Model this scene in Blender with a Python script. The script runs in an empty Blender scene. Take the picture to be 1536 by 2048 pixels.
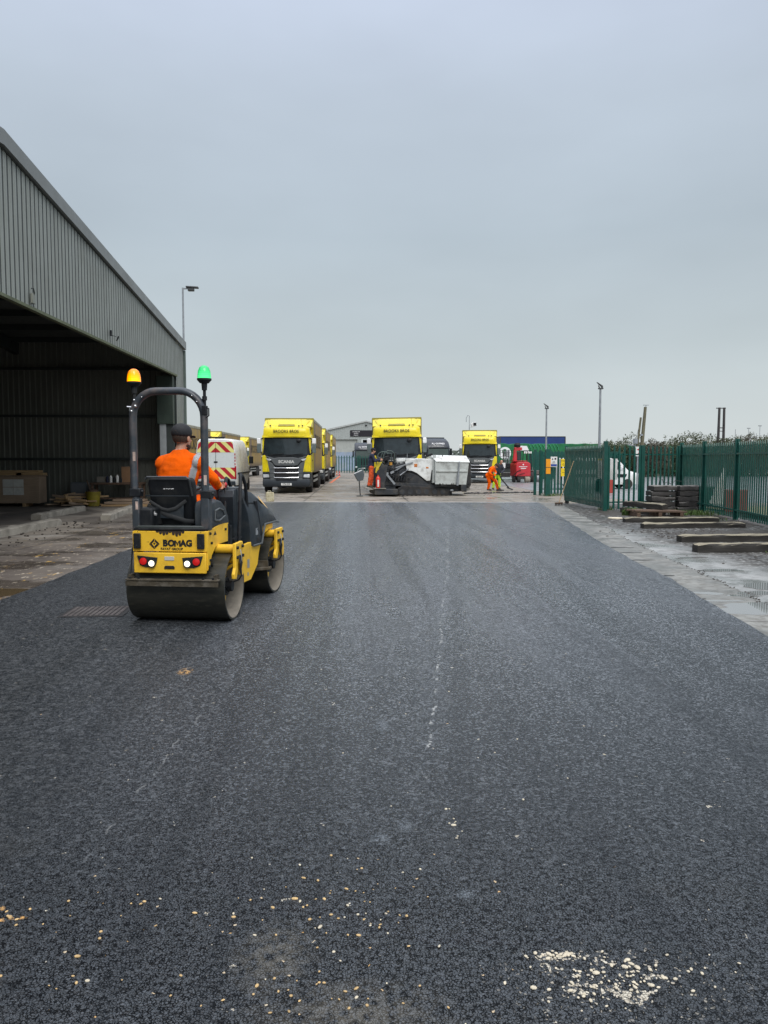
import bpy, bmesh, math, random
from mathutils import Vector, Matrix, noise as mnoise
R = math.radians
random.seed(7)
S = bpy.context.scene
COL = S.collection

# ---------------------------------------------------------------- camera
cd = bpy.data.cameras.new('camera'); cam = bpy.data.objects.new('camera', cd); COL.objects.link(cam)
cd.sensor_fit = 'VERTICAL'; cd.sensor_height = 36; cd.lens = 36*1538/2048
cam.location = (0, 0, 1.7); cam.rotation_euler = (R(90)-math.atan(106/1538), 0, -math.atan(55/1538))
cd.clip_end = 3000; cd.clip_start = .05
S.camera = cam

# ---------------------------------------------------------------- world: overcast
SUN_EL, SUN_AZ = 50, 158      # the sun stands behind the cloud, behind the camera
w = bpy.data.worlds.new('World'); S.world = w; w.use_nodes = True
nt = w.node_tree; nt.nodes.clear()
def wn(t): return nt.nodes.new(t)
out = wn('ShaderNodeOutputWorld'); mix = wn('ShaderNodeMixShader')
b1 = wn('ShaderNodeBackground'); b2 = wn('ShaderNodeBackground')
sky = wn('ShaderNodeTexSky'); sky.sky_type = 'NISHITA'; sky.sun_disc = False
sky.sun_elevation = R(SUN_EL); sky.sun_rotation = R(SUN_AZ); sky.dust_density = 4
nt.links.new(sky.outputs[0], b1.inputs[0]); b1.inputs[1].default_value = .1
tc = wn('ShaderNodeTexCoord'); sp = wn('ShaderNodeSeparateXYZ'); nt.links.new(tc.outputs['Generated'], sp.inputs[0])
cr = wn('ShaderNodeValToRGB'); nt.links.new(sp.outputs[2], cr.inputs[0])
el = cr.color_ramp.elements
stops = [(0.0, (.68, .725, .725)), (.05, (.635, .695, .705)), (.14, (.54, .61, .64)), (.27, (.49, .57, .635)),
         (.40, (.535, .615, .71)), (.52, (.61, .69, .84)), (.75, (1.3, 1.36, 1.5)), (1.0, (2.2, 2.25, 2.4))]
el[0].position, el[0].color = stops[0][0], (*stops[0][1], 1)
el[1].position, el[1].color = stops[-1][0], (*stops[-1][1], 1)
for p, c in stops[1:-1]:
    e = el.new(p); e.color = (*c, 1)
nz = wn('ShaderNodeTexNoise'); nz.inputs['Scale'].default_value = 2.2; nz.inputs['Detail'].default_value = 4
mp = wn('ShaderNodeMapping'); mp.inputs['Scale'].default_value = (1, 1, 2.6)
nt.links.new(tc.outputs['Generated'], mp.inputs[0]); nt.links.new(mp.outputs[0], nz.inputs[0])
mr = wn('ShaderNodeMapRange'); mr.inputs[3].default_value = .93; mr.inputs[4].default_value = 1.07
mr.inputs[1].default_value = .3; mr.inputs[2].default_value = .7
nt.links.new(nz.outputs[0], mr.inputs[0])
nt.links.new(cr.outputs[0], b2.inputs[0]); nt.links.new(mr.outputs[0], b2.inputs[1])
mix.inputs[0].default_value = .94
nt.links.new(b1.outputs[0], mix.inputs[1]); nt.links.new(b2.outputs[0], mix.inputs[2]); nt.links.new(mix.outputs[0], out.inputs[0])
sl = bpy.data.lights.new('sun', 'SUN'); so = bpy.data.objects.new('sun', sl); COL.objects.link(so)
sl.energy = 1.9; sl.angle = R(35); sl.color = (1, .97, .92)
a_, e_ = R(SUN_AZ), R(SUN_EL)
sd = Vector((math.sin(a_)*math.cos(e_), math.cos(a_)*math.cos(e_), math.sin(e_)))
so.rotation_euler = sd.to_track_quat('Z', 'Y').to_euler(); so.location = (0, -10, 30)
S.view_settings.view_transform = 'Standard'; S.view_settings.look = 'None'
S.view_settings.exposure = 0; S.view_settings.gamma = 1

# ---------------------------------------------------------------- tagging
def tag(o, label=None, cat=None, group=None, kind=None):
    if label: o['label'] = label
    if cat: o['category'] = cat
    if group: o['group'] = group
    if kind: o['kind'] = kind
    return o
def thing(name, loc, rz, label, cat, group=None, rx=0, ry=0):
    o = bpy.data.objects.new(name, None); COL.objects.link(o)
    o.empty_display_size = .2
    o.location = loc; o.rotation_euler = (R(rx), R(ry), R(rz))
    return tag(o, label, cat, group)
KIDS = {}
def copy_tree(o, loc=None, rz=None, label=None, group=None, parent=None, skip=()):
    c = o.copy(); COL.objects.link(c); c.parent = parent
    if loc is not None: c.location = loc
    if rz is not None: c.rotation_euler = (0, 0, R(rz))
    if label: c['label'] = label
    if group: c['group'] = group
    for ch in list(KIDS.get(o.name, [])):
        if ch.name.split('.')[0] in skip: continue
        copy_tree(ch, parent=c)
    return c

# ---------------------------------------------------------------- mesh builder
def axis_mat(p, q):
    d = (q-p); L = d.length
    return Matrix.Translation(p) @ d.to_track_quat('Z', 'Y').to_matrix().to_4x4(), L
class MB:
    def __init__(s): s.bm = bmesh.new()
    def face(s, pts):
        return s.bm.faces.new([s.bm.verts.new(p) for p in pts])
    def box(s, x0, x1, y0, y1, z0, z1):
        v = [s.bm.verts.new(p) for p in ((x0,y0,z0),(x1,y0,z0),(x1,y1,z0),(x0,y1,z0),(x0,y0,z1),(x1,y0,z1),(x1,y1,z1),(x0,y1,z1))]
        for f in ((3,2,1,0),(4,5,6,7),(0,1,5,4),(1,2,6,5),(2,3,7,6),(3,0,4,7)): s.bm.faces.new([v[i] for i in f])
        return s
    def obox(s, c, size, rot=(0,0,0)):
        M = Matrix.Translation(c) @ (Matrix.Rotation(R(rot[2]),4,'Z') @ Matrix.Rotation(R(rot[1]),4,'Y') @ Matrix.Rotation(R(rot[0]),4,'X'))
        hx,hy,hz = (k/2 for k in size)
        v = [s.bm.verts.new(M @ Vector(p)) for p in ((-hx,-hy,-hz),(hx,-hy,-hz),(hx,hy,-hz),(-hx,hy,-hz),(-hx,-hy,hz),(hx,-hy,hz),(hx,hy,hz),(-hx,hy,hz))]
        for f in ((3,2,1,0),(4,5,6,7),(0,1,5,4),(1,2,6,5),(2,3,7,6),(3,0,4,7)): s.bm.faces.new([v[i] for i in f])
        return s
    def bar(s, p, q, wx, wz):
        p, q = Vector(p), Vector(q); M, L = axis_mat(p, q)
        v = [s.bm.verts.new(M @ Vector(k)) for k in ((-wx/2,-wz/2,0),(wx/2,-wz/2,0),(wx/2,wz/2,0),(-wx/2,wz/2,0),(-wx/2,-wz/2,L),(wx/2,-wz/2,L),(wx/2,wz/2,L),(-wx/2,wz/2,L))]
        for f in ((3,2,1,0),(4,5,6,7),(0,1,5,4),(1,2,6,5),(2,3,7,6),(3,0,4,7)): s.bm.faces.new([v[i] for i in f])
        return s
    def cyl(s, p, q, r, r2=None, n=16, caps=True):
        p, q = Vector(p), Vector(q); M, L = axis_mat(p, q); r2 = r if r2 is None else r2
        A = [s.bm.verts.new(M @ Vector((r*math.cos(2*math.pi*i/n), r*math.sin(2*math.pi*i/n), 0))) for i in range(n)]
        B = [s.bm.verts.new(M @ Vector((r2*math.cos(2*math.pi*i/n), r2*math.sin(2*math.pi*i/n), L))) for i in range(n)]
        for i in range(n): s.bm.faces.new((A[i],A[(i+1)%n],B[(i+1)%n],B[i]))
        if caps: s.bm.faces.new(A[::-1]); s.bm.faces.new(B)
        return s
    def lathe(s, prof, c=(0,0,0), axis='Z', n=24):
        rows = []
        for r, h in prof:
            row = []
            for i in range(n):
                a = 2*math.pi*i/n; u, v = r*math.cos(a), r*math.sin(a)
                p = {'Z':(u,v,h),'X':(h,u,v),'Y':(v,h,u)}[axis]
                row.append(s.bm.verts.new((c[0]+p[0],c[1]+p[1],c[2]+p[2])))
            rows.append(row)
        for a, b in zip(rows, rows[1:]):
            for i in range(n): s.bm.faces.new((a[i],a[(i+1)%n],b[(i+1)%n],b[i]))
        if prof[0][0] > 1e-4: s.bm.faces.new(rows[0][::-1])
        if prof[-1][0] > 1e-4: s.bm.faces.new(rows[-1])
        return s
    def loft(s, secs, n=None, close=True):
        rows = [[s.bm.verts.new(p) for p in sec] for sec in secs]; n = len(rows[0])
        for a, b in zip(rows, rows[1:]):
            for i in range(n): s.bm.faces.new((a[i],a[(i+1)%n],b[(i+1)%n],b[i]))
        if close: s.bm.faces.new(rows[0][::-1]); s.bm.faces.new(rows[-1])
        return s
    def prism(s, pts, axis, a, b):
        f = {'X':lambda p,h:(h,p[0],p[1]),'Y':lambda p,h:(p[0],h,p[1]),'Z':lambda p,h:(p[0],p[1],h)}[axis]
        return s.loft([[f(p,a) for p in pts],[f(p,b) for p in pts]])
    def tube(s, pts, r, n=8, caps=True, flat=None):
        pts = [Vector(p) for p in pts]; rows = []
        up = None
        for i, p in enumerate(pts):
            d = (pts[min(i+1,len(pts)-1)]-pts[max(i-1,0)]).normalized()
            if up is None:
                up = Vector((0,0,1)) if abs(d.z) < .9 else Vector((0,1,0))
            x = d.cross(up)
            if x.length < 1e-4: x = d.orthogonal()
            x.normalize(); y = x.cross(d).normalized(); up = y
            rr = r[i] if isinstance(r,(list,tuple)) else r
            fx, fy = flat or (1,1)
            rows.append([p + x*rr*fx*math.cos(2*math.pi*(k+.5)/n) + y*rr*fy*math.sin(2*math.pi*(k+.5)/n) for k in range(n)])
        return s.loft(rows, close=caps)
    def ell(s, c, rad, u=16, v=10, M=None):
        c = Vector(c); rad = (rad,)*3 if not isinstance(rad,(tuple,list)) else rad
        rows = []
        for j in range(1, v):
            t = math.pi*j/v
            rows.append([Vector((rad[0]*math.sin(t)*math.cos(2*math.pi*i/u), rad[1]*math.sin(t)*math.sin(2*math.pi*i/u), -rad[2]*math.cos(t))) for i in range(u)])
        if M: rows = [[M @ p for p in r] for r in rows]
        bot, top = Vector((0,0,-rad[2])), Vector((0,0,rad[2]))
        if M: bot, top = M @ bot, M @ top
        rv = [[s.bm.verts.new(c+p) for p in r] for r in rows]
        for a, b in zip(rv, rv[1:]):
            for i in range(u): s.bm.faces.new((a[i],a[(i+1)%u],b[(i+1)%u],b[i]))
        B, T = s.bm.verts.new(c+bot), s.bm.verts.new(c+top)
        for i in range(u):
            s.bm.faces.new((rv[0][(i+1)%u],rv[0][i],B)); s.bm.faces.new((rv[-1][i],rv[-1][(i+1)%u],T))
        return s
    def cap(s, p, q, r1, r2, n=12):
        s.cyl(p, q, r1, r2, n); s.ell(p, r1, n, 8); s.ell(q, r2, n, 8); return s
    def nocap(s):
        for q in [q for q in s.bm.faces if len(q.verts)>20]: s.bm.faces.remove(q)
        return s
    def build(s, name, mat, parent=None, bevel=0, smooth=35, seg=2, recalc=True, loc=None, rz=None):
        if recalc: bmesh.ops.recalc_face_normals(s.bm, faces=s.bm.faces[:])
        me = bpy.data.meshes.new(name); s.bm.to_mesh(me); s.bm.free()
        return link(name, me, mat, parent, bevel, smooth, seg, loc, rz)
def link(name, me, mat, parent=None, bevel=0, smooth=35, seg=2, loc=None, rz=None):
    if mat: me.materials.append(mat)
    if smooth:
        me.shade_smooth()
        me.set_sharp_from_angle(angle=R(smooth))
    else: me.shade_flat()
    o = bpy.data.objects.new(name, me); COL.objects.link(o)
    if parent: o.parent = parent; KIDS.setdefault(parent.name, []).append(o)
    if loc: o.location = loc
    if rz is not None: o.rotation_euler = (0,0,R(rz))
    if bevel:
        m = o.modifiers.new('bevel','BEVEL'); m.width = bevel; m.segments = seg; m.limit_method = 'ANGLE'; m.angle_limit = R(40)
        m.harden_normals = False
    return o
def text(s, size, mat, parent, loc, rot=(90,0,0), ext=.002, bold=0, sx=1, name='lettering', align='CENTER', shear=0, space=1):
    cu = bpy.data.curves.new('txt','FONT'); cu.body = s; cu.size = size; cu.extrude = ext; cu.offset = bold
    cu.align_x = align; cu.align_y = 'CENTER'; cu.shear = shear; cu.space_character = space; cu.resolution_u = 3
    t = bpy.data.objects.new('txt', cu); COL.objects.link(t)
    me = bpy.data.meshes.new_from_object(t.evaluated_get(bpy.context.evaluated_depsgraph_get()))
    bpy.data.objects.remove(t); bpy.data.curves.remove(cu)
    me.name = name
    o = link(name, me, mat, parent, smooth=0)
    o.location = loc; o.rotation_euler = tuple(R(k) for k in rot); o.scale = (sx,1,1)
    return o
def remeshed(mb, name, mat, parent, vox, amp=0, freq=9, smooth_it=2, seed=0):
    me = bpy.data.meshes.new('tmp'); bmesh.ops.recalc_face_normals(mb.bm, faces=mb.bm.faces[:]); mb.bm.to_mesh(me); mb.bm.free()
    o = bpy.data.objects.new('tmp', me); COL.objects.link(o)
    m = o.modifiers.new('r','REMESH'); m.mode = 'VOXEL'; m.voxel_size = vox
    m2 = o.modifiers.new('s','SMOOTH'); m2.iterations = smooth_it; m2.factor = .5
    r = bpy.data.meshes.new_from_object(o.evaluated_get(bpy.context.evaluated_depsgraph_get()))
    bpy.data.objects.remove(o); bpy.data.meshes.remove(me); r.name = name; r.materials.clear()
    if amp:
        for v in r.vertices:
            p = v.co*freq + Vector((seed,seed*2,0)); p.z *= 1.6
            k = mnoise.noise(p) + .5*mnoise.noise(p*2.3)
            v.co += v.normal*amp*(k - .1 + .9*abs(mnoise.noise(p*1.1+Vector((7,3,1)))))
    return link(name, r, mat, parent, smooth=180)
# ---------------------------------------------------------------- materials
class G:
    def __init__(s, name):
        s.m = bpy.data.materials.new(name); s.m.use_nodes = True; s.t = s.m.node_tree; s.t.nodes.clear()
        s.out = s.n('ShaderNodeOutputMaterial'); s.b = s.n('ShaderNodeBsdfPrincipled'); s.l(s.b.outputs[0], s.out.inputs[0])
        s.tc = s.n('ShaderNodeTexCoord'); s.co = s.tc.outputs['Object']
    def n(s, t): return s.t.nodes.new(t)
    def l(s, a, b): s.t.links.new(a, b)
    def put(s, sock, v):
        if hasattr(v, 'is_linked') or isinstance(v, bpy.types.NodeSocket): s.l(v, sock)
        elif isinstance(v, (tuple, list)) and len(v) == 3 and sock.type == 'RGBA': sock.default_value = (*v, 1)
        else: sock.default_value = v
    def mp(s, vec, scale=(1,1,1), rot=0, loc=(0,0,0)):
        m = s.n('ShaderNodeMapping'); s.l(vec, m.inputs[0]); m.inputs['Scale'].default_value = scale
        m.inputs['Rotation'].default_value = (0,0,R(rot)); m.inputs['Location'].default_value = loc; return m.outputs[0]
    def noise(s, sc, det=3, rough=.55, vec=None, dist=0, col=False):
        x = s.n('ShaderNodeTexNoise'); s.l(vec or s.co, x.inputs['Vector']); x.inputs['Scale'].default_value = sc
        x.inputs['Detail'].default_value = det; x.inputs['Roughness'].default_value = rough; x.inputs['Distortion'].default_value = dist
        return x.outputs[1 if col else 0]
    def vor(s, sc, vec=None, feat='F1', out=0, rnd=1):
        x = s.n('ShaderNodeTexVoronoi'); s.l(vec or s.co, x.inputs['Vector']); x.inputs['Scale'].default_value = sc; x.feature = feat
        x.inputs['Randomness'].default_value = rnd
        return x.outputs[out]
    def rng(s, v, a, b, c=0, d=1, smooth=False):
        x = s.n('ShaderNodeMapRange'); s.put(x.inputs[0], v); x.inputs[1].default_value = a; x.inputs[2].default_value = b
        x.inputs[3].default_value = c; x.inputs[4].default_value = d; x.clamp = True
        if smooth: x.interpolation_type = 'SMOOTHSTEP'
        return x.outputs[0]
    def math(s, op, a, b=0.0, c=None):
        x = s.n('ShaderNodeMath'); x.operation = op; s.put(x.inputs[0], a); s.put(x.inputs[1], b)
        if c is not None: s.put(x.inputs[2], c)
        return x.outputs[0]
    def mix(s, f, a, b, mode='MIX'):
        x = s.n('ShaderNodeMix'); x.data_type = 'RGBA'; x.blend_type = mode; s.put(x.inputs[0], f); s.put(x.inputs[6], a); s.put(x.inputs[7], b)
        return x.outputs[2]
    def xyz(s, v=None):
        x = s.n('ShaderNodeSeparateXYZ'); s.l(v or s.co, x.inputs[0]); return x.outputs
    def bump(s, h, st=.5, d=.01, prev=None):
        x = s.n('ShaderNodeBump'); s.l(h, x.inputs['Height']); x.inputs['Strength'].default_value = st; x.inputs['Distance'].default_value = d
        if prev: s.l(prev, x.inputs['Normal'])
        return x.outputs[0]
    def fin(s, col, rough=.5, metal=0, nrm=None, **k):
        s.put(s.b.inputs['Base Color'], col); s.put(s.b.inputs['Roughness'], rough); s.put(s.b.inputs['Metallic'], metal)
        if nrm: s.l(nrm, s.b.inputs['Normal'])
        for a, v in k.items(): s.put(s.b.inputs[a.replace('_',' ')], v)
        return s.m
_mc = {}
def M(name, col, rough=.5, metal=0, var=.12, sc=3, bump=0, bsc=60, dirt=None, damt=.35, dsc=2.5, **k):
    """paint-like material: base colour with low-contrast mottling, optional dirt patches and fine bump"""
    if name in _mc: return _mc[name]
    g = G(name)
    c = g.mix(g.rng(g.noise(sc, 4), .3, .7), tuple(x*(1-var) for x in col), tuple(min(1, x*(1+var)) for x in col))
    rg = g.rng(g.noise(sc*2.3, 3), .3, .7, max(.02, rough-.08), min(1, rough+.1))
    if dirt:
        d = g.math('MULTIPLY', g.rng(g.noise(dsc, 6, .65), .48, .68), damt)
        c = g.mix(d, c, dirt); rg = g.math('ADD', rg, g.math('MULTIPLY', d, .4))
    nr = g.bump(g.noise(bsc, 3), bump, .01) if bump else None
    _mc[name] = g.fin(c, rg, metal, nr, **k); return _mc[name]
def emit(name, col, st, base=None):
    g = G(name); return g.fin(base or col, .3, 0, None, Emission_Color=(*col,1), Emission_Strength=st)
MUD = (.10,.075,.05)
g = G('golden yellow machine paint')
c = g.mix(g.rng(g.noise(3,4),.3,.7),(.80,.47,.025),(.90,.55,.035))
c = g.mix(g.math('MULTIPLY',g.rng(g.noise(5,6,.65),.50,.70),.45),c,(.28,.15,.03))
sk_ = g.math('MULTIPLY', g.rng(g.vor(95),.16,.10), g.rng(g.noise(7,3,.6),.47,.56))
sk_ = g.math('MAXIMUM', sk_, g.math('MULTIPLY', g.rng(g.noise(60,3,.7,g.mp(g.co,(1,1,.25))),.68,.72), g.rng(g.noise(4,2),.45,.6)))
c = g.mix(g.math('MULTIPLY',sk_,.85),c,(.05,.035,.018))
yel = g.fin(c,g.rng(g.noise(6,4),.3,.7,.34,.6),0,g.bump(g.noise(9,3),.04,.01))
lem = M('lemon yellow lorry paint', (.80,.64,.012), .3, var=.05, dirt=(.30,.24,.06), damt=.3)
blk = M('black plastic', (.010,.012,.015), .5, var=.3, bump=.1, dirt=(.045,.045,.042), damt=.5, dsc=6, Specular_IOR_Level=.3)
dgr = M('dark grey plastic', (.019,.026,.033), .42, var=.2, bump=.06, bsc=200, dirt=(.08,.08,.075), damt=.35, dsc=5, Specular_IOR_Level=.35)
rub = M('tyre rubber', (.022,.022,.023), .8, var=.3, bump=.3, dirt=(.09,.075,.06), damt=.6)
stl = M('bare steel', (.35,.34,.32), .35, 1, var=.2, dirt=(.15,.1,.07), damt=.5)
gal = M('galvanised steel', (.30,.32,.34), .5, .4, var=.15, sc=8)
chrome = M('chrome trim', (.75,.76,.78), .18, 1, var=.05)
wht = M('white paint', (.78,.78,.76), .35, var=.04, dirt=(.35,.32,.27), damt=.4)
rwh = M('clean white plastic', (.85,.85,.85), .4, var=.03)
red = M('red paint', (.55,.03,.045), .4, var=.1, dirt=(.2,.06,.05), damt=.4)
org = M('hi vis orange cloth', (1.0,.135,.004), .9, var=.04, bump=.35, bsc=40, dirt=(.45,.09,.02), damt=.3, dsc=9, Specular_IOR_Level=.08)
org2 = M('soiled orange cloth', (.75,.10,.02), .85, var=.1, bump=.25, bsc=40, dirt=(.12,.05,.03), damt=.9, dsc=7)
hiy = M('hi vis yellow cloth', (.55,.85,.05), .85, var=.1, bump=.2)
navy = M('navy cloth', (.02,.024,.05), .9, var=.2, bump=.3, bsc=40)
tape = M('grey reflective tape', (.34,.34,.34), .45, .2, var=.12, sc=20)
skin = M('skin', (.50,.26,.17), .55, var=.1, sc=20)
hair = M('short brown hair', (.05,.032,.022), .85, var=.3, bump=.5, bsc=150)
boot = M('muddy boot leather', (.06,.045,.03), .8, var=.3, bump=.3)
grn = M('green powder coat', (.003,.072,.056), .42, var=.15, dirt=(.02,.06,.045), damt=.4, dsc=4)
glass = M('dark window glass', (.02,.028,.032), .06, 0, var=.3, IOR=1.6)
concrete = M('cast concrete', (.30,.275,.23), .85, var=.25, sc=6, bump=.6, bsc=30, dirt=(.10,.09,.075), damt=.8, dsc=3)
plateM = M('number plate white', (.75,.75,.72), .4, var=.03)
inkM = M('black lettering', (.012,.012,.013), .5, var=.1)
wink = M('white lettering', (.8,.8,.8), .5, var=.05)
goldp = M('signal yellow plate', (.85,.60,.01), .45, var=.05)
orp = M('orange plate', (.85,.33,.01), .45, var=.05)

def wood(name, col, dark):
    if name in _mc: return _mc[name]
    g = G(name); v = g.mp(g.co, (1.2,14,14)); n = g.noise(2.5, 5, .6, v, .6)
    c = g.mix(g.rng(n,.3,.7), dark, col); c = g.mix(g.rng(g.noise(1.3,2),.45,.7,0,.5), c, tuple(x*.5 for x in col))
    _mc[name] = g.fin(c, .8, 0, g.bump(n,.5,.01)); return _mc[name]
pine = wood('sawn pine', (.56,.38,.20), (.38,.24,.12))
oldw = wood('weathered brown timber', (.16,.10,.065), (.07,.045,.03))
slp = wood('wet sleeper timber', (.045,.040,.034), (.012,.011,.010))
def toplit(m_, col):  # paler colour mixed into upward faces, in place of light from the sky
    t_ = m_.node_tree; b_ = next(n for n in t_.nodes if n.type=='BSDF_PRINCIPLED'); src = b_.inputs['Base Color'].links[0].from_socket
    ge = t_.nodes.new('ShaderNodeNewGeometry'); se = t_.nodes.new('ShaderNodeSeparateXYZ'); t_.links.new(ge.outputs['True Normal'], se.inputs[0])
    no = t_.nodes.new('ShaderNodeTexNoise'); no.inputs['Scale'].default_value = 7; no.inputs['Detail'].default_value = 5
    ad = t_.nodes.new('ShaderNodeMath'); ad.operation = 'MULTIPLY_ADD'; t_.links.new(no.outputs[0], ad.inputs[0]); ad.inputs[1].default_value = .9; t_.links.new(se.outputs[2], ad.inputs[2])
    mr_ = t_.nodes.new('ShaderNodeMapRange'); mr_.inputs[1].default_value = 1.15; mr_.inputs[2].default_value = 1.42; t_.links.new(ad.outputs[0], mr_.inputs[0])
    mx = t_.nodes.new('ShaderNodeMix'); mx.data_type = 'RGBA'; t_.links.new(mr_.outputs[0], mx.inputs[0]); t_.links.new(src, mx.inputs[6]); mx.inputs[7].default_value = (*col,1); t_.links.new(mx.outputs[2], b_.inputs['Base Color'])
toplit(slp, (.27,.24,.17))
ply = wood('packing ply', (.42,.31,.22), (.32,.23,.16))

# curtain side of the lorries
g = G('road dirtied curtain')
x, y, z = g.xyz()
fold = g.math('SINE', g.math('MULTIPLY', y, 13.0))
n1 = g.noise(.9, 5, .6, g.mp(g.co, (1,1.4,.5))); n2 = g.noise(.45, 3, .5, g.mp(g.co,(1,1,.25)))
c = g.mix(g.rng(n1,.35,.65), (.46,.30,.045), (.30,.20,.085))
c = g.mix(g.rng(n2,.45,.62,0,.85), c, (.19,.13,.10))
low = g.rng(g.math('ADD', z, g.math('MULTIPLY', n1, .5)), 1.3, 1.75, 1, 0)
c = g.mix(g.math('MULTIPLY', low, .8), c, (.10,.072,.06))
curt = g.fin(c, .5, 0, g.bump(g.math('ADD', g.math('MULTIPLY', fold, .25), n1), .5, .05))
# tarmac -----------------------------------------------------------
g = G('fresh tarmac')
x, y, z = g.xyz()
wob = g.noise(55, 2, .5, col=True)
vv = g.n('ShaderNodeVectorMath'); vv.operation = 'ADD'; g.l(g.co, vv.inputs[0])
sc_ = g.n('ShaderNodeVectorMath'); sc_.operation = 'SCALE'; g.l(wob, sc_.inputs[0]); sc_.inputs[3].default_value = .015; g.l(sc_.outputs[0], vv.inputs[1])
P = vv.outputs[0]
def line(x0, y0, x1, y1, wd):
    s_ = (x1-x0)/(y1-y0)
    lx = g.math('ADD', g.math('MULTIPLY', g.math('SUBTRACT', y, y0), s_), x0)
    wv = g.math('MULTIPLY', g.math('SUBTRACT', g.noise(1.6,2), .5), .12)
    wv = g.math('ADD', wv, g.math('MULTIPLY', g.math('SUBTRACT', g.noise(18,2), .5), .05))
    d = g.math('ABSOLUTE', g.math('SUBTRACT', x, g.math('ADD', lx, wv)))
    k = g.rng(d, wd*.4, wd, 1, 0)
    return g.math('MULTIPLY', k, g.math('MULTIPLY', g.rng(y, y0-.2, y0+.2), g.rng(y, y1-.3, y1+.3, 1, 0)))
SCL = 96
stone = g.vor(SCL, P, 'DISTANCE_TO_EDGE'); cell = g.vor(SCL, P, out=1); fine = g.vor(260, P)
cs = g.n('ShaderNodeSeparateColor'); g.l(cell, cs.inputs[0]); cr_, cg_, cb_ = cs.outputs
big = g.noise(.5, 4, .55, g.mp(g.co, (1.1,.22,1))); mid = g.noise(2.4, 4, .6)
lane = g.noise(1.5, 4, .6, g.mp(g.co, (1,.035,1), 7)); lane2 = g.noise(5, 3, .6, g.mp(g.co, (1,.03,1), 7))
gr0 = g.noise(46, 3, .65); gr1 = g.noise(75, 2, .6); gr2 = g.noise(27, 2, .6); gr3 = g.noise(150, 2, .6)
# dark voids between the stones, broken up so that they never read as one net
gap = g.math('ADD', g.rng(stone, .0, .26), g.math('MULTIPLY', g.math('SUBTRACT', gr0, .5), 2.6))
gap = g.rng(gap, .22, .62)
top = g.rng(stone, .05, .16)
base = g.mix(cr_, (.014,.0175,.0215), (.044,.052,.062))
base = g.mix(g.rng(gr3,.42,.66,0,.5), base, (.050,.060,.072))
base = g.mix(gap, (.0015,.002,.003), base)
farf = g.rng(y, 2.8, 8.5)  # distance weight; the paler far colours below stand in for sky sheen
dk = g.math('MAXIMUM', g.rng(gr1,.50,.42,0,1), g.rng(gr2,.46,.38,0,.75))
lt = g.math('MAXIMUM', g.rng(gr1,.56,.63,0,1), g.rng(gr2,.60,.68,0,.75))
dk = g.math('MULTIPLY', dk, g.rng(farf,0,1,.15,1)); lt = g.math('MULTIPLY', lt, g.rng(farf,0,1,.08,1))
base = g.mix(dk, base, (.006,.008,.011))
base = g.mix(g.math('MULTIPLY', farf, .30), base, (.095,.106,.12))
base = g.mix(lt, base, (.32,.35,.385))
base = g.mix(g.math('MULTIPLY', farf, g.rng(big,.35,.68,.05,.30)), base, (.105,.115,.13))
bands = g.math('MAXIMUM', g.rng(lane,.50,.60,0,.34), g.rng(lane2,.56,.66,0,.25))
jl = g.math('MAXIMUM', line(.46,3.2,1.50,11.6,.10), line(1.50,11.6,3.0,24,.16))
jl2 = g.math('MAXIMUM', line(-.75,5,-.2,26,.14), line(2.3,5,4.4,26,.14))
bands = g.math('MAXIMUM', bands, g.math('MAXIMUM', g.math('MULTIPLY', jl, .26), g.math('MULTIPLY', jl2, .2)))
base = g.mix(bands, base, (.014,.017,.021))
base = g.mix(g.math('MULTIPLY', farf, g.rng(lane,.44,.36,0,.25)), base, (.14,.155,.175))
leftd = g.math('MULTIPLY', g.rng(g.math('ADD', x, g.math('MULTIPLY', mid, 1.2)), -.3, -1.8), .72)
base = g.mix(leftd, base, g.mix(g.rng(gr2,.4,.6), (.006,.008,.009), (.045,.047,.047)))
base = g.mix(g.rng(g.noise(1.1,5,.7),.60,.76,0,.18), base, (.085,.083,.076))
def blob(cx, cy, rx, ry, soft=.35):
    dx = g.math('DIVIDE', g.math('SUBTRACT', x, cx), rx); dy = g.math('DIVIDE', g.math('SUBTRACT', y, cy), ry)
    d = g.math('SQRT', g.math('ADD', g.math('MULTIPLY', dx, dx), g.math('MULTIPLY', dy, dy)))
    return g.rng(d, 1-soft, 1+soft, 1, 0)
pn = g.noise(15, 4, .65); pn2 = g.noise(34, 3, .6)
chip = g.math('MULTIPLY', g.rng(pn, .535, .56), g.rng(pn2, .46, .50))
wz = [blob(.68,2.47,.08,.025), blob(.82,2.44,.035,.03), blob(.62,2.41,.02,.03), blob(.73,2.31,.10,.03), blob(.87,2.27,.08,.03), blob(.95,2.36,.04,.02)]
wm = wz[0]
for q in wz[1:]: wm = g.math('MAXIMUM', wm, q)
cl_ = g.noise(22, 3, .6)
cells = g.math('GREATER_THAN', g.math('ADD', cg_, g.math('MULTIPLY', g.math('SUBTRACT', cl_, .5), 3.0)), .52)
white = g.math('MULTIPLY', g.math('MULTIPLY', g.math('GREATER_THAN', g.math('ADD', wm, g.math('MULTIPLY', g.math('SUBTRACT', pn, .5), 3.2)), .62), cells), g.rng(top,.2,.6,.35,1))
specks = g.math('MULTIPLY', g.math('MULTIPLY', blob(.84,2.34,.30,.14,.6), g.math('GREATER_THAN', cg_, .93)), top)
white = g.math('MAXIMUM', white, specks)
cmask = g.math('MAXIMUM', g.math('MULTIPLY', blob(-.05,2.62,.55,.45,.6), 1.0), g.math('MULTIPLY', blob(-.75,2.7,.4,.4,.6), .7))
thr = g.rng(cmask, 0, 1, .99995, .996)
cream = g.math('MULTIPLY', g.math('GREATER_THAN', cg_, thr), top)
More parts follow.
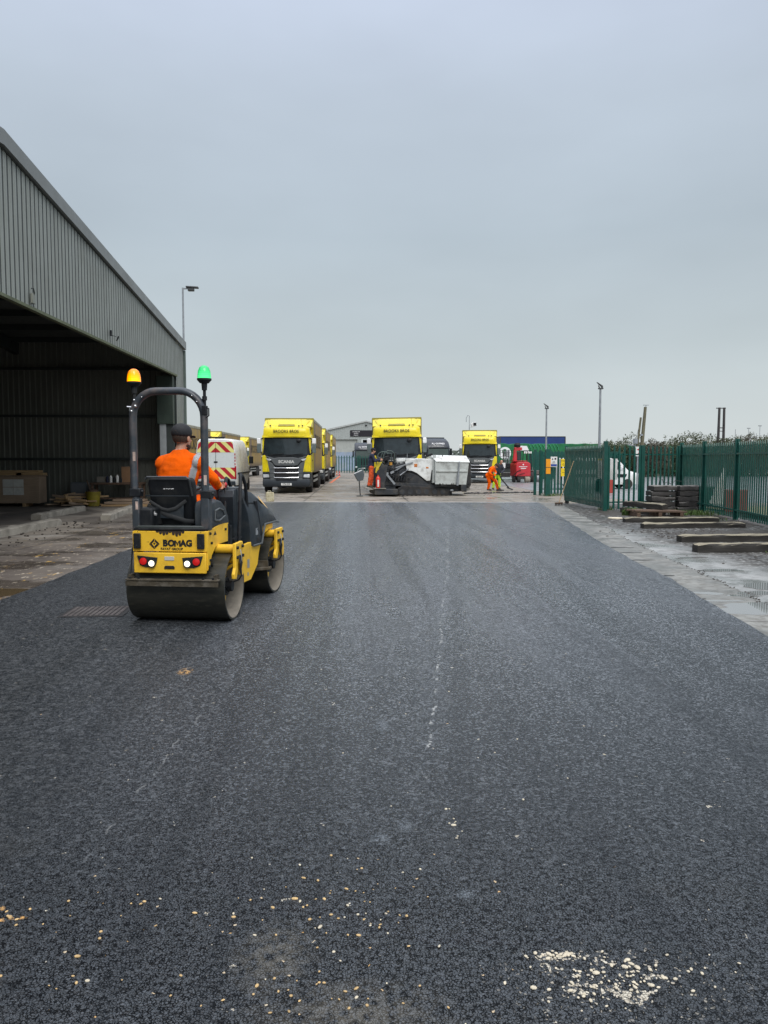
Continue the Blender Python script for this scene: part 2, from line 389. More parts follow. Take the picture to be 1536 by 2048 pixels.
cream = g.math('MULTIPLY', cream, g.rng(y, 9, 6))
och = g.math('MAXIMUM', g.math('MULTIPLY', g.math('MAXIMUM', blob(-1.345,2.815,.022,.02), g.math('MAXIMUM', blob(-1.32,2.74,.028,.022), blob(-1.25,2.76,.03,.010))), g.math('MULTIPLY', g.rng(pn2,.42,.5), g.math('GREATER_THAN', cg_, .25))), g.math('MULTIPLY', blob(-1.36,6.05,.05,.09), g.math('MULTIPLY', g.rng(pn2,.48,.53), g.rng(gr1,.45,.5))))
dusty = g.math('MULTIPLY', g.math('MULTIPLY', g.math('MAXIMUM', blob(-.02,2.22,.20,.10,.9), blob(-.28,2.50,.09,.12,.9)), g.rng(gr2,.4,.6)), .45)
base = g.mix(dusty, base, (.17,.155,.125))
base = g.mix(white, base, g.mix(cr_, (.60,.56,.46), (.42,.37,.29))); base = g.mix(cream, base, g.mix(cb_, (.55,.33,.12), (.50,.44,.33))); base = g.mix(och, base, (.66,.38,.14))
ln = g.math('MULTIPLY', line(.36,3.9,1.38,11.6,.012), g.rng(g.noise(6,4,.7),.50,.56))
ln2 = g.math('MULTIPLY', line(1.38,11.6,2.7,22.5,.035), g.rng(g.noise(2.2,3,.6),.46,.6))
ln3 = g.math('MULTIPLY', line(-1.15,3.0,-1.0,5.6,.008), g.rng(g.noise(5,3,.6),.48,.58))
ln = g.math('MULTIPLY', ln, g.rng(pn2,.38,.5)); 
base = g.mix(g.math('MULTIPLY', ln, .72), base, (.46,.47,.46)); base = g.mix(g.math('MULTIPLY', ln2, .35), base, (.3,.31,.31)); base = g.mix(g.math('MULTIPLY', ln3, .4), base, (.32,.33,.33))
sm = g.math('MULTIPLY', g.math('MAXIMUM', g.math('MAXIMUM', blob(.22,3.42,.03,.05,.5), blob(.10,3.30,.035,.04,.5)), g.math('MAXIMUM', blob(.16,4.75,.035,.10,.6), blob(.42,2.85,.03,.03,.5))), g.rng(pn2,.38,.5))
base = g.mix(g.math('MULTIPLY', g.math('MULTIPLY', sm, g.rng(top,.1,.6,.3,1)), .6), base, (.16,.185,.21))
hh = g.math('ADD', g.math('MULTIPLY', gap, .55), g.math('MULTIPLY', g.rng(fine,0,.7,1,0), .18))
hh = g.math('ADD', hh, g.math('MULTIPLY', cr_, .35)); hh = g.math('ADD', hh, g.math('MULTIPLY', gr1, .5))
rg = g.rng(big, .35, .65, .22, .32); rg = g.math('ADD', rg, g.math('MULTIPLY', g.math('MAXIMUM', white, cream), .4))
rg = g.math('ADD', rg, g.math('MULTIPLY', leftd, .12))
spk = g.math('SUBTRACT', g.rng(lt,0,1,.50,1.0), g.math('MULTIPLY', dk, .42)); spk = g.math('MULTIPLY', spk, g.rng(farf,0,1,.55,1)); spk = g.math('MULTIPLY', g.math('MULTIPLY', spk, g.rng(gap,0,1,.15,1)), g.math('SUBTRACT', 1.0, g.math('MULTIPLY', g.math('MAXIMUM', leftd, bands), .55)))
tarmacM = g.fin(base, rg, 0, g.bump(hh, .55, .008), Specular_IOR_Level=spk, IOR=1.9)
# worn concrete yard ----------------------------------------------
g = G('worn wet yard concrete')
x, y, z = g.xyz()
n1 = g.noise(.35, 6, .6, g.mp(g.co,(1,.7,1))); n2 = g.noise(1.7, 6, .65, dist=.5); n3 = g.noise(30, 3)
# long runs of scrape and old paint along y beside the shed
n4 = g.noise(1.5, 5, .7, g.mp(g.co,(2.2,.8,1),-25)); n5 = g.noise(5, 4, .7, g.mp(g.co,(1.8,.7,1),-25))
c = g.mix(g.rng(n1,.3,.7), (.18,.155,.125), (.32,.28,.23))
c = g.mix(g.rng(n2,.45,.72,0,.75), c, (.095,.085,.075))
c = g.mix(g.rng(g.noise(1.0,5,.7,g.mp(g.co,(.5,2.0,1))),.55,.7,0,.7), c, (.40,.385,.35))
wx = g.math('FRACT', g.math('DIVIDE', g.math('ADD', x, g.math('MULTIPLY', n2, .05)), 4.2)); wy = g.math('FRACT', g.math('DIVIDE', y, 5.0))
jt = g.math('MAXIMUM', g.rng(g.math('ABSOLUTE', g.math('SUBTRACT', wx,.5)), .004,.012,1,0), g.rng(g.math('ABSOLUTE', g.math('SUBTRACT', wy,.5)), .004,.010,1,0))
c = g.mix(g.math('MULTIPLY', jt, .8), c, (.04,.035,.03))
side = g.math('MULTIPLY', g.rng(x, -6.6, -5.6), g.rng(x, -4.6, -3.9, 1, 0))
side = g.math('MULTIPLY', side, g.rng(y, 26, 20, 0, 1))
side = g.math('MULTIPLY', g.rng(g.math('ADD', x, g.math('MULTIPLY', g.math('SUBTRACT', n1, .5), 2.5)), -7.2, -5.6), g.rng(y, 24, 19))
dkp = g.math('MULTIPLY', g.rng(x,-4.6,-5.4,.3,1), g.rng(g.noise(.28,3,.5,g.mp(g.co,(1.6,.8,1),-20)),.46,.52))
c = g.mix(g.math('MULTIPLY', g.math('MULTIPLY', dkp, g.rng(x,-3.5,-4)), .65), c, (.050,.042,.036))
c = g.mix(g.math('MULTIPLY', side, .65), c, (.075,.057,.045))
c = g.mix(g.math('MULTIPLY', side, g.rng(n5,.59,.65)), c, (.46,.40,.31))
c = g.mix(g.math('MULTIPLY', side, g.math('MULTIPLY', g.rng(n4,.60,.66), g.rng(n5,.45,.5))), c, (.62,.38,.09))
wet = g.math('MULTIPLY', g.rng(g.noise(.6,4,.6,g.mp(g.co,(1,1.8,1))),.5,.56), 1)
wet = g.math('MULTIPLY', wet, g.rng(x, -7.5, -6.5))
c = g.mix(g.math('MULTIPLY', wet,.45), c, g.mix(.5, c, (.03,.03,.03)))
rg = g.rng(wet, 0, 1, .72, .22)
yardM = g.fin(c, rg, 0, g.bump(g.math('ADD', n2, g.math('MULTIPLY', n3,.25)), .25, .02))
# wet strip on the right
g = G('wet channel concrete')
x, y, z = g.xyz()
n1 = g.noise(.9, 5, .6); n2 = g.noise(3.2, 6, .7); n3 = g.noise(9,5,.7)
c = g.mix(g.rng(n1,.3,.7), (.20,.205,.195), (.36,.365,.355))
c = g.mix(g.rng(n2,.48,.64,0,.75), c, (.10,.095,.085))
far = g.math('MULTIPLY', g.rng(g.math('ADD', x, g.math('MULTIPLY', n1, 1.5)), 6.6, 7.4), 1)
c = g.mix(g.math('MULTIPLY', far, g.rng(n3,.36,.50)), c, (.030,.026,.021))
rg = g.rng(n1, .40, .56, .12, .5)
rg = g.math('ADD', rg, g.math('MULTIPLY', far, .3))
wetM = g.fin(c, rg, 0, g.bump(g.math('ADD', n2, g.math('MULTIPLY', far, n3)), .22, .02))
g = G('old kerb channel slab')
n1 = g.noise(1.6,5,.6); n2 = g.noise(7,5,.7)
x, y, z = g.xyz()
fy = g.math('FRACT', g.math('DIVIDE', y, .915))
c = g.mix(g.rng(n1,.3,.7), (.13,.13,.118), (.27,.27,.25)); c = g.mix(g.rng(n2,.45,.62,0,.7), c, (.10,.09,.075))
c = g.mix(g.rng(g.math('ABSOLUTE', g.math('SUBTRACT', fy,.5)), .006,.016,.8,0), c, (.05,.045,.04))
chanM = g.fin(c, g.rng(n1,.4,.6,.3,.65), 0, g.bump(n2,.35,.02))
mudM = M('mud and grit', (.040,.033,.026), .55, var=.5, sc=9, bump=.8, bsc=25)
g = G('puddle water'); mudwM = G('muddy water').fin((.09,.065,.035), .06, 0, None, IOR=1.33)
g = G('puddle water'); waterM = g.fin((.20,.20,.195), .012, 0, None, IOR=3.4, Specular_IOR_Level=.5)
# ribbed sheet metal
sheet = M('olive grey sheet cladding', (.25,.268,.245), .42, .0, var=.05, sc=.8, dirt=(.16,.165,.145), damt=.2, dsc=1.2)
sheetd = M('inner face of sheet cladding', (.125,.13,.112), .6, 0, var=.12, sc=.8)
trimM = M('grey verge flashing', (.165,.175,.17), .4, var=.06, sc=1)
dsteel = M('dark painted steel', (.035,.042,.04), .5, var=.2)
# ================================================================ SETTING
def struct(o, label=None): o['kind'] = 'structure'; return o
m = MB(); m.face([(-500,-300,0),(500,-300,0),(500,1500,0),(-500,1500,0)])
struct(m.build('ground', yardM))
def ragged(a, b, n, amp, seed):
    r = []
    for i in range(n+1):
        t = i/n; p = Vector(a).lerp(Vector(b), t)
        d = (Vector(b)-Vector(a)).normalized(); nn = Vector((-d.y, d.x, 0))
        k = mnoise.noise(Vector((seed, p.x*1.7, p.y*1.7)))*amp + mnoise.noise(Vector((seed+5, p.x*6, p.y*6)))*amp*.4
        r.append(p + nn*k)
    return r
def slab(name, pts, z0, z1, mat):
    mb = MB(); mb.prism([(p[0],p[1]) for p in pts], 'Z', z0, z1); o = mb.build(name, mat, smooth=0)
    return struct(o)
right = [(2.2,1.0),(2.9,3.2),(3.55,5.2),(3.89,7.05),(4.10,8.44),(4.41,10.59),(4.58,12.42),(4.96,15.45),(5.82,21.22),(7.0,29.0)]
pr = []
for a, b in zip(right, right[1:]): pr += ragged((*a,0),(*b,0), 14, .035, 3)[:-1]
pr.append(Vector((7.05,29.6,0)))
far = ragged((7.05,29.6,0),(-4.25,30.2,0), 50, .05, 9)
left = ragged((-4.25,30.2,0),(-4.23,2.6,0), 130, .05, 17)
near = ragged((-4.23,2.6,0),(-1.55,2.60,0), 12, .03, 21) + ragged((-1.25,2.45,0),(-.9,1.9,0), 4, .02, 24) + [Vector((-.9,1.0,0))]
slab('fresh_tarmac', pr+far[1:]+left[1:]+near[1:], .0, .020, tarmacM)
# kerb channel and wet apron on the right
ch0 = [(a+.55+.02*i, b) for i,(a,b) in enumerate(right)]; ch = []
for a,b in zip(ch0,ch0[1:]): ch += [(q.x,q.y) for q in ragged((*a,0),(*b,0),10,.05,41)[:-1]]
ch.append(ch0[-1])
slab('kerb_channel', [(2.0,1.0)]+[(p.x-.06,p.y) for p in pr]+[(p[0],p[1]) for p in ch[::-1]], 0, .012, chanM)
slab('wet_apron', [(p[0]-.03,p[1]) for p in ch]+[(9.2,29.3),(12,27),(13.0,16),(13.5,1)], 0, .008, wetM)
# grit packed in the joint between channel and apron
m = MB(); rr = random.Random(55)
for i in range(520):
    k = rr.uniform(0,len(ch)-1.001); a, b = ch[int(k)], ch[int(k)+1]; f_ = k-int(k)
    x, y = a[0]+(b[0]-a[0])*f_+rr.gauss(0,.03)+.05*mnoise.noise(Vector((k*3,0,0))), a[1]+(b[1]-a[1])*f_
    if mnoise.noise(Vector((k*5,3,0))) < -.25: continue
    s_ = rr.uniform(.005,.014); m.ell((x,y,.012+s_*.3),(s_,s_*rr.uniform(.8,1.6),s_*.5),6,4)
JOINT = m
# thin pale screed line at the far end of the tarmac
slab('concrete_strip', [(p.x,p.y-.04) for p in far]+[(p.x,p.y+.42) for p in far[::-1]], 0, .010, M('pale dusty concrete',(.40,.39,.37),.6,var=.25,sc=2,dirt=(.2,.19,.17),damt=.6))
# puddles
def puddle(cx, cy, rx, ry, rot, seed, z=.0125, n=40):
    pts = []
    for i in range(n):
        a = 2*math.pi*i/n; k = 1+.28*mnoise.noise(Vector((math.cos(a)*1.4,math.sin(a)*1.4,seed)))+.1*mnoise.noise(Vector((math.cos(a)*5,math.sin(a)*5,seed)))
        u, v = rx*k*math.cos(a), ry*k*math.sin(a); c_, s_ = math.cos(R(rot)), math.sin(R(rot))
        pts.append((cx+u*c_-v*s_, cy+u*s_+v*c_))
    slab('puddle', pts, z-.004, z+.0015, waterM)
for a in [(4.78,8.45,.72,.38,8,1),(4.28,8.93,.36,.05,-4,2),(4.42,9.45,.20,.10,-20,3),(5.05,9.42,.28,.14,5,4),(4.75,9.25,.20,.06,-10,5),
          (5.55,11.4,.36,.12,0,6),(6.0,13.4,.36,.08,0,7),(5.75,12.9,.30,.09,10,8),(5.6,9.9,.5,.3,0,9)]: puddle(*a)
puddle(-4.78, 9.75, .55, .38, 25, 11, .006)
bpy.data.objects['puddle.009'].data.materials[0] = mudwM
def mud(cx, cy, rx, ry, rot, seed, n=90):
    pts = []
    for i in range(n):
        a = 2*math.pi*i/n; k = 1+.35*mnoise.noise(Vector((math.cos(a)*1.6,math.sin(a)*1.6,seed)))+.28*mnoise.noise(Vector((math.cos(a)*6,math.sin(a)*6,seed)))+.2*mnoise.noise(Vector((math.cos(a)*15,math.sin(a)*15,seed)))
        u, v = rx*k*math.cos(a), ry*k*math.sin(a); c_, s_ = math.cos(R(rot)), math.sin(R(rot)); pts.append((cx+u*c_-v*s_, cy+u*s_+v*c_))
    slab('mud_patch', pts, 0, .0095+.0007*seed, mudM)
for a in [(8.7,17.0,1.6,.9,5,1),(8.6,11.9,1.0,.45,0,2),(9.6,23.4,2.2,1.7,0,3),(7.4,16.3,.5,.3,20,4),(9.4,13.6,1.3,.8,0,5),(9.6,19.8,1.6,.9,0,6)]: mud(*a)
# road, kerb and verge outside the fence
roadM = M('wet grey road', (.22,.23,.235), .3, var=.15, sc=.5)
slab('road', [(9.5,38),(12.3,27.5),(12.3,30),(60,20),(70,76),(10,79)], 0, .006, roadM)
slab('road_kerb', [(9,78),(70,75),(70,75.5),(9,78.6)], 0, .13, concrete)
slab('verge', [(11.9,26.6),(9.0,5),(40,5),(42,21),(16,27.2)], 0, .008, M('trodden verge', (.20,.19,.10), .9, var=.3, sc=2, dirt=(.28,.26,.2), damt=.8))
# manhole cover let into the tarmac
t = thing('manhole_cover', (-2.86,8.50,.021), 3, 'rusty rectangular steel manhole cover set in the tarmac behind the roller', 'manhole cover')
m = MB(); m.box(-.34,.34,-.30,.30,0,.004); m.build('frame', M('rusty cast iron', (.03,.028,.028),.6,.2,var=.3,sc=8), t)
m = MB()
for i in range(11):
    for j in range(9): m.box(-.29+i*.054,-.255+i*.054,-.25+j*.057,-.215+j*.057,.004,.011)
m.box(-.004,.004,-.28,.28,.004,.009)
m.build('tread', M('worn iron studs', (.17,.15,.145),.5,.4,var=.3,sc=6), t)

# ================================================================ SHED
X0, YF, YN = -6.45, 29.3, 0.2
apexY, apexZ, eaveZ, sof = 14.6, 7.68, 6.08, 4.70
def roofz(y): return apexZ-(apexZ-eaveZ)*abs(y-apexY)/(YF-apexY)
def ribbed(mb, x, ya, yb, z0, ztop, pitch=.2, dep=.065):
    n = int(round((yb-ya)/pitch)); prof = []
    for i in range(n):
        y = ya+i*pitch
        for dy, dx in ((0,0),(.142,0),(.150,-dep),(.190,-dep),(.198,0)): prof.append((x+dx, y+dy))
    prof.append((x, ya+n*pitch))
    lo = [mb.bm.verts.new((p[0],p[1],z0)) for p in prof]; hi = [mb.bm.verts.new((p[0],p[1],ztop(p[1]))) for p in prof]
    for i in range(len(prof)-1): mb.bm.faces.new((lo[i],lo[i+1],hi[i+1],hi[i]))
shed = thing('storage_shed', (X0,YF,0), 0, 'open fronted grey steel clad storage shed with a dark interior', 'shed')
def SB(mb, name, mat, **k):
    for v in mb.bm.verts: v.co -= Vector((X0,YF,0))
    return mb.build(name, mat, shed, **k)
def boards(mb, ya, yb, z0, top_, pitch=.2, w_=.136):
    n = int(round((yb-ya)/pitch))
    for i in range(n):
        a = ya+i*pitch+.01; b = a+w_; k = random.uniform(-.0015,.0015)
        for (p,q,xo) in ((a,a+.06,0),(a+.06,a+.08,.003),(a+.08,b,0)):
            mb.loft([[(X0-.006,p,z0),(X0+xo+k,p,z0),(X0+xo+k,p,top_(p)),(X0-.006,p,top_(p))],[(X0-.006,q,z0),(X0+xo+k,q,z0),(X0+xo+k,q,top_(q)),(X0-.006,q,top_(q))]])
gapM = M('dark groove shade and cap', (.035,.042,.040), .6, 0, var=.2)  # dark backing behind the boards, its colour standing in for groove shadow
tp = lambda y: roofz(y)-.30
m = MB(); boards(m,1.3,28.1,sof,tp); SB(m,'gable_cladding',sheet,smooth=0)
m = MB(); boards(m,28.1,29.3,0,tp); SB(m,'corner_cladding',sheet,smooth=0)
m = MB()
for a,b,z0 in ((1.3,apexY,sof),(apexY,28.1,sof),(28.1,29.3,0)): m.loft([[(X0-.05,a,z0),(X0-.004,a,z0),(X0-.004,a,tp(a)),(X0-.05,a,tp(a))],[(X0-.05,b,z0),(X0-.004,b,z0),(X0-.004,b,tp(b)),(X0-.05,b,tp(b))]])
SB(m,'groove_shade_backing',gapM,smooth=0)
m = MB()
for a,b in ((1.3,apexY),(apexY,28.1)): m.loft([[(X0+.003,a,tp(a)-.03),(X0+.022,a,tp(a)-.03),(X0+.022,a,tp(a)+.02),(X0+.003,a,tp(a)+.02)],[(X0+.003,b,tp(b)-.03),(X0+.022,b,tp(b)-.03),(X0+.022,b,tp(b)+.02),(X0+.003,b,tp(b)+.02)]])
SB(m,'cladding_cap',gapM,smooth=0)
m = MB()
for a, b in (((YN-.3),apexY),(apexY,YF+.1)):
    za, zb = roofz(a), roofz(b)
    m.loft([[(X0+.09,a,za-.30),(X0+.09,a,za-.02),(X0-.15,a,za+.03),(X0-.15,a,za-.30)],[(X0+.09,b,zb-.30),(X0+.09,b,zb-.02),(X0-.15,b,zb+.03),(X0-.15,b,zb-.30)]])
SB(m, 'verge_flashing', trimM, smooth=0)
m = MB(); m.box(X0-.06,X0+.05,1.3,28.1,sof-.05,sof+.01); SB(m,'lintel_flashing',M('green stained flashing',(.10,.115,.06),.6,var=.3))
m = MB(); m.box(X0-.02,X0+.07,YF-.02,YF+.09,0,eaveZ-.34); SB(m,'corner_flashing',M('green grey flashing',(.10,.13,.115),.5,var=.15))
m = MB()
for a, b in ((YN,apexY),(apexY,YF+.25)):
    za, zb = roofz(a), roofz(b)
    m.loft([[(X0-.13,a,za-.02),(X0-30,a,za-.02),(X0-30,a,za-.10),(X0-.13,a,za-.10)],[(X0-.13,b,zb-.02),(X0-30,b,zb-.02),(X0-30,b,zb-.10),(X0-.13,b,zb-.10)]])
SB(m,'roof',M('dark roof sheet',(.09,.095,.09),.6,var=.1), smooth=0)
# far wall with ribs facing the camera
m = MB(); n = 118; prof = []
for i in range(n):
    x = X0-.05-i*.2
    for dx, dy in ((0,0),(-.10,0),(-.12,.035),(-.16,.035),(-.18,0)): prof.append((x+dx, YF-.25-dy))
lo = [m.bm.verts.new((p[0],p[1],.02)) for p in prof]; hi = [m.bm.verts.new((p[0],p[1],6.0)) for p in prof]
for i in range(len(prof)-1): m.bm.faces.new((lo[i],lo[i+1],hi[i+1],hi[i]))
m.box(X0-30,X0-.02,YF-.1,YF-.02,0,6.0)
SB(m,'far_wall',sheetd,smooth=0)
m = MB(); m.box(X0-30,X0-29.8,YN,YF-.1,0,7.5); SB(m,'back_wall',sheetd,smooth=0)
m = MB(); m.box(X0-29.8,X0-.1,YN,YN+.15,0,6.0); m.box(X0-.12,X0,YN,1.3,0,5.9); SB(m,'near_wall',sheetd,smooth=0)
for zz in (1.70,3.28,5.0):
    m = MB(); m.box(X0-29.7,X0-.75,YF-.42,YF-.30,zz-.045,zz+.045); SB(m,'wall_rail',dsteel)
for xx in (-8,-14,-20,-26):
    m = MB(); m.box(X0+xx-.12,X0+xx+.12,YF-.70,YF-.43,0,5.9); SB(m,'wall_column',dsteel)
for xx in (-.6,-6,-12,-18,-24):
    for a, b in ((YN+.2,apexY),(apexY,YF-.3)):
        m = MB(); m.bar((X0+xx,a,roofz(a)-.40),(X0+xx,b,roofz(b)-.40),.18,.40); SB(m,'rafter',dsteel)
m = MB()
for k in range(18):
    yy = 1.2+k*1.6; m.box(X0-29,X0-.2,yy-.03,yy+.03,roofz(yy)-.30,roofz(yy)-.11)
SB(m,'purlins',dsteel)
m = MB(); m.box(X0-.62,X0-.06,27.75,28.08,2.95,sof-.06); SB(m,'pillar_cladding',M('dark green panel',(.03,.045,.035),.5,var=.2))
m = MB(); m.box(X0-.55,X0-.33,27.80,28.02,0,2.94); SB(m,'pillar_post',M('pale grey post',(.30,.32,.33),.5,var=.15))
m = MB(); m.box(X0-.32,X0-.08,27.85,28.05,0,2.94); SB(m,'door_track',dsteel)
# floodlights on the shed
def flood(loc, rz, label):
    t = thing('floodlight', loc, rz, label, 'floodlight'); t.scale = (.6,.6,.6)
    m = MB(); m.box(-.02,.05,-.05,.05,-.02,.22); m.build('sensor', blk, t)
    m = MB(); m.tube([(.02,0,0),(.14,.0,-.02),(.20,.10,-.04)],.012,6); m.tube([(.02,0,0),(.12,-.1,-.02)],.012,6); m.build('bracket', blk, t)
    m = MB(); m.obox((.24,.20,-.10),(.05,.26,.20),(0,25,20)); m.build('lamp_head', blk, t, .008)
    m = MB(); m.obox((.268,.21,-.113),(.01,.20,.15),(0,25,20)); m.build('lens', glass, t)
flood((X0+.04,20.6,4.92),0,'small black floodlight with motion sensor on the shed fascia')
t = thing('strip_light', (X0-.9,15.1,4.62),0,'grubby cream fluorescent strip light hanging under the shed roof edge','light')
m = MB(); m.obox((0,0,0),(.16,1.5,.07),(0,0,0)); m.build('casing', M('cream enamel',(.6,.55,.42),.4), t, .01)
m = MB(); m.cyl((0,-.7,-.06),(0,.7,-.06),.022); m.build('tube', rwh, t)
for q_ in (-.5,.5): MB().cyl((0,q_,.03),(0,q_,1.6),.008,n=6).build('hanger', dsteel, t)
t = thing('junction_box', (X0+.02,15.75,4.86),0,'small pale junction box with a cable low on the shed fascia','junction box'); t.scale = (.6,.6,.7)
m = MB(); m.box(0,.08,-.10,.12,-.12,.16); m.build('box', M('pale grey box',(.2,.21,.18),.5), t, .01)
m = MB(); m.tube([(.05,-.12,.28),(.09,-.06,.30),(.09,.02,.18),(.05,.03,.1)],.02,8); m.build('cable', dsteel, t)

# ---- things inside the shed
t = thing('packing_crate', (-12.8,28.0,0), 0, 'large plywood packing crate with paper sheets stapled to its front', 'crate')
m = MB(); m.box(-2.6,1.45,-.05,.6,.12,1.08); m.build('box', ply, t, .006)
for xx in (-2.2,-.65,.9): MB().box(xx-.05,xx+.05,-.075,.6,0,.118).build('skid', pine, t)
m = MB(); m.box(-2.65,1.5,-.08,.62,1.082,1.11); m.build('lid', ply, t, .004)
m = MB()
for xx,zz in ((.35,.84),(.72,.84),(.35,.55),(.72,.55)): m.box(xx-.18,xx+.18,-.058,-.052,zz-.135,zz+.135)
m.build('paper_labels', M('faded paper',(.62,.62,.58),.8,var=.1,sc=10), t)
for k,(x0,z0,w_,col) in enumerate([(-15.2,1.12,3.2,pine),(-14.9,1.21,3.5,pine),(-12.2,1.12,.95,pine)]):
    o = MB().box(x0,x0+w_,28.05,28.45,z0,z0+.085).build('plank', col, None, .006)
    tag(o, ['thick pine plank lying under another on the packing crate','topmost long pine plank on the packing crate','short pine plank at the right end of the crate top'][k],'plank','planks on the crate')
rr = random.Random(3)
for k in range(26):
    L = rr.uniform(.9,1.5); lay = k//6; x = -10.35+rr.uniform(-.55,.75)*(1-lay*.13)
    z = .05+lay*.085+rr.uniform(0,.04); a = rr.uniform(-22,22)+ (78 if k%3 else 8)
    m = MB(); m.obox((0,0,0),(L if k%3==0 else L*.75,rr.uniform(.05,.10),rr.uniform(.04,.07)))
    o = m.build('scrap_timber', pine if k%2 else ply, None, .004)
    o.location = (x+(.25 if k%3==0 else 0), 28.0+rr.uniform(-.3,.35), z+.02); o.rotation_euler = (R(rr.uniform(-8,8)),R(rr.uniform(-7,9)),R(a))
    tag(o,'length of rough sawn scrap timber in the heap beside the packing crate','scrap timber','scrap timber heap in the shed')
t = thing('rubbish_bin', (-9.45,27.95,0),0,'dirty yellow open plastic bin beside the timber heap','bin')
m = MB(); m.lathe([(.16,0),(.20,.02),(.25,.50),(.27,.50),(.27,.53),(.235,.53),(.19,.04),(.01,.03)],n=24); m.build('tub', M('dirty yellow plastic',(.30,.24,.02),.6,var=.3,dirt=(.08,.07,.03),damt=.8), t)
m = MB(); m.ell((0,0,.52),(.2,.2,.1)); m.tube([(-.05,0,.45),(-.22,0,.95)],.02,6); m.build('rubbish', oldw, t)
t = thing('metal_cabinet', (-10.1,28.5,0),0,'grey metal box standing behind the timber heap','cabinet')
m = MB(); m.box(-.28,.28,-.2,.2,0,.85); m.build('body', M('grey steel sheet',(.10,.115,.125),.5), t, .01)
m = MB(); m.box(-.24,.24,-.212,-.202,.1,.8); m.build('door', M('grey steel door',(.12,.13,.14),.5), t)
t = thing('workbench', (-8.75,28.35,0),0,'old timber workbench against the far wall of the shed','workbench')
m = MB(); m.box(-.85,1.0,-.3,.3,.78,.85); m.build('bench_top', oldw, t, .005)
for xx in (-.78,.93):
    for yy in (-.24,.24): MB().box(xx-.04,xx+.04,yy-.04,yy+.04,0,.779).build('leg', oldw, t)
m = MB(); m.box(-.80,.94,-.2,.2,.25,.29); m.build('shelf', oldw, t)
def simple(name, label, cat, mb, mat, bevel=.005, group=None, **k):
    return tag(mb.build(name, mat, None, bevel, **k), label, cat, group)
simple('cardboard_box','grey cardboard box on the left end of the workbench','box',MB().box(-9.4,-9.05,28.2,28.5,.852,1.06),M('grey card',(.22,.20,.17),.8))
simple('brown_carton','tall brown carton standing on the workbench','carton',MB().box(-8.55,-8.22,28.35,28.6,.852,1.42),M('brown card',(.30,.17,.09),.8))
for k,(xx,hh_,col) in enumerate([(-9.0,.24,navy),(-8.87,.26,wht),(-8.75,.20,blk),(-8.64,.28,wht),(-8.52,.16,dgr)]):
    m = MB(); m.lathe([(.045,0),(.05,.01),(.05,hh_*.8),(.02,hh_*.92),(.02,hh_),(.0001,hh_)],(xx,28.15,.852),n=14)
    simple('paint_tin',['dark blue tin nearest the grey box on the workbench','pale tin beside the dark blue tin on the workbench','short black tin between two pale tins on the workbench','tallest pale tin on the workbench','low dark grey tin at the right end of the tins'][k],'tin',m,col,0,'tins on the workbench')
for k,(z0,x0,x1,col) in enumerate([(.0,-9.1,-7.2,pine),(.09,-9.0,-7.4,ply),(.18,-8.7,-7.6,ply)]):
    simple('timber_board',['pale board lying lowest under the workbench','plywood board in the middle of the pile under the workbench','short plywood board on top of the pile under the workbench'][k],'board',MB().obox(((x0+x1)/2,27.98,z0+.045),(x1-x0,.5,.075),(0,0,rr.uniform(-3,3))),col,.005,'boards under the workbench')
simple('tool_chest','orange brown wooden chest right of the workbench','chest',MB().box(-7.12,-6.72,27.9,28.4,0,.62),M('orange wood',(.30,.13,.05),.6),.01)
# concrete wheel stops
def rock_beam(name, a, b, wd, ht, mat, label, cat, group, seed, z0=0, amp=.02, top=None):
    a, b = Vector(a), Vector(b); d = (b-a); L = d.length; mb = MB(); n = max(6,int(L/.12)); secs = []
    for i in range(n+1):
        t_ = i/n; s_ = []
        for (u,v) in ((-.5,0),(-.5,.5),(-.5,.88),(-.38,1),(0,1),(.38,1),(.5,.88),(.5,.5),(.5,0)):
            k = mnoise.noise(Vector((i*.35,u*3+seed,v*3)))*amp + mnoise.noise(Vector((i*1.3,u*5+seed,v*4)))*amp*.6
            e = (1-.12*(i in (0,n)))
            s_.append((t_*L, u*wd*e+k*(1 if u>0 else -1), max(0,v*ht*e+ (k if v>.1 else 0))))
        secs.append(s_)
    mb.loft(secs); o = mb.build(name, mat, None, 0, smooth=30)
    o.location = (a.x,a.y,z0); o.rotation_euler = (0,0,math.atan2(d.y,d.x)); return tag(o,label,cat,group)
for k,(a,b,l) in enumerate([((-8.95,21.75,0),(-9.05,25.6,0),'worn concrete wheel stop in front of the packing crate'),((-6.95,21.5,0),(-7.5,26.2,0),'long concrete wheel stop in front of the shed workbench'),((-7.9,14.3,0),(-7.75,20.1,0),'crumbling concrete wheel stop nearest the camera, cut by the left frame edge')]):
    rock_beam('wheel_stop',a,b,.30,.17,concrete,l,'wheel stop','concrete wheel stops by the shed',k*7)

tag(JOINT.build('joint_grit',mudM,None,smooth=0),kind='stuff',label='dark grit packed in the joint beside the kerb channel',cat='grit')
for k_,(x_,y_,l_,r_) in enumerate([(4.28,10.4,.22,20),(4.12,9.55,.20,8),(4.05,9.05,.24,3),(4.5,10.9,.15,35),(4.75,12.6,.35,2),(4.9,13.6,.35,3),(5.0,14.4,.4,2)]):
    slab('crack',[(x_-l_*.5,y_),(x_-l_*.2,y_+.02+.01*k_),(x_+l_*.6,y_+.015),(x_+l_*.7,y_),(x_+l_*.1,y_-.015),(x_-l_*.3,y_-.012)],0,.0175,M('wet black crack',(.012,.012,.012),.4))

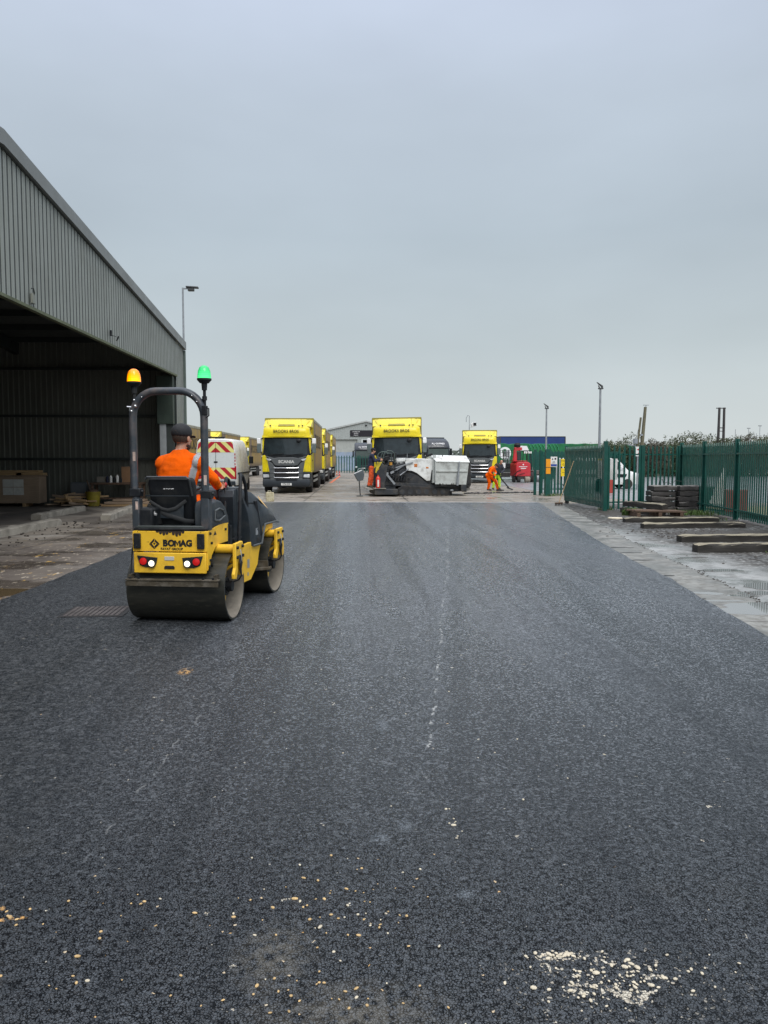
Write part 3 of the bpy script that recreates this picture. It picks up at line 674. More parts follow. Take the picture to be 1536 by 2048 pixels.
# loose chippings scattered on the new tarmac
tanM = M('tan chipping', (.52,.36,.17), .8, var=.3, sc=40); creM = M('pale cream chipping', (.56,.50,.38), .8, var=.2, sc=40)
for nm_,mt_,sd,cfg in (('tan',tanM,61,[(-.10,2.75,.34,.28,46),(-.85,2.75,.35,.25,12),(-.15,2.32,.30,.08,26),(-1.3,2.78,.08,.05,14),(-.9,2.4,.2,.1,8)]),('pale cream',creM,62,[(.80,2.34,.20,.09,80),(.69,2.47,.08,.025,32),(1.1,2.40,.20,.05,12),(-.2,2.7,.5,.4,26),(.45,3.45,.03,.15,10),(.3,4.5,1.6,1.5,14)])):
    rr = random.Random(sd); m = MB()
    for cx,cy,sx,sy,n in cfg:
        for k in range(n):
            q_ = rr.uniform(.0022,.0062)*(1.5 if rr.random()<.12 else 1)
            x_,y_ = cx+rr.gauss(0,sx*.6), cy+rr.gauss(0,sy*.6)
            M_ = Matrix.Rotation(rr.uniform(0,6.3),3,'Z') @ Matrix.Rotation(rr.uniform(-.3,.3),3,'X')
            m.ell((x_,y_,.0215), (q_*rr.uniform(1,1.8),q_,q_*.55), 7, 5, M_)
    tag(m.build('loose_chippings',mt_,None,smooth=20),kind='stuff',label=nm_+' stone chippings scattered on the fresh tarmac in the foreground',cat='chippings')
# ================================================================ FENCES
def picket(mb, x, y, z0, z1, ang, wd=.068, dp=.022):
    c_, s_ = math.cos(ang), math.sin(ang)
    prof = [(-wd/2,z0),(wd/2,z0),(wd/2,z1-.09),(wd*.30,z1-.05),(0,z1),(-wd*.30,z1-.05),(-wd/2,z1-.09)]
    A = [mb.bm.verts.new((x+u*c_+dp*s_, y+u*s_-dp*c_, z)) for u,z in prof]
    B = [mb.bm.verts.new((x+u*c_, y+u*s_, z)) for u,z in prof]
    n = len(prof)
    for i in range(n): mb.bm.faces.new((A[i],A[(i+1)%n],B[(i+1)%n],B[i]))
    mb.bm.faces.new(A); mb.bm.faces.new(B[::-1])
def fence(name, label, cat, pts, h=2.2, pitch=.155, pw=.068, post=.10, z0=.06, group=None, rails=(.28,1.85), mat=None, posth=0, skip_first=False):
    mat = mat or grn
    o0 = Vector((*pts[0],0)); t = thing(name, o0, 0, label, cat, group)
    for i,p in enumerate(pts):
        if skip_first and i == 0: continue
        x,y = p[0]-o0.x, p[1]-o0.y
        m = MB(); m.box(x-post/2,x+post/2,y-.02,y+.04,0,h+posth); m.box(x-.02,x+.02,y-.05,y+.07,0,h+posth-.004); m.build('post', mat, t, .004)
    for a,b in zip(pts,pts[1:]):
        A = Vector((a[0]-o0.x,a[1]-o0.y,0)); B = Vector((b[0]-o0.x,b[1]-o0.y,0)); d = B-A; L = d.length; ang = math.atan2(d.y,d.x); nn = Vector((-d.y,d.x,0)).normalized()
        m = MB()
        for rz_ in rails: m.bar(A+nn*.03+Vector((0,0,rz_)),B+nn*.03+Vector((0,0,rz_)),.045,.045)
        m.build('rail', mat, t)
        m = MB(); n = int(L/pitch)
        for k in range(n):
            q = A + d*((k+.5)/n); picket(m,q.x,q.y,z0+random.uniform(-.01,.01),h-.02+random.uniform(-.008,.008),ang+random.uniform(-.03,.03),pw)
        m.build('pickets', mat, t, smooth=0)
    return t
fence('palisade_fence','green palisade fence running away from the camera along the right side','fence',[(8.75,9.4),(9.2,12.4),(9.68,15.3),(10.13,18.2),(10.60,21.1),(10.95,23.9),(11.25,26.3)],h=2.2,post=.13,posth=.06)
fence('palisade_fence','green palisade fence between the open gate and the corner post behind the stacked sleepers','fence',[(8.16,24.9),(9.5,25.35),(11.12,26.25)],h=2.16,pitch=.19,post=.11)
# open gate leaf
gt = thing('gate_leaf',(8.08,24.75,0),0,'open green palisade gate leaf with a broom leaning on it','gate')
m = MB(); m.box(-.06,.06,-.06,.06,0,2.28); m.build('hinge_post', grn, gt, .006)
m = MB(); m.box(-.04,.04,.12,4.75,.22,.30); m.box(-.04,.04,.12,4.75,1.98,2.04); m.box(-.04,.04,4.66,4.75,.1,2.2); m.box(-.04,.04,.10,.18,.1,2.1); m.build('frame', grn, gt)
m = MB()
for k in range(27): picket(m,-.045,.20+k*.168,.10,2.16,math.pi/2,.085)
m.build('pickets', grn, gt, smooth=0)
m = MB(); m.box(-.10,-.05,.5,.72,.95,1.05); m.box(-.14,-.05,.55,.62,.62,1.0); m.build('slide_bolt', grn, gt, .004)
m = MB(); m.obox((0,4.5,.05),(.12,.14,.12)); m.build('gate_wheel', blk, gt)
# fence and post on the far side of the entrance
t = fence('palisade_fence','short green palisade fence carrying warning signs on the far side of the gateway','fence',[(8.68,36.1),(10.2,36.0),(11.6,36.0)],h=2.12,pitch=.15,post=.10,pw=.09)
gp = thing('gate_post',(8.78,35.1,0),0,'thick green gate post with two orange plates on it','gate post')
m = MB(); m.box(-.11,.11,-.11,.11,0,2.15); m.build('post', grn, gp, .006)
MB().box(-.105,.105,-.122,-.112,1.33,1.70).build('orange_plate', orp, gp); MB().box(-.105,.105,-.122,-.112,1.02,1.30).build('orange_plate', orp, gp)
m = MB(); m.box(-.42,-.30,.9,1.0,0,2.15); m.build('slam_post', grn, gp, .006)
def sign(name,label,loc,w_,h_,mat,lines,rz=0,tm=None,grp=None):
    t = thing(name,loc,rz,label,'sign',grp); MB().box(-w_/2,w_/2,0,.006,-h_/2,h_/2).build('plate',mat,t)
    for s,z,sz,dx in lines: text(s,sz,tm or inkM,t,(dx,-.003,z),ext=.001)
    return t
s_ = sign('safety_sign','white safety sign with two emblems above a blue band on the fence',(9.26,35.86,1.57),.32,.48,wht,[('SITE',.0,.06,0),('SAFETY',-.06,.05,0)])
MB().box(-.14,.14,-.006,-.002,-.21,-.11).build('blue_band',M('blue sign band',(.03,.07,.30),.5),s_)
m = MB(); m.prism([(-.10,.10),(-.02,.10),(-.06,.17)],'Y',-.006,-.002); m.lathe([(.03,-.006),(.045,-.006),(.045,-.002),(.03,-.002)],(.07,0,.14),'Y',16); m.build('emblems',inkM,s_)
sign('warning_sign','upper yellow sign reading gate on the fence beside the gate leaf',(9.83,35.86,1.52),.46,.36,goldp,[('PLEASE SHUT',.09,.07,0),('GATE',-.08,.13,.0)])
sign('warning_sign','lower yellow sign on the fence beside the gate leaf',(9.83,35.86,1.08),.46,.38,goldp,[('Please',.10,.07,0),('drive carefully',-.01,.06,0),('on site',-.10,.06,0)])
sign('notice_board','tall white notice panel seen through the pickets beside the hinge post',(8.75,26.1,1.35),.38,.72,wht,[])
sign('notice_board','white notice panel with yellow edging behind the open gate leaf',(8.95,27.6,1.35),.40,.74,wht,[])
MB().box(-.20,.20,-.004,-.001,.30,.36).build('yellow_edge',goldp,bpy.data.objects['notice_board.001'])
# far fence in front of the grey workshop
fence('palisade_fence','dark green palisade fence in front of the grey workshop building','fence',[(-5.5,93),(-2.6,93),(.3,93),(3.2,93),(6.1,93)],h=2.15,pitch=.30,pw=.11,post=.12)
fence('palisade_fence','long green palisade fence behind the red forklift','fence',[(14.0,62),(17.5,61.5),(21,61)],h=2.35,pitch=.135,pw=.12,post=.12)
fence('palisade_fence','green palisade fence of the far yard beyond the white van','fence',[(21,60),(16.5,70)],h=2.2,pitch=.2,pw=.1,post=.12)

# ================================================================ sleepers, stack, odds
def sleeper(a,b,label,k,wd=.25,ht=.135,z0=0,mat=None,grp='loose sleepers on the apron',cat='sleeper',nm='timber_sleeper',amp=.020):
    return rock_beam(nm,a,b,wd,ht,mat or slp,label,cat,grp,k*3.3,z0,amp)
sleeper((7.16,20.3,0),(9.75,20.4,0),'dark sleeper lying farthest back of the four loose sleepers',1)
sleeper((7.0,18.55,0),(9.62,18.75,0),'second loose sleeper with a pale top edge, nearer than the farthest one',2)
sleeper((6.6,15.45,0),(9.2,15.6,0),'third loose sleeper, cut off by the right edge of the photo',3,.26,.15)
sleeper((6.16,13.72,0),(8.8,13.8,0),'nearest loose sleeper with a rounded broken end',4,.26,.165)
stackg = 'stacked concrete kerbs by the fence'
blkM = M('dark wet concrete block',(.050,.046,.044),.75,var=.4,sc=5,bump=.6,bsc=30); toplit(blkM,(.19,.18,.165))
names = ['bottom','second lowest','middle','second highest','top']
for k in range(5):
    for j in range(2):
        x0 = 9.48+j*.86; dx = random.uniform(-.03,.03)
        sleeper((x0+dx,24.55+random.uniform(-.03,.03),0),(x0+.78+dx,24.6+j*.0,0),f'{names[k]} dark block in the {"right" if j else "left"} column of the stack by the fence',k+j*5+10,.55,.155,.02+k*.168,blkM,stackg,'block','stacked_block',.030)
m = MB(); m.tube([(0,0,0),(.03,0,.16),(.12,0,.18),(.16,0,.03),(.3,0,.1),(.4,0,.02)],.012,6); m.tube([(.42,0,.02),(.55,0,.14),(.75,0,.10)],.01,6)
o = simple('steel_strap','bent rusty steel strapping curling on top of the block stack','strap',m,dsteel,0); o.location=(9.75,24.5,.87)
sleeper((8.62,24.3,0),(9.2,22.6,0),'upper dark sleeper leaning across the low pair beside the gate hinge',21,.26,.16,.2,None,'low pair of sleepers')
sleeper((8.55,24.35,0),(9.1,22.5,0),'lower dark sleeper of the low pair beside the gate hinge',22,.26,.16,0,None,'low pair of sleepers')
t = thing('broken_pallet',(8.9,22.55,0),2,'broken brown timber pallet in front of the block stack','pallet')
for z_ in (.16,):
    for yy in (-.25,0,.25): MB().obox((random.uniform(-.04,.04),yy,z_),(1.55,.17,.045),(0,random.uniform(-1,1.5),random.uniform(-2,2))).build('board',oldw,t,.004)
for xx in (-.65,0,.65): MB().box(xx-.05,xx+.05,-.35,.35,0,.13).build('bearer',oldw,t)
m = MB(); m.lathe([(.001,0),(.20,0),(.21,.02),(.19,.035),(.001,.04)],n=20); o = simple('stone_slab','flat cream coloured stone lying at the edge of the wet apron','stone',m,M('cream stone',(.62,.55,.42),.7,var=.15),0); o.location=(7.33,21.5,.01); o.scale=(1,.8,1)
# broom
t = thing('broom',(7.36,27.7,.01),0,'wooden broom leaning against the open gate leaf','broom')
m = MB(); m.tube([(0,0,.10),(.62,.35,1.62)],.014,8); m.build('handle',pine,t)
m = MB(); m.obox((0,0,.09),(.32,.07,.05),(0,0,25)); m.build('head',oldw,t,.004)
m = MB()
for k in range(40):
    u = random.uniform(-.15,.15); v = random.uniform(-.04,.04); m.cyl((u*.9-v*.4,u*.42+v,.07),(u*1.1,u*.45+v*1.7,0),.006,.003,4)
m.build('bristles',M('bristle',(.04,.03,.025),.9),t)
def clump(x,y,n,r,hm,seed):
    rr = random.Random(seed); m = MB()
    for i in range(n):
        a = rr.uniform(0,6.28); q = rr.uniform(0,r); bx,by = x+q*math.cos(a), y+q*math.sin(a)*.6; h = hm*rr.uniform(.4,1); b = rr.uniform(0,6.28); l = h*.6
        w_ = rr.uniform(.006,.012); c_,s_ = math.cos(b),math.sin(b)
        m.bm.faces.new([m.bm.verts.new(p) for p in ((bx-s_*w_,by+c_*w_,0),(bx+s_*w_,by-c_*w_,0),(bx+c_*l*.5,by+s_*l*.5,h*.8),)])
        m.bm.faces.new([m.bm.verts.new(p) for p in ((bx+c_*l*.3-s_*w_,by+s_*l*.3+c_*w_,h*.45),(bx+c_*l*.3+s_*w_,by+s_*l*.3-c_*w_,h*.45),(bx+c_*l,by+s_*l,h))])
    return m
grassM = M('weedy grass',(.07,.13,.02),.7,var=.5,sc=8)
for k,(x,y,n,r,h) in enumerate([(8.28,22.9,260,.30,.28),(10.3,22.9,420,.9,.20),(10.7,24.6,240,.5,.22),(7.6,13.5,60,.25,.10),(9.9,35.9,300,1.5,.14),(8.9,35.0,90,.3,.12),(8.3,25.2,120,.35,.2),(9.6,20.8,160,.6,.14)]):
    tag(clump(x,y,n,r,h,k).build('grass',grassM,None,smooth=0,recalc=False),kind='stuff',label='weedy grass growing along the fence foot',cat='grass')
m = MB(); rr = random.Random(5)
for k in range(420):
    if k%3==0: x,y = rr.uniform(-8.2,-6.6),rr.uniform(15,21)
    elif k%3==1: x,y = 7.4+rr.gauss(0,.8),17.2+rr.gauss(0,.8)
    else: x,y = 8.2+rr.gauss(0,1.1),11.8+rr.gauss(0,.9)
    if k%3 and x>9.2: continue
    s_ = rr.uniform(.008,.035); m.ell((x,y,s_*.4),(s_,s_*rr.uniform(.6,1),s_*.6),6,4)
tag(m.build('loose_gravel',mudM,None,smooth=0),kind='stuff',label='loose grit and stones scattered on the apron',cat='gravel')
m = MB()
for k in range(160):
    x = rr.uniform(5.3,9.0); y = 38.0+.28*(x-7)+rr.gauss(0,.12); s_ = rr.uniform(.02,.07); m.ell((x,y,s_*.4),(s_,s_,s_*.6),6,4)
tag(m.build('tarmac_crumbs',M('black crumbs',(.02,.02,.02),.7),None,smooth=0),kind='stuff',label='line of black tarmac crumbs left on the concrete',cat='crumbs')
# jerry can
t = thing('jerry_can',(-3.45,30.75,0),12,'dirty cream plastic jerry can standing at the end of the tarmac','jerry can')
m = MB(); m.box(-.16,.16,-.10,.10,0,.38); m.build('body',M('dirty cream plastic',(.50,.45,.30),.6,var=.15,dirt=(.20,.15,.07),damt=.8,dsc=9),t,.035,seg=3)
m = MB(); m.tube([(-.09,0,.37),(-.07,0,.43),(.03,0,.43),(.05,0,.37)],.016,8); m.build('handle',M('cream plastic',(.5,.46,.34),.6),t)
m = MB(); m.cyl((.11,0,.37),(.11,0,.43),.032); m.build('cap',blk,t)
m = MB(); m.box(-.17,.17,-.105,.105,.17,.185); m.build('rib',M('cream plastic',(.5,.46,.34),.6),t,.003)
# cones and orange line
for k,(x,y) in enumerate([(-2.05,80.5),(-1.75,79.0)]):
    t = thing('traffic_cone',(x,y,0),0,['orange and white traffic cone beside the farthest yellow lorry','dark traffic cone just right of the orange and white one'][k],'cone','traffic cones'); t.scale = (.6,.6,.7)
    MB().box(-.2,.2,-.2,.2,0,.03).build('base',blk,t)
    m = MB(); m.lathe([(.15,.03),(.03,.72),(.0001,.73)],n=16); m.build('cone',M('cone orange',(.55,.16,.08),.6) if k==0 else red,t)
    m = MB(); m.lathe([(.109,.25),(.073,.45)],n=16); m.lathe([(.112,.25),(.076,.45)],n=16); m.build('sleeve',rwh,t)
slab('orange_line',[(-1.95,55),(-1.75,55),(-1.55,77),(-1.75,77)],0,.005,M('orange line paint',(.65,.16,.07),.7,var=.3,sc=3))
# ================================================================ LORRIES
def wheel(t, x, y, r, wd, side, name='wheel'):
    """side +1 = outer face towards +x"""
    m = MB(); m.lathe([(r*.58,-wd/2),(r*.93,-wd/2),(r,-wd*.36),(r,wd*.36),(r*.93,wd/2),(r*.58,wd/2)],(x,y,r),'X',28)
    o = m.build(name, rub, t)
    m = MB(); f = side*wd/2
    m.lathe([(r*.575,f*.95),(r*.54,f*.95),(r*.50,f*.4),(r*.26,f*.35),(r*.24,f*.75),(r*.12,f*.8),(.001,f*.8)],(x,y,r),'X',24)
    for k in range(8):
        a = k*math.pi/4; m.cyl((x+f*.4,y+r*.4*math.cos(a),r+r*.4*math.sin(a)),(x+f*.52,y+r*.4*math.cos(a),r+r*.4*math.sin(a)),.02,n=6)
    m.build('rim', stl, o); return o
grill = M('satin grey grille paint',(.12,.13,.135),.35,.3,var=.1)
lampM = M('clear headlamp',(.62,.64,.66),.12,.3,var=.2)
def cabsec(y,z0,z1,hw,r=.08): return None
def make_lorry(label, plate='KT24 GVX'):
    t = thing('box_lorry',(0,0,0),0,label,'lorry','yellow curtain sided lorries')
    # cab shell: lofted along y
    W = 1.21
    def sec(y,z0,z1,hw,top=.10):
        return [(-hw,y,z0),(hw,y,z0),(hw,y,z1-top),(hw-top*.9,y,z1),(-hw+top*.9,y,z1),(-hw,y,z1-top)]
    m = MB(); m.loft([sec(.16,1.02,2.84,W-.02),sec(.24,1.02,2.95,W),sec(1.75,1.02,3.0,W),sec(1.85,1.1,2.98,W-.03)])
    m.build('cab', lem, t, .025)
    m = MB(); m.loft([sec(.28,.62,1.015,W-.03,.01),sec(1.8,.62,1.015,W-.03,.01)]); m.build('cab_base', dgr, t, .01)
    # curved roof visor panel
    m = MB(); secs = []
    for y,zb,zt,hw in ((-.02,2.80,3.02,1.06),(.02,2.78,3.16,1.12),(.10,2.82,3.26,1.16),(.30,2.9,3.33,1.17),(.7,2.95,3.34,1.16)):
        secs.append([(-hw,y+.10,zb),(-hw*.8,y+.02,zb),(-hw*.4,y-.01,zb),(hw*.4,y-.01,zb),(hw*.8,y+.02,zb),(hw,y+.10,zb),(hw*.97,y+.10,zt-.08),(hw*.82,y+.03,zt),(hw*.4,y,zt),(-hw*.4,y,zt),(-hw*.82,y+.03,zt),(-hw*.97,y+.10,zt-.08)])
    m.loft(secs); vis = m.build('roof_visor', lem, t, .015)
    text('BROOKS BROS',.19,inkM,vis,(0,-.035,3.06),sx=.95,bold=.0025,space=1.06)
    m = MB(); m.loft([[(-1.15,.02,2.755),(1.15,.02,2.755),(1.13,.02,2.80),(-1.13,.02,2.80)],[(-1.19,.2,2.755),(1.19,.2,2.755),(1.17,.2,2.82),(-1.17,.2,2.82)]]); m.build('visor_lip', lem, t, .006)
    # air deflector
    m = MB(); secs = []
    for y,zt,hw in ((.30,3.34,.80),(.55,3.45,.93),(.95,3.62,1.02),(1.45,3.72,1.10),(1.85,3.72,1.14)):
        secs.append([(-hw-.06,y+.1,3.30),(hw+.06,y+.1,3.30),(hw,y+.08,zt-.05),(hw*.8,y,zt),(-hw*.8,y,zt),(-hw,y+.08,zt-.05)])
    m.loft(secs); m.build('air_deflector', lem, t, .012)
    for s in (-1,1):
        m = MB(); m.loft([[(s*.80,.45,3.32),(s*1.19,.62,3.32),(s*1.17,.70,3.36),(s*.82,.55,3.38)],[(s*.98,1.55,3.30),(s*1.22,1.8,3.30),(s*1.22,1.85,3.70),(s*1.02,1.7,3.72)]]); m.build('side_deflector', lem, t, .01)
    m = MB(); m.loft([[(-.42,.20,3.325),(.42,.20,3.325),(.40,.34,3.43),(-.40,.34,3.43)],[(-.40,.34,3.30),(.40,.34,3.30),(.38,.46,3.42),(-.38,.46,3.42)]]); m.build('roof_hatch', M('olive hatch',(.30,.25,.02),.4), t, .02)
    for xx in (-.78,.62,.80):
        m = MB(); m.cyl((xx,.12,3.30),(xx,.12,3.37),.035,n=10); m.build('marker_lamp', dgr, t)
    m = MB(); m.cyl((.72,.3,3.34),(.72,.3,3.68),.006,n=6); m.build('aerial', blk, t)
    # windscreen & surround
    m = MB(); m.loft([[(-1.10,-.005,1.86),(1.10,-.005,1.86),(1.20,.14,1.9),(1.18,.2,2.76),(1.06,.10,2.76),(-1.06,.10,2.76),(-1.18,.2,2.76),(-1.20,.14,1.9)]],close=False) if 0 else None
    def curve(z, off, yy): return [(-1.19,yy+.17,z),(-1.08,yy+.06,z),(-.6,yy+.005,z),(0,yy,z),(.6,yy+.005,z),(1.08,yy+.06,z),(1.19,yy+.17,z)]
    a = curve(1.84,0,.0); b = curve(2.77,0,.10)
    m = MB(); V = [m.bm.verts.new(p) for p in a]; U = [m.bm.verts.new(p) for p in b]
    for i in range(6): m.bm.faces.new((V[i],V[i+1],U[i+1],U[i]))
    m.build('screen_surround', blk, t, smooth=60)
    a = [(x*.945,y-.012,z) for x,y,z in curve(1.92,0,.008)]; b = [(x*.945,y-.012,z) for x,y,z in curve(2.70,0,.088)]
    m = MB(); V = [m.bm.verts.new(p) for p in a]; U = [m.bm.verts.new(p) for p in b]
    for i in range(6): m.bm.faces.new((V[i],V[i+1],U[i+1],U[i]))
    m.build('windscreen', glass, t, smooth=60)
    m = MB(); m.tube([(-.95,-.03,1.90),(-.1,-.045,1.97)],.014,6); m.tube([(.0,-.045,1.89),(.85,-.04,1.97)],.014,6); m.build('wipers', blk, t)
    m = MB(); m.ell((.62,-.05,2.60),(.13,.06,.09)); m.build('kerb_mirror', blk, t)
    # grey V panel
    m = MB(); m.prism([(-1.02,1.86),(-.60,1.74),(-.35,1.78),(.35,1.78),(.60,1.74),(1.02,1.86),(.78,1.66),(.56,1.40),(.40,1.37),(-.40,1.37),(-.56,1.40),(-.78,1.66)],'Y',-.055,.12); bad = m.build('badge_panel', grill, t, .012)
    text('SCANIA',.20,M('silver lettering',(.62,.62,.60),.4),bad,(0,-.060,1.56),bold=.006,sx=1.1,ext=.006)
    m = MB(); m.prism([(-.92,.92),(.92,.92),(.92,1.86),(-.92,1.86)],'Y',.0,.2); m.build('grille_back', blk, t)
    for z in (1.26,1.02,.78):
        m = MB(); m.tube([(-.62,-.02,z+.035),(-.56,-.07,z),(0,-.085,z-.004),(.56,-.07,z),(.62,-.02,z+.035)],.026,8,flat=(.8,1)); m.build('grille_bar', chrome, t)
    m = MB()
    for z in (1.14,.90): m.box(-.54,.54,-.05,-.01,z-.075,z+.075)
    m.build('grille_mesh', M('black mesh',(.008,.008,.009),.6), t)
    for s in (-1,1):
        m = MB(); m.prism([(s*.92,1.62),(s*.70,1.50),(s*.58,1.34),(s*.58,.58),(s*.78,.56),(s*.82,1.0)],'Y',-.045,.1); m.build('grille_side', grill, t, .01)
        m = MB()
        for z in (1.20,1.0,.80): m.box(min(s*.60,s*.80),max(s*.60,s*.80),-.052,-.046,z-.006,z+.006)
        m.build('grille_side_lines', blk, t)
        # yellow corner
        m = MB(); m.loft([[(s*.80,-.035,1.06),(s*1.19,.10,1.06),(s*1.215,.3,1.06),(s*.80,.2,1.06)],[(s*.84,-.035,1.45),(s*1.20,.10,1.45),(s*1.22,.3,1.45),(s*.84,.2,1.45)],[(s*.93,-.02,1.72),(s*1.20,.11,1.66),(s*1.22,.3,1.7),(s*.93,.2,1.72)],[(s*1.06,.04,1.90),(s*1.19,.13,1.86),(s*1.215,.3,1.9),(s*1.05,.2,1.90)]]); m.build('corner_panel', lem, t, .02)
        m = MB(); m.prism([(s*1.0,1.74),(s*.72,1.68),(s*.80,1.60),(s*.93,1.64)],'Y',-.062,-.03); m.build('upper_lamp', lampM, t, .006)
        m = MB(); m.loft([[(s*.80,-.05,.74),(s*1.16,.02,.74),(s*1.20,.22,.74),(s*.80,.15,.74)],[(s*.80,-.05,1.045),(s*1.17,.05,1.045),(s*1.20,.22,1.045),(s*.80,.15,1.045)]]); m.build('headlamp_housing', dgr, t, .015)
        m = MB(); m.loft([[(s*.84,-.058,.80),(s*1.14,.002,.78),(s*1.14,.03,.78),(s*.84,-.03,.80)],[(s*.86,-.055,.93),(s*1.15,.02,.95),(s*1.15,.04,.95),(s*.86,-.03,.93)]]); m.build('headlamp', lampM, t, .01)
        # mirrors
        m = MB(); m.loft([[(s*1.26,.10,2.45),(s*1.46,.16,2.45),(s*1.46,.34,2.45),(s*1.26,.28,2.45)],[(s*1.27,.10,2.72),(s*1.45,.16,2.72),(s*1.45,.30,2.72),(s*1.27,.24,2.72)]]); mr_ = m.build('mirror_housing', rwh, t, .03)
        m = MB(); m.loft([[(s*1.27,.12,2.0),(s*1.45,.17,2.0),(s*1.45,.32,2.0),(s*1.27,.26,2.0)],[(s*1.26,.12,2.44),(s*1.46,.17,2.44),(s*1.46,.33,2.44),(s*1.26,.27,2.44)]]); m.build('mirror_cover', M('grey mirror cover',(.12,.15,.15),.35), mr_, .02)
        m = MB(); m.tube([(s*1.16,.15,2.74),(s*1.28,.16,2.66)],.028,8); m.tube([(s*1.16,.15,1.93),(s*1.28,.2,2.03)],.028,8); m.build('mirror_arm', blk, mr_)
        # side window & door line
        m = MB(); m.prism([(.22,1.95),(1.15,1.90),(1.15,2.66),(.34,2.70)],'X',s*W-s*.01,s*(W+.006)); m.build('side_window', glass, t, .004)
        m = MB(); m.obox((s*(W+.008),1.22,1.7),(.006,.012,1.3)); m.obox((s*(W+.02),1.10,1.62),(.03,.16,.04)); m.build('door_handle', blk, t)
        m = MB(); m.box(min(s*.9,s*1.2),max(s*.9,s*1.2),.55,1.2,.32,.70); m.build('step', dgr, t, .02)
        wheel(t, s*1.04, 1.38, .50, .32, s)
    # bumper
    m = MB(); m.loft([[(-1.08,.0,.32),(1.08,.0,.32),(1.17,.25,.32),(-1.17,.25,.32)],[(-1.16,-.07,.42),(1.16,-.07,.42),(1.21,.3,.42),(-1.21,.3,.42)],[(-1.16,-.07,.58),(1.16,-.07,.58),(1.21,.3,.58),(-1.21,.3,.58)],[(-1.12,-.03,.73),(1.12,-.03,.73),(1.19,.3,.73),(-1.19,.3,.73)]]); m.build('bumper', M('dark bumper plastic',(.022,.029,.037),.45,var=.2), t, .02)
    m = MB(); m.box(-.52,.52,-.06,-.02,.60,.70); m.build('lower_intake', blk, t)
    pl = MB().box(-.26,.26,-.082,-.072,.40,.51).build('number_plate', plateM, t, .002)
    text(plate,.105,inkM,pl,(0,-.084,.455),sx=.78,bold=.002)
    # chassis
    m = MB(); m.box(-.45,.45,.4,9.6,.52,.95); m.box(-1.0,1.0,1.9,9.5,.93,1.02); m.build('chassis', dsteel, t)
    # box body
    bx0,by0,by1,bz0,bz1 = 1.245,1.98,11.3,1.02,3.80
    m = MB(); m.box(-bx0,bx0,by0,by0+.05,1.05,bz1-.04); m.box(-bx0,bx0,by1-.05,by1,1.05,bz1-.04); m.box(-bx0,bx0,by0+.051,by1-.051,1.05,1.2); bo = m.build('box_front', lem, t)
    m = MB(); m.box(-bx0+.01,bx0-.01,by0,by1,bz1-.05,bz1); m.build('box_roof', M('translucent grey roof',(.42,.42,.36),.6), t, .01)
    ol = M('olive corner trim',(.30,.27,.05),.45)
    m = MB(); m.box(-bx0-.012,bx0+.012,by0-.03,by0+.02,bz1-.09,bz1+.012); m.box(-bx0-.012,-bx0+.045,by0-.03,by0+.06,1.05,bz1-.09); m.box(bx0-.045,bx0+.012,by0-.03,by0+.06,1.05,bz1-.09); m.build('box_frame', ol, t, .004)
    for s in (-1,1):
        m = MB(); n = 60; lo_, hi_ = [], []
        for i in range(n+1):
            y = by0+.07+(by1-by0-.14)*i/n; k = .012*math.sin(i*1.9)+.012*mnoise.noise(Vector((i*.5,s,0)))
            lo_.append(m.bm.verts.new((s*(bx0+.012+k*.4),y,1.0))); hi_.append(m.bm.verts.new((s*(bx0+.006+k),y,3.64)))
        for i in range(n): m.bm.faces.new((lo_[i],lo_[i+1],hi_[i+1],hi_[i]))
        cu = m.build('curtain', curt, t, smooth=60)
        m = MB(); m.box(min(s*bx0,s*(bx0+.028)),max(s*bx0,s*(bx0+.028)),by0+.02,by1,3.63,3.76); m.build('roof_rail', M('weathered rail',(.34,.33,.26),.55,var=.15,dirt=(.15,.12,.07),damt=.5), t, .004)
        text('BROOKS BROS',1.05,M('faded dark lettering',(.05,.045,.03),.7),cu,(s*(bx0+.034),5.9,2.62),rot=(90,0,90*s),sx=.88,ext=.001)
        m = MB()
        for z in (.48,.72): m.box(min(s*1.16,s*1.20),max(s*1.16,s*1.20),3.0,7.0,z,z+.11)
        m.build('side_guard', M('scuffed guard rail',(.36,.37,.35),.5,.2), t)
        m = MB(); m.box(min(s*.7,s*1.12),max(s*.7,s*1.12),2.2,2.9,.40,.95); m.build('fuel_tank', stl if s<0 else blk, t, .05)
        m = MB(); m.box(min(s*.45,s*1.1),max(s*.45,s*1.1),1.98,9.8,.96,1.04); m.build('body_bearer', dsteel, t)
        for yy in (7.75,9.05): wheel(t, s*.98, yy, .49, .50, s)
    MB().box(-1.2,1.2,11.15,11.22,.45,.60).build('rear_bumper', blk, t)
    return t
L1 = make_lorry('yellow curtain sided lorry parked behind the jerry can, its whole front in view')
L1.location = (-3.46,38.2,0)
L4 = copy_tree(L1,(2.00,37.4,0),-3.5,'yellow box lorry directly behind the white paver'); L4.rotation_euler[1] = R(-1.0)
L5 = copy_tree(L1,(8.72,54.3,0),-8.5,'yellow box lorry parked behind the bending worker')
copy_tree(L1,(-3.36,51.3,0),0,'second yellow lorry in the line, its front hidden behind the lorry near the jerry can')
copy_tree(L1,(-3.28,64.6,0),0,'farthest yellow lorry of the line ending beside the traffic cones')
copy_tree(L1,(-11.45,43.2,0),0,'yellow lorry nearest the shed corner, showing tall letters on its curtain')
copy_tree(L1,(-11.45,57.0,0),0,'yellow lorry whose roof deflector shows above the white van')
copy_tree(L1,(-11.35,71.3,0),0,'farthest yellow lorry of the row behind the white van')

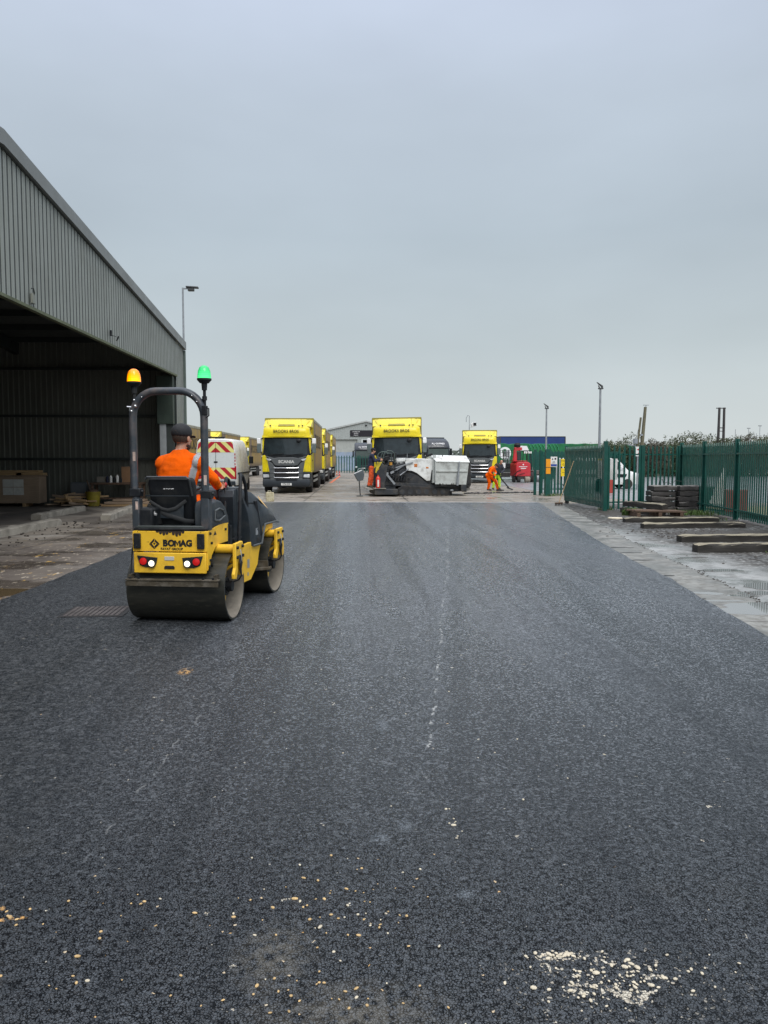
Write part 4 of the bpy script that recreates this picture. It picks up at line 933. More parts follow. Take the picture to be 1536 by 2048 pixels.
# dark cab lorries of the workshop
navyp = M('dark slate lorry paint',(.028,.034,.045),.3,var=.1)
def make_dark(label, loc, rz, box=True):
    t = thing('dark_lorry',loc,rz,label,'lorry','dark lorries of the workshop')
    def sec(y,z0,z1,hw,top=.14): return [(-hw,y,z0),(hw,y,z0),(hw,y,z1-top),(hw-top,y,z1),(-hw+top,y,z1),(-hw,y,z1-top)]
    m = MB(); m.loft([sec(.0,.9,2.9,1.16),sec(.12,.9,3.1,1.2),sec(.5,.9,3.5,1.2),sec(1.2,.9,3.75,1.2),sec(2.1,.9,3.8,1.2)]); cab = m.build('cab', navyp, t, .03)
    m = MB(); m.loft([[(-1.05,-.03,1.85),(1.05,-.03,1.85),(1.05,.1,1.85),(-1.05,.1,1.85)],[(-1.02,-.01,2.72),(1.02,-.01,2.72),(1.02,.1,2.72),(-1.02,.1,2.72)]]); m.build('windscreen', M('grey green glass',(.06,.085,.08),.08,IOR=1.6), t, .01)
    m = MB(); m.box(-1.0,1.0,-.06,0,2.74,2.84); m.build('sun_visor', blk, t, .02)
    text('A.J. OUTRED',.24,wink,cab,(0,.085,3.22),rot=(62,0,0),bold=.006)
    m = MB(); m.box(-.55,.55,-.012,.03,2.96,3.0); m.build('white_marking', wink, cab)
    m = MB(); m.box(-.85,.85,-.05,.02,.95,1.7); m.build('grille', blk, t, .02)
    m = MB(); m.box(-1.2,1.2,-.10,.3,.35,.9); m.build('bumper', dgr, t, .05)
    for s in (-1,1):
        m = MB(); m.box(min(s*.75,s*1.15),max(s*.75,s*1.15),-.12,-.04,.58,.78); m.build('headlamp', lampM, t, .02)
        m = MB(); m.box(min(s*1.26,s*1.45),max(s*1.26,s*1.45),.1,.28,1.95,2.75); m.tube([(s*1.17,.1,2.8),(s*1.33,.15,2.7)],.03,6); m.build('mirror', blk, t, .03)
        wheel(t, s*1.02, 1.35, .5, .32, s)
        if box: wheel(t, s*.98, 5.6, .5, .5, s)
    MB().box(-.26,.26,-.115,-.103,.48,.59).build('number_plate', plateM, t)
    if box:
        m = MB(); m.box(-1.25,1.25,2.3,9,.95,3.86); m.build('box_body', M('grey green curtain',(.10,.115,.11),.5,var=.15), t, .02)
        m = MB(); m.box(-1.27,1.27,2.28,2.36,3.72,3.90); m.build('box_rim', blk, t)
        m = MB(); m.box(-.45,.45,.4,8.8,.5,.949); m.build('chassis', dsteel, t)
    return t
make_dark('dark box lorry parked between the paver hopper and the right yellow lorry',(8.15,76.5,0),10)
make_dark('dark tractor unit standing behind the fence at the workshop door',(.95,97.5,0),0,False)
# small mirror/plant yellowish item beside the dark lorry
t = thing('workshop',(1.4,112,0),0,'grey gabled workshop building with a black sign over its doors','building')
ws = M('light grey profiled wall',(.36,.39,.38),.5,var=.06)
def rib2(mb,xa,xb,z0f,z1f,y,pitch=.3):
    n = int((xb-xa)/pitch); 
    for i in range(n):
        x = xa+i*pitch; q = [(x,y,z0f(x)),(x+pitch*.5,y,z0f(x)),(x+pitch*.6,y-.03,z0f(x)),(x+pitch*.9,y-.03,z0f(x)),(x+pitch,y,z0f(x))]
        for a,b in zip(q,q[1:]): mb.bm.faces.new([mb.bm.verts.new(p) for p in (a,b,(b[0],b[1],z1f(b[0])),(a[0],a[1],z1f(a[0])))])
hw_, ez, az = 5.9, 5.95, 7.25
rf = lambda x: az-(az-ez)*abs(x)/hw_
m = MB(); rib2(m,-hw_,hw_-.05,lambda x:4.55,lambda x:rf(x)-.15,0); rib2(m,-hw_,-5.1,lambda x:0,lambda x:4.55,0); rib2(m,-1.25,-.45,lambda x:0,lambda x:4.55,0); rib2(m,4.2,hw_-.1,lambda x:0,lambda x:4.55,0)
m.box(-hw_,-hw_+.1,.05,20,0,ez); m.box(hw_-.1,hw_,.05,20,0,ez); m.build('wall', ws, t, smooth=0)
m = MB()
for s in (-1,1): m.loft([[(0,-.2,az),(s*(hw_+.2),-.2,ez-.03),(s*(hw_+.2),-.2,ez-.25),(0,-.2,az-.2)],[(0,20,az),(s*(hw_+.2),20,ez-.03),(s*(hw_+.2),20,ez-.25),(0,20,az-.2)]])
m.build('roof', M('grey roof edge',(.42,.44,.43),.5), t, smooth=0)
m = MB(); m.box(-5.1,-1.25,.25,.32,1.6,4.55); m.build('door', M('pale roller door',(.38,.40,.38),.6,var=.1), t)
m = MB(); m.box(-5.1,-1.25,.23,.31,0,2.7); m.build('door', M('faded blue door panel',(.27,.34,.45),.6,var=.15,dirt=(.38,.40,.38),damt=.7,dsc=.6), t)
m = MB(); m.box(-.45,4.2,3.0,3.1,0,4.55); m.build('dark_doorway', blk, t)
m = MB(); m.box(-2.3,5.2,-.10,-.04,4.95,5.85); sg = m.build('sign_board', M('black sign board',(.012,.010,.016),.5), t, .01)
text('A.J. Outred',.66,wink,sg,(2.6,-.115,5.50),bold=.01,shear=.2); text('transport repairs',.22,wink,sg,(2.4,-.115,5.10))
for k,s in enumerate(('commercial','vehicle','repairs')): text(s,.24,wink,sg,(-1.45,-.115,5.66-k*.25))
m = MB(); m.ell((0,-.1,6.55),(.16,.08,.12)); m.build('vent', blk, t)
# trailers on the right
t = thing('curtain_trailer',(16.85,90,0),0,'long blue topped curtain trailer behind the green one','trailer')
m = MB(); m.box(0,7.7,0,2.5,1.1,4.28); m.build('curtain', M('blue curtain',(.016,.045,.19),.5,var=.12,sc=.8), t, .03)
m = MB(); m.box(-.03,7.73,-.03,2.53,4.28,4.36); m.box(-.05,.06,-.04,.02,1.1,4.28); m.box(7.64,7.75,-.04,.02,1.1,4.28); m.build('frame', M('dark trailer rail',(.06,.06,.06),.5), t)
for k in range(3): wheel(t, 3+k*1.3, .4, .5, .4, 1)
t = thing('skip_container',(14.45,78,0),0,'green sheeted bulk container with a round white emblem on its side','container')
gcn = M('bright green sheeting',(.012,.16,.055),.5,var=.3,sc=1.2,bump=.6,bsc=3)
m = MB(); nn_ = 40; rows = []
prof_ = []
for i in range(nn_+1):
    x = 10.5*i/nn_; prof_.append((x, 3.25+.10*mnoise.noise(Vector((x*1.3,0,0)))))
m.prism([(0,.9)]+[(p[0],p[1]) for p in prof_]+[(10.5,.9)],'Y',0,2.4); m.build('body', gcn, t, .02)
m = MB(); m.lathe([(.001,-.02),(.62,-.02),(.62,.0)],(.66,0,2.30),'Y',28); em = m.build('emblem', rwh, t)
m = MB(); m.lathe([(.17,-.03),(.27,-.03),(.27,-.022),(.17,-.022)],(.62,0,2.45),'Y',20); m.tube([(.7,-.027,2.25),(.84,-.027,2.15),(.56,-.027,2.07)],.03,6); m.build('emblem_mark', gcn, em)
m = MB(); m.prism([(2.2,2.55),(3.2,2.35),(2.9,3.02),(2.2,3.05)],'Y',-.03,-.01); m.build('white_panel', rwh, t)
m = MB()
for k in range(9): m.tube([(3.1+k*.35,-.03,3.2),(3.3+k*.35,-.06,2.85),(3.35+k*.35,-.02,2.6)],.035,6)
m.build('sheet_folds', M('pale green fold',(.05,.32,.16),.5), t)
for k in range(2): wheel(t, 2+k*1.2, .4, .5, .4, 1)
t = thing('green_container',(21.5,84,0),0,'long low green container roof showing above the open gate leaf','container')
m = MB(); m.box(0,19,0,2.5,0,3.25); m.build('body', M('mid green container paint',(.03,.22,.10),.5,var=.12), t, .02)
m = MB()
for k in range(60): m.box(.1+k*.315,.24+k*.315,-.03,0,.1,3.1)
m.build('corrugation', M('mid green container ribs',(.028,.20,.09),.5), t)
# ================================================================ VAN with chevrons
def clip(poly, inside, inter):
    outp = []
    for i in range(len(poly)):
        a, b = poly[i-1], poly[i]
        ia, ib = inside(a), inside(b)
        if ib:
            if not ia: outp.append(inter(a,b))
            outp.append(b)
        elif ia: outp.append(inter(a,b))
    return outp
def clip_convex(poly, conv):
    for i in range(len(conv)):
        p, q = conv[i], conv[(i+1)%len(conv)]
        f = lambda v: (q[0]-p[0])*(v[1]-p[1])-(q[1]-p[1])*(v[0]-p[0])
        def inter(a,b):
            fa, fb = f(a), f(b); t_ = fa/(fa-fb); return (a[0]+(b[0]-a[0])*t_, a[1]+(b[1]-a[1])*t_)
        poly = clip(poly, lambda v: f(v) >= -1e-9, inter)
        if not poly: return []
    return poly
t = thing('panel_van',(-6.88,38.0,0),1,'white high roof van with red and yellow chevrons on its rear doors','van')
vw = M('white van paint',(.74,.75,.74),.3,var=.03,dirt=(.30,.27,.2),damt=.5,dsc=1.5)
vd = M('road dirtied white van side',(.50,.49,.42),.4,var=.1,dirt=(.20,.18,.13),damt=.8,dsc=1.4)
def vsec(y,z0,z1,hw,sh=.30):
    h = [(hw*.96,z0),(hw,z0+.35),(hw,z0+.95),(hw*.95,z0+(z1-z0)*.72),(hw*.88,z1-.14),(hw*.78,z1-.03),(hw*.4,z1)]
    return [(x,y,z) for x,z in h]+[(-x,y,z) for x,z in h[::-1]]
m = MB(); m.loft([vsec(0,.42,2.64,.98),vsec(.12,.40,2.70,1.01),vsec(3.9,.38,2.72,1.02),vsec(4.5,.38,2.55,1.01),vsec(5.2,.38,1.6,.98),vsec(5.85,.40,1.25,.92),vsec(5.95,.45,1.0,.86)])
m.build('body', vw, t, .015, smooth=50)
# rear face furniture (rear faces -y)
def onface(z): # half width of the rear face at z
    return .90 if z < 1.6 else .90-(z-1.6)*.14
bands = [((-.90,2.02),(.90,2.02),(.82,2.54),(-.82,2.54)), ((-.97,.72),(.97,.72),(.97,1.28),(-.97,1.28))]
cols = {'red_chevrons':M('red reflective sheet',(.42,.012,.025),.45,var=.08),'yellow_chevrons':M('pale yellow reflective sheet',(.72,.70,.25),.45,var=.05)}
for nm, par in (('red_chevrons',0),('yellow_chevrons',1)):
    m = MB()
    for bi, bd in enumerate(bands):
        z0 = bd[0][1]; sw = .20
        for s in (-1,1):
            for k in range(-6,8):
                if (k+bi)%2 != par: continue
                # stripes run outward and down from the centre line
                c0 = z0+k*sw*1.25; c1 = c0+sw*1.25
                st = [(0,c0),(s*1.1,c0-1.1),(s*1.1,c1-1.1),(0,c1)]
                if s < 0: st = st[::-1]
                half = [(0,bd[0][1]),(bd[1][0],bd[1][1]),(bd[2][0],bd[2][1]),(0,bd[2][1])] if s>0 else [(bd[0][0],bd[0][1]),(0,bd[0][1]),(0,bd[3][1]),(bd[3][0],bd[3][1])]
                pl_ = clip_convex(st, half)
                if len(pl_) > 2: m.bm.faces.new([m.bm.verts.new((p[0],-.022 if par else -.024,p[1])) for p in pl_])
    m.build(nm, cols[nm], t, smooth=0)
m = MB(); m.prism([(-.95,.66),(.95,.66),(.94,1.55),(.83,2.55),(-.83,2.55),(-.94,1.55)],'Y',-.018,.02); m.build('rear_doors', M('pale grey blue door panel',(.60,.64,.64),.3,var=.02), t, .008)
MB().box(-.008,.008,-.028,-.016,.66,2.52).build('door_gap', blk, t)
for s in (-1,1):
    m = MB(); m.box(min(s*.92,s*.99),max(s*.92,s*.99),-.05,.02,.72,1.35); m.build('tail_lamp', M('red lens',(.35,.01,.02),.2), t, .01)
    m = MB()
    for k in range(4): m.obox((s*.935,-.03,1.45+k*.16),(.05,.012,.09),(0,0,0))
    m.build('edge_marking', cols['red_chevrons'], t)
    for yy in (1.15,4.95):
        wheel(t, s*.88, yy, .35, .24, s)
    m = MB(); m.box(min(s*1.02,s*1.04),max(s*1.02,s*1.04),.3,5.3,.95,1.03); m.build('rub_strip', dgr, t)
    m = MB(); m.box(min(s*1.03,s*1.26),max(s*1.03,s*1.26),4.75,4.9,1.45,1.85); m.build('mirror', blk, t, .03)
m = MB(); m.box(-.09,.09,-.045,-.015,1.52,1.59); m.build('door_handle', blk, t, .01)
m = MB(); m.box(-.95,.95,-.16,.05,.40,.62); m.build('bumper', dgr, t, .03)
m = MB(); m.box(-.42,.42,.1,.3,2.72,2.79); m.cyl((0,.2,2.68),(0,.2,2.74),.05); m.build('roof_beacon', blk, t, .01)
MB().box(-.26,.26,-.17,-.16,.46,.57).build('number_plate', goldp, t)
MB().box(-.12,.12,-.032,-.026,.82,.98).build('red_panel', M('red sign patch',(.5,.02,.03),.5), t)

# white van outside the fence
t = thing('panel_van',(13.65,44.0,0),-90,'white van with dark side stripe parked behind the palisade fence','van'); t.scale = (.86,.86,.86)
m = MB()
def ws2(y,z0,z1,hw): return [(hw,y,z0),(hw,y,z0+(z1-z0)*.55),(hw*.86,y,z1-.08),(hw*.75,y,z1),(-hw*.75,y,z1),(-hw*.86,y,z1-.08),(-hw,y,z0+(z1-z0)*.55),(-hw,y,z0)]
m.loft([ws2(-2.3,.35,1.95,.88),ws2(-2.2,.3,2.05,.92),ws2(.9,.3,2.05,.92),ws2(1.55,.3,1.85,.9),ws2(2.15,.3,1.22,.88),ws2(2.9,.32,1.0,.85),ws2(3.0,.4,.8,.8)])
m.build('body', vw, t, .02, smooth=50)
for s in (-1,1):
    m = MB(); m.prism([(-1.9,1.28),(1.1,1.28),(1.75,1.3),(1.35,1.82),(-1.9,1.86)],'X',s*.84,s*.925); m.build('side_windows', glass, t, .01)
    m = MB(); m.prism([(-2.2,.78),(1.9,.78),(2.0,.98),(-2.2,1.0)],'X',s*.90,s*.935); m.build('side_stripe', blk, t, .01)
    m = MB(); m.box(min(s*.94,s*1.12),max(s*.94,s*1.12),1.5,1.62,1.25,1.5); m.build('mirror', rwh, t, .03)
    for yy in (-1.5,2.05): wheel(t, s*.82, yy, .33, .22, s)
    m = MB(); m.box(min(s*.5,s*.8),max(s*.5,s*.8),2.9,3.02,.62,.78); m.build('headlamp', lampM, t, .02)

# ================================================================ PAVER
pdk = M('sooty dark machine steel',(.028,.032,.038),.55,.1,var=.3,bump=.2,dirt=(.10,.09,.075),damt=.7,dsc=4)
pwh = M('off white paver paint',(.78,.80,.78),.4,var=.05,dirt=(.22,.2,.17),damt=.6,dsc=2.5)
pgl = M('pale grey hopper paint',(.50,.53,.51),.45,var=.08,dirt=(.14,.13,.12),damt=.6,dsc=3)
t = thing('asphalt_paver',(2.87,36.35,0),4,'white and black asphalt paver with its hopper to the right','paver')
def Q(pts,y0,y1,name,mat,bev=.01,par=None):
    m = MB(); m.prism(pts,'Y',y0,y1); return m.build(name,mat,par or t,bev)
def zz(*p): return [((a-788)*.0035,(740-b)*.0035) for a,b in p]
W2 = .95
for s,nm in ((-1,'side'),(1,'side')):
    ya, yb = (-W2,-W2+.12) if s<0 else (W2-.12,W2)
    sp_ = Q(zz((590,300),(612,252),(985,258),(985,395),(940,400),(922,541),(872,541),(810,490),(745,440),(690,415),(612,405)),ya,yb,'body_panel',pwh)
    if s<0:
        for cx,cz,sz,ww in ((728,338,.07,.07),(882,368,.035,.06)):
            x_,z_ = zz((cx,cz))[0]; MB().box(x_-ww,x_+ww,ya-.012,ya-.001,z_-sz,z_+sz).build('warning_decal',M('orange decal',(.55,.17,.03),.5,var=.5,sc=20),sp_)
    hy = -1.22 if s<0 else 1.10
    Q(zz((975,275),(1425,290),(1390,592),(975,585)),hy,hy+.12,'hopper_side',pgl)
    m = MB(); x0,z0 = zz((925,200))[0]
    pts = [(zz((925,200))[0],0),(zz((1415,215))[0],0)]
    yo = hy-.03 if s<0 else hy+.15; yi = hy+.42 if s<0 else hy-.30
    A_=zz((930,200))[0];B_=zz((1412,212))[0];C_=zz((1432,288))[0];D_=zz((985,280))[0]
    m.loft([[(A_[0],yi,A_[1]),(B_[0],yi,B_[1]),(B_[0],yi,B_[1]-.05),(A_[0],yi,A_[1]-.05)],[(D_[0],yo,D_[1]),(C_[0],yo,C_[1]),(C_[0],yo,C_[1]-.05),(D_[0],yo,D_[1]-.05)]])
    m.build('hopper_flange',pwh,t,.006)
    m = MB(); a_=zz((985,398))[0]; b_=zz((1400,418))[0]
    m.box(a_[0],b_[0],min(hy-.05,hy+.15),max(hy-.05,hy+.15) if s<0 else hy+.17,a_[1]-.09,a_[1]); m.build('hopper_rib',pgl,t,.015)
    m = MB(); rr = random.Random(12+s)
    for k in range(26):
        u = rr.random(); x_ = .70+u*1.5; z_ = 1.60-.02*u if k%2 else .54; h_ = rr.uniform(.02,.07); w_ = rr.uniform(.02,.09); yb = hy-.012 if s<0 else hy+.132
        m.prism([(x_,z_),(x_+w_,z_),(x_+w_*.7,z_-h_ if k%2 else z_+h_),(x_+w_*.3,z_-h_*.6 if k%2 else z_+h_*.7)],'Y',min(yb,yb+.01),max(yb,yb+.01))
    m.build('bitumen_crust',inkM,t,smooth=0)
    m = MB(); q0=zz((1290,290))[0]; q1=zz((1265,600))[0]; yy=hy-.10 if s<0 else hy+.22
    m.cyl((q0[0],yy,q0[1]),((q0[0]+q1[0])/2,yy,1.0),.035); m.cyl(((q0[0]+q1[0])/2,yy,1.02),(q1[0],yy,q1[1]),.055); m.build('hopper_ram',gal,t)
    yt = -1.0 if s<0 else .62
    m = MB(); m.prism(zz((300,640),(430,500),(480,490),(640,430),(760,470),(900,590),(1000,620),(1390,600),(1400,680),(1200,690),(900,640),(480,600),(420,690)),'Y',yt+.1,yt+.3); m.build('chassis',pdk,t,.01)
    m = MB(); m.prism(zz((490,640),(560,600),(1150,640),(1215,690),(1215,725),(1170,741),(540,741),(485,715)),'Y',yt,yt+.38)
    tr = m.build('track',rub,t,.03)
    m = MB()
    for k in range(12):
        x_ = -.95+k*.2; m.box(x_,x_+.10,yt-.02,yt+.40,-.004,.03)
    m.build('track_pads',M('worn pad',(.10,.09,.08),.8,var=.4),tr)
    m = MB()
    for k in range(6): m.cyl((-.85+k*.38,yt-.015,.19),(-.85+k*.38,yt+.1,.19),.12,n=16)
    m.build('track_rollers',pdk,tr)
    m = MB(); m.bar((-1.95,yt+.1,.60),(.9,yt+.05,.42),.07,.16); m.bar((-1.75,yt+.1,1.35),(-1.95,yt+.1,.5),.08,.10); m.build('tow_arm',pdk,t,.01)
m = MB(); m.box(-1.0,.65,-.82,.82,.45,1.45); m.box(-1.75,-.99,-.6,.75,.4,1.38); m.build('engine_deck',pdk,t,.02)
m = MB(); m.box(-.62,.62,-.80,.80,1.45,1.72); m.build('bonnet',pwh,t,.03)
m = MB(); m.box(.66,2.15,-1.08,1.08,.42,.60); m.build('hopper_floor',pdk,t,.01)
m = MB(); m.prism([(.55,.6),(.68,.6),(.72,1.88),(.60,1.88)],'Y',-1.05,1.05); m.build('hopper_back',pgl,t,.01)
m = MB()
Z_=zz((1425,300),(1455,600))
m.prism(zz((1400,300),(1450,310),(1455,600),(1420,640),(1390,600)),'Y',-1.2,1.2); m.build('hopper_apron',rub,t,.02)
m = MB(); m.box(2.0,2.18,-1.0,1.0,.18,.46); m.box(1.85,2.12,-1.24,-1.0,.22,.52); m.build('push_frame',pdk,t,.02)
m = MB(); m.cyl((2.25,-.9,.33),(2.25,.9,.33),.11); m.build('push_roller',stl,t)
# screed, platform
m = MB(); m.box(-2.15,-1.1,-1.45,1.45,.08,.34); m.build('screed',pdk,t,.02)
m = MB(); m.box(-2.2,-1.65,-1.5,-.4,.345,.385); m.box(-2.45,-2.1,-1.3,1.3,.30,.34); m.build('walkway',M('pale dusty tread plate',(.28,.26,.22),.6,.2,var=.3),t,.005)
for y0 in (-1.35,1.2):
    m = MB(); m.prism(zz((200,420),(290,330),(345,330),(300,640),(250,640)),'Y',y0,y0+.10); m.build('side_arm',pdk,t,.01)
m = MB(); m.prism(zz((420,430),(470,330),(600,300),(605,420),(560,470),(430,560)),'Y',-.86,-.5); m.build('side_housing',pdk,t,.02)
m = MB(); m.prism(zz((300,432),(362,432),(360,480),(302,478)),'Y',-1.10,-.98); m.prism(zz((385,425),(430,405),(440,430),(395,455)),'Y',-1.08,-1.0); m.build('valve_block',gal,t,.01)
m = MB(); m.prism(zz((480,250),(600,245),(600,290),(482,292)),'Y',-.7,.6); m.build('top_cover',pwh,t,.02)
m = MB(); m.bar((-1.35,-1.0,1.05),(-.75,-.95,1.42),.05,.05); m.cyl((-.95,-1.02,.95),(-.55,-1.02,1.25),.03); m.bar((-1.65,-1.1,1.1),(-1.2,-1.1,.55),.05,.09); m.build('cylinder_arms',gal,t)
m = MB()
for k in range(7): m.bar((-1.3+.13*k,-1.0,.70+.02*(k%2)),(-1.25+.13*k,-1.0,.92-.03*(k%3)),.05,.03)
m.build('frame_ribs',pdk,t,.004)
m = MB(); m.bar((.95,-1.1,.50),(2.1,-1.14,.62),.03,.03); m.ell((1.45,-1.12,.26),(.09,.05,.04)); m.build('chain_guard',gal,t)
m = MB(); m.prism(zz((430,470),(560,380),(600,440),(600,600),(430,600)),'Y',-.9,-.3); m.ell((-.95,-.7,.95),(.25,.2,.2)); m.ell((-1.2,-.6,1.2),(.2,.2,.15)); m.build('auger_drive',pdk,t,.02)
m = MB()
rr = random.Random(8)
for k in range(16):
    x_ = -1.7+rr.random()*1.1; z_ = .6+rr.random()*.8; m.tube([(x_,-.98,z_),(x_+rr.uniform(-.2,.2),-1.06,z_+rr.uniform(-.1,.2)),(x_+rr.uniform(.1,.4),-1.0,z_+rr.uniform(-.1,.25))],.018,6)
m.build('hoses',blk,t)
m = MB(); m.tube([(-2.02,-.6,1.45),(-1.9,-.6,1.95),(-1.75,-.6,2.03),(-1.55,-.6,2.02),(-1.45,-.6,1.92)],.022,8); m.tube([(-1.82,-.95,1.4),(-1.65,-.95,1.98),(-1.5,-.95,2.08),(-1.32,-.95,2.06),(-1.2,-.95,1.95),(-1.18,-.95,1.5)],.022,8); m.tube([(-1.18,.3,1.5),(-1.2,.3,1.95),(-1.6,.3,2.05),(-1.8,.3,1.5)],.022,8); m.build('handrail',M('dull green grey rail',(.09,.12,.11),.4,.4),t)
m = MB(); m.obox((-1.55,-.5,1.72),(.35,.5,.18),(0,-20,0)); m.box(-1.6,-1.45,-.55,-.3,1.4,1.7); m.build('control_console',blk,t,.02)
m = MB(); m.box(-1.35,-1.05,-.3,.2,1.45,1.62); m.box(-1.12,-1.02,-.3,.2,1.6,2.0); m.build('seat',blk,t,.03)
m = MB(); m.prism(zz((190,430),(205,310),(280,290),(200,440)),'Y',-1.12,-1.02); m.build('yellow_guard',M('yellow guard',(.75,.60,.05),.4),t,.01)
m = MB(); m.cyl((-1.92,-1.1,1.02),(-1.92,-1.1,1.25),.07); m.build('yellow_lamp',M('amber plastic',(.75,.45,.03),.3),t)
m = MB(); m.cyl((-1.38,-1.05,1.42),(-1.38,-1.05,1.55),.07); m.build('orange_beacon',M('dull orange plastic',(.5,.25,.04),.3),t)
m = MB(); m.lathe([(.085,0),(.10,.02),(.10,.44),(.06,.52),(.03,.54),(.03,.60)],(-2.0,-1.42,.38),n=18); fe = m.build('extinguisher',M('extinguisher red',(.60,.04,.02),.35),t)
m = MB(); m.lathe([(.1015,.0),(.1015,.30)],(-2.0,-1.42,.47),n=18); m.build('extinguisher_label',wht,fe) if 0 else m.bm.free()
m = MB(); m.box(-2.035,-1.965,-1.525,-1.518,.45,.76); m.build('extinguisher_label',wht,fe)
m = MB(); m.cyl((1.0,-1.15,1.8),(1.0,-1.15,1.9),.02); m.obox((.32,-.8,1.95),(.06,.06,.4),(0,15,0)); m.obox((.45,-.8,1.88),(.3,.1,.1),(0,-20,0)); m.build('exhaust_stack',blk,t,.01)
m = MB(); m.bar((-1.15,-.98,1.30),(-.35,-.98,1.55),.05,.05); m.bar((-.6,-.9,1.75),(-.6,-.9,1.95),.02,.02); m.build('levelling_bar',gal,t)
# little stand with control box
t = thing('control_box',(.15,35.0,0),6,'grey control box on a thin steel stand left of the paver worker','control box')
m = MB(); m.cyl((.02,0,.05),(-.03,0,.75),.025); m.box(-.14,.14,-.12,.12,0,.04); m.build('stand',dsteel,t)
m = MB(); m.prism([(-.26,1.02),(-.22,.92),(-.10,.70),(.14,.74),(.20,1.0),(.10,1.18)],'Y',-.16,.16); m.build('case',M('slate grey plastic',(.075,.09,.10),.5,var=.2),t,.015)
m = MB(); m.prism([(-.25,1.035),(.09,1.19),(.08,1.20),(-.26,1.045)],'Y',-.12,.12); m.build('panel',rwh,t)
m = MB(); m.tube([(-.12,-.1,1.15),(-.06,-.1,1.27),(.12,-.1,1.27),(.18,-.1,1.05)],.015,6); m.build('handle',gal,t)

# ================================================================ red forklift and neighbours
t = thing('truck_forklift',(12.4,56.2,0),4,'red compact truck mounted forklift with an open cab frame','forklift')
m = MB(); m.loft([[(-.95+0.0,-.9,.45),(.15,-.9,.45),(.12,-.9,1.35),(-.05,-.9,1.48),(-.75,-.9,1.48),(-.92,-.9,1.3)],[(-1.0,.5,.45),(.2,.5,.45),(.2,.5,1.4),(.05,.5,1.52),(-.85,.5,1.52),(-1.0,.5,1.35)]]); hd = m.build('engine_hood',red,t,.04)
m = MB(); m.box(-.74,-.12,-.915,-.90,1.12,1.16); m.box(-.60,-.22,-.915,-.90,.99,1.04); m.cyl((-.42,-.915,1.30),(-.42,-.90,1.30),.05); m.build('white_marking',wink,hd)
m = MB(); m.box(-.95,-.02,-.55,.6,1.53,1.58); m.build('cab_floor',red,t)
m = MB(); m.prism([(-1.02,1.5),(-.90,2.55),(-.35,2.55),(-.35,2.35),(-.75,2.3),(-.70,1.5)],'Y',-.35,-.1); m.build('boom_frame',red,t,.02)
m = MB(); m.box(-.72,-.42,-.4,-.3,1.6,2.25); m.build('cab_glass',glass,t,.01)
m = MB()
for p,q in (((-.35,-.5,1.5),(-.30,-.5,2.30)),((.32,-.5,.9),(.22,-.5,2.30)),((-.35,.6,1.5),(-.3,.6,2.3)),((.32,.6,.9),(.22,.6,2.3)),((-.30,-.5,2.3),(.22,-.5,2.3)),((-.3,.6,2.3),(.22,.6,2.3)),((.22,-.5,2.3),(.22,.6,2.3)),((-.3,-.5,2.3),(-.3,.6,2.3)),((.0,-.5,1.5),(.0,-.5,2.3))): m.bar(p,q,.05,.05)
m.build('roll_cage',blk,t)
m = MB()
for xx in (-.22,-.08,.10,.24): m.box(xx-.05,xx+.05,-.58,-.52,2.10,2.24)
m.build('work_lamps',M('lamp glass white',(.8,.8,.78),.2),t,.01)
m = MB(); m.lathe([(.18,0),(.23,.03),(.24,.18),(.16,.30),(.001,.31)],(-.68,-.2,2.56),n=20); m.build('air_filter',blk,t)
wheel(t,.42,-.1,.36,.30,1); wheel(t,.80,.5,.36,.30,1); wheel(t,-1.0,-.55,.22,.18,-1); wheel(t,-.72,-.75,.21,.22,-1)
m = MB(); m.cyl((-.32,-1.0,.22),(.03,-1.0,.22),.22,n=20); m.build('rear_wheel',M('dusty beige tyre',(.25,.22,.18),.8),t,.02)
m = MB(); m.tube([(-1.2,-.8,.1),(-1.1,-.8,.5),(-.85,-.92,.8),(-.6,-.93,.9)],.03,6); m.tube([(-1.1,-.7,.15),(-.8,-.95,.55),(-.3,-.95,.7)],.02,6); m.build('hoses',blk,t)
m = MB(); m.box(-.85,.2,-.86,.5,.25,.45); m.build('axle_frame',dsteel,t,.02)
t = thing('flatbed_rear',(12.45,61.5,0),0,'black rear end of a flatbed trailer standing left of the red forklift','trailer')
m = MB(); m.box(-1.0,1.0,0,3,1.0,1.35); m.build('deck',blk,t,.02)
m = MB(); m.box(-.95,.95,.1,2.8,.62,.98); m.build('chassis',dsteel,t)
m = MB(); m.box(-1.0,-.1,-.05,0,.25,.6); m.box(.0,.9,-.05,0,.2,.62); m.build('mud_flap',rub,t)
MB().box(-.75,-.5,-.03,-.01,.98,1.4).build('white_plate',rwh,t)
for s in (-1,1): wheel(t,s*.8,1.2,.45,.35,s)
m = MB()
for i in range(6):
    m.bar((-.85+i*.3,.3,1.35),(-.85+i*.3,.3,2.4),.03,.03)
for z in (1.6,1.9,2.2,2.4): m.bar((-.85,.3,z),(.65,.3,z),.03,.03)
m.build('load_rack',blk,t)
for k in range(6):
    x,z = .05+(k%3)*.2, 1.36+(k//3)*.55
    m = MB(); m.lathe([(.08,0),(.085,.02),(.085,.42),(.03,.50),(.03,.53)],(0,0,0),n=12)
    o = simple('gas_bottle',['left','middle','right'][k%3]+' silver bottle of the '+('lower' if k<3 else 'upper')+' row on the flatbed rack','bottle',m,gal,0,'silver bottles on the flatbed rack'); o.location=(11.85+x,61.95,z)
t = thing('pedestrian_roller',(13.35,57.5,0),15,'small grey twin drum walk behind roller parked behind the gatepost','roller')
m = MB(); m.cyl((-.3,-.3,.27),(.3,-.3,.27),.27,n=28); m.build('drum',gal,t,.01)
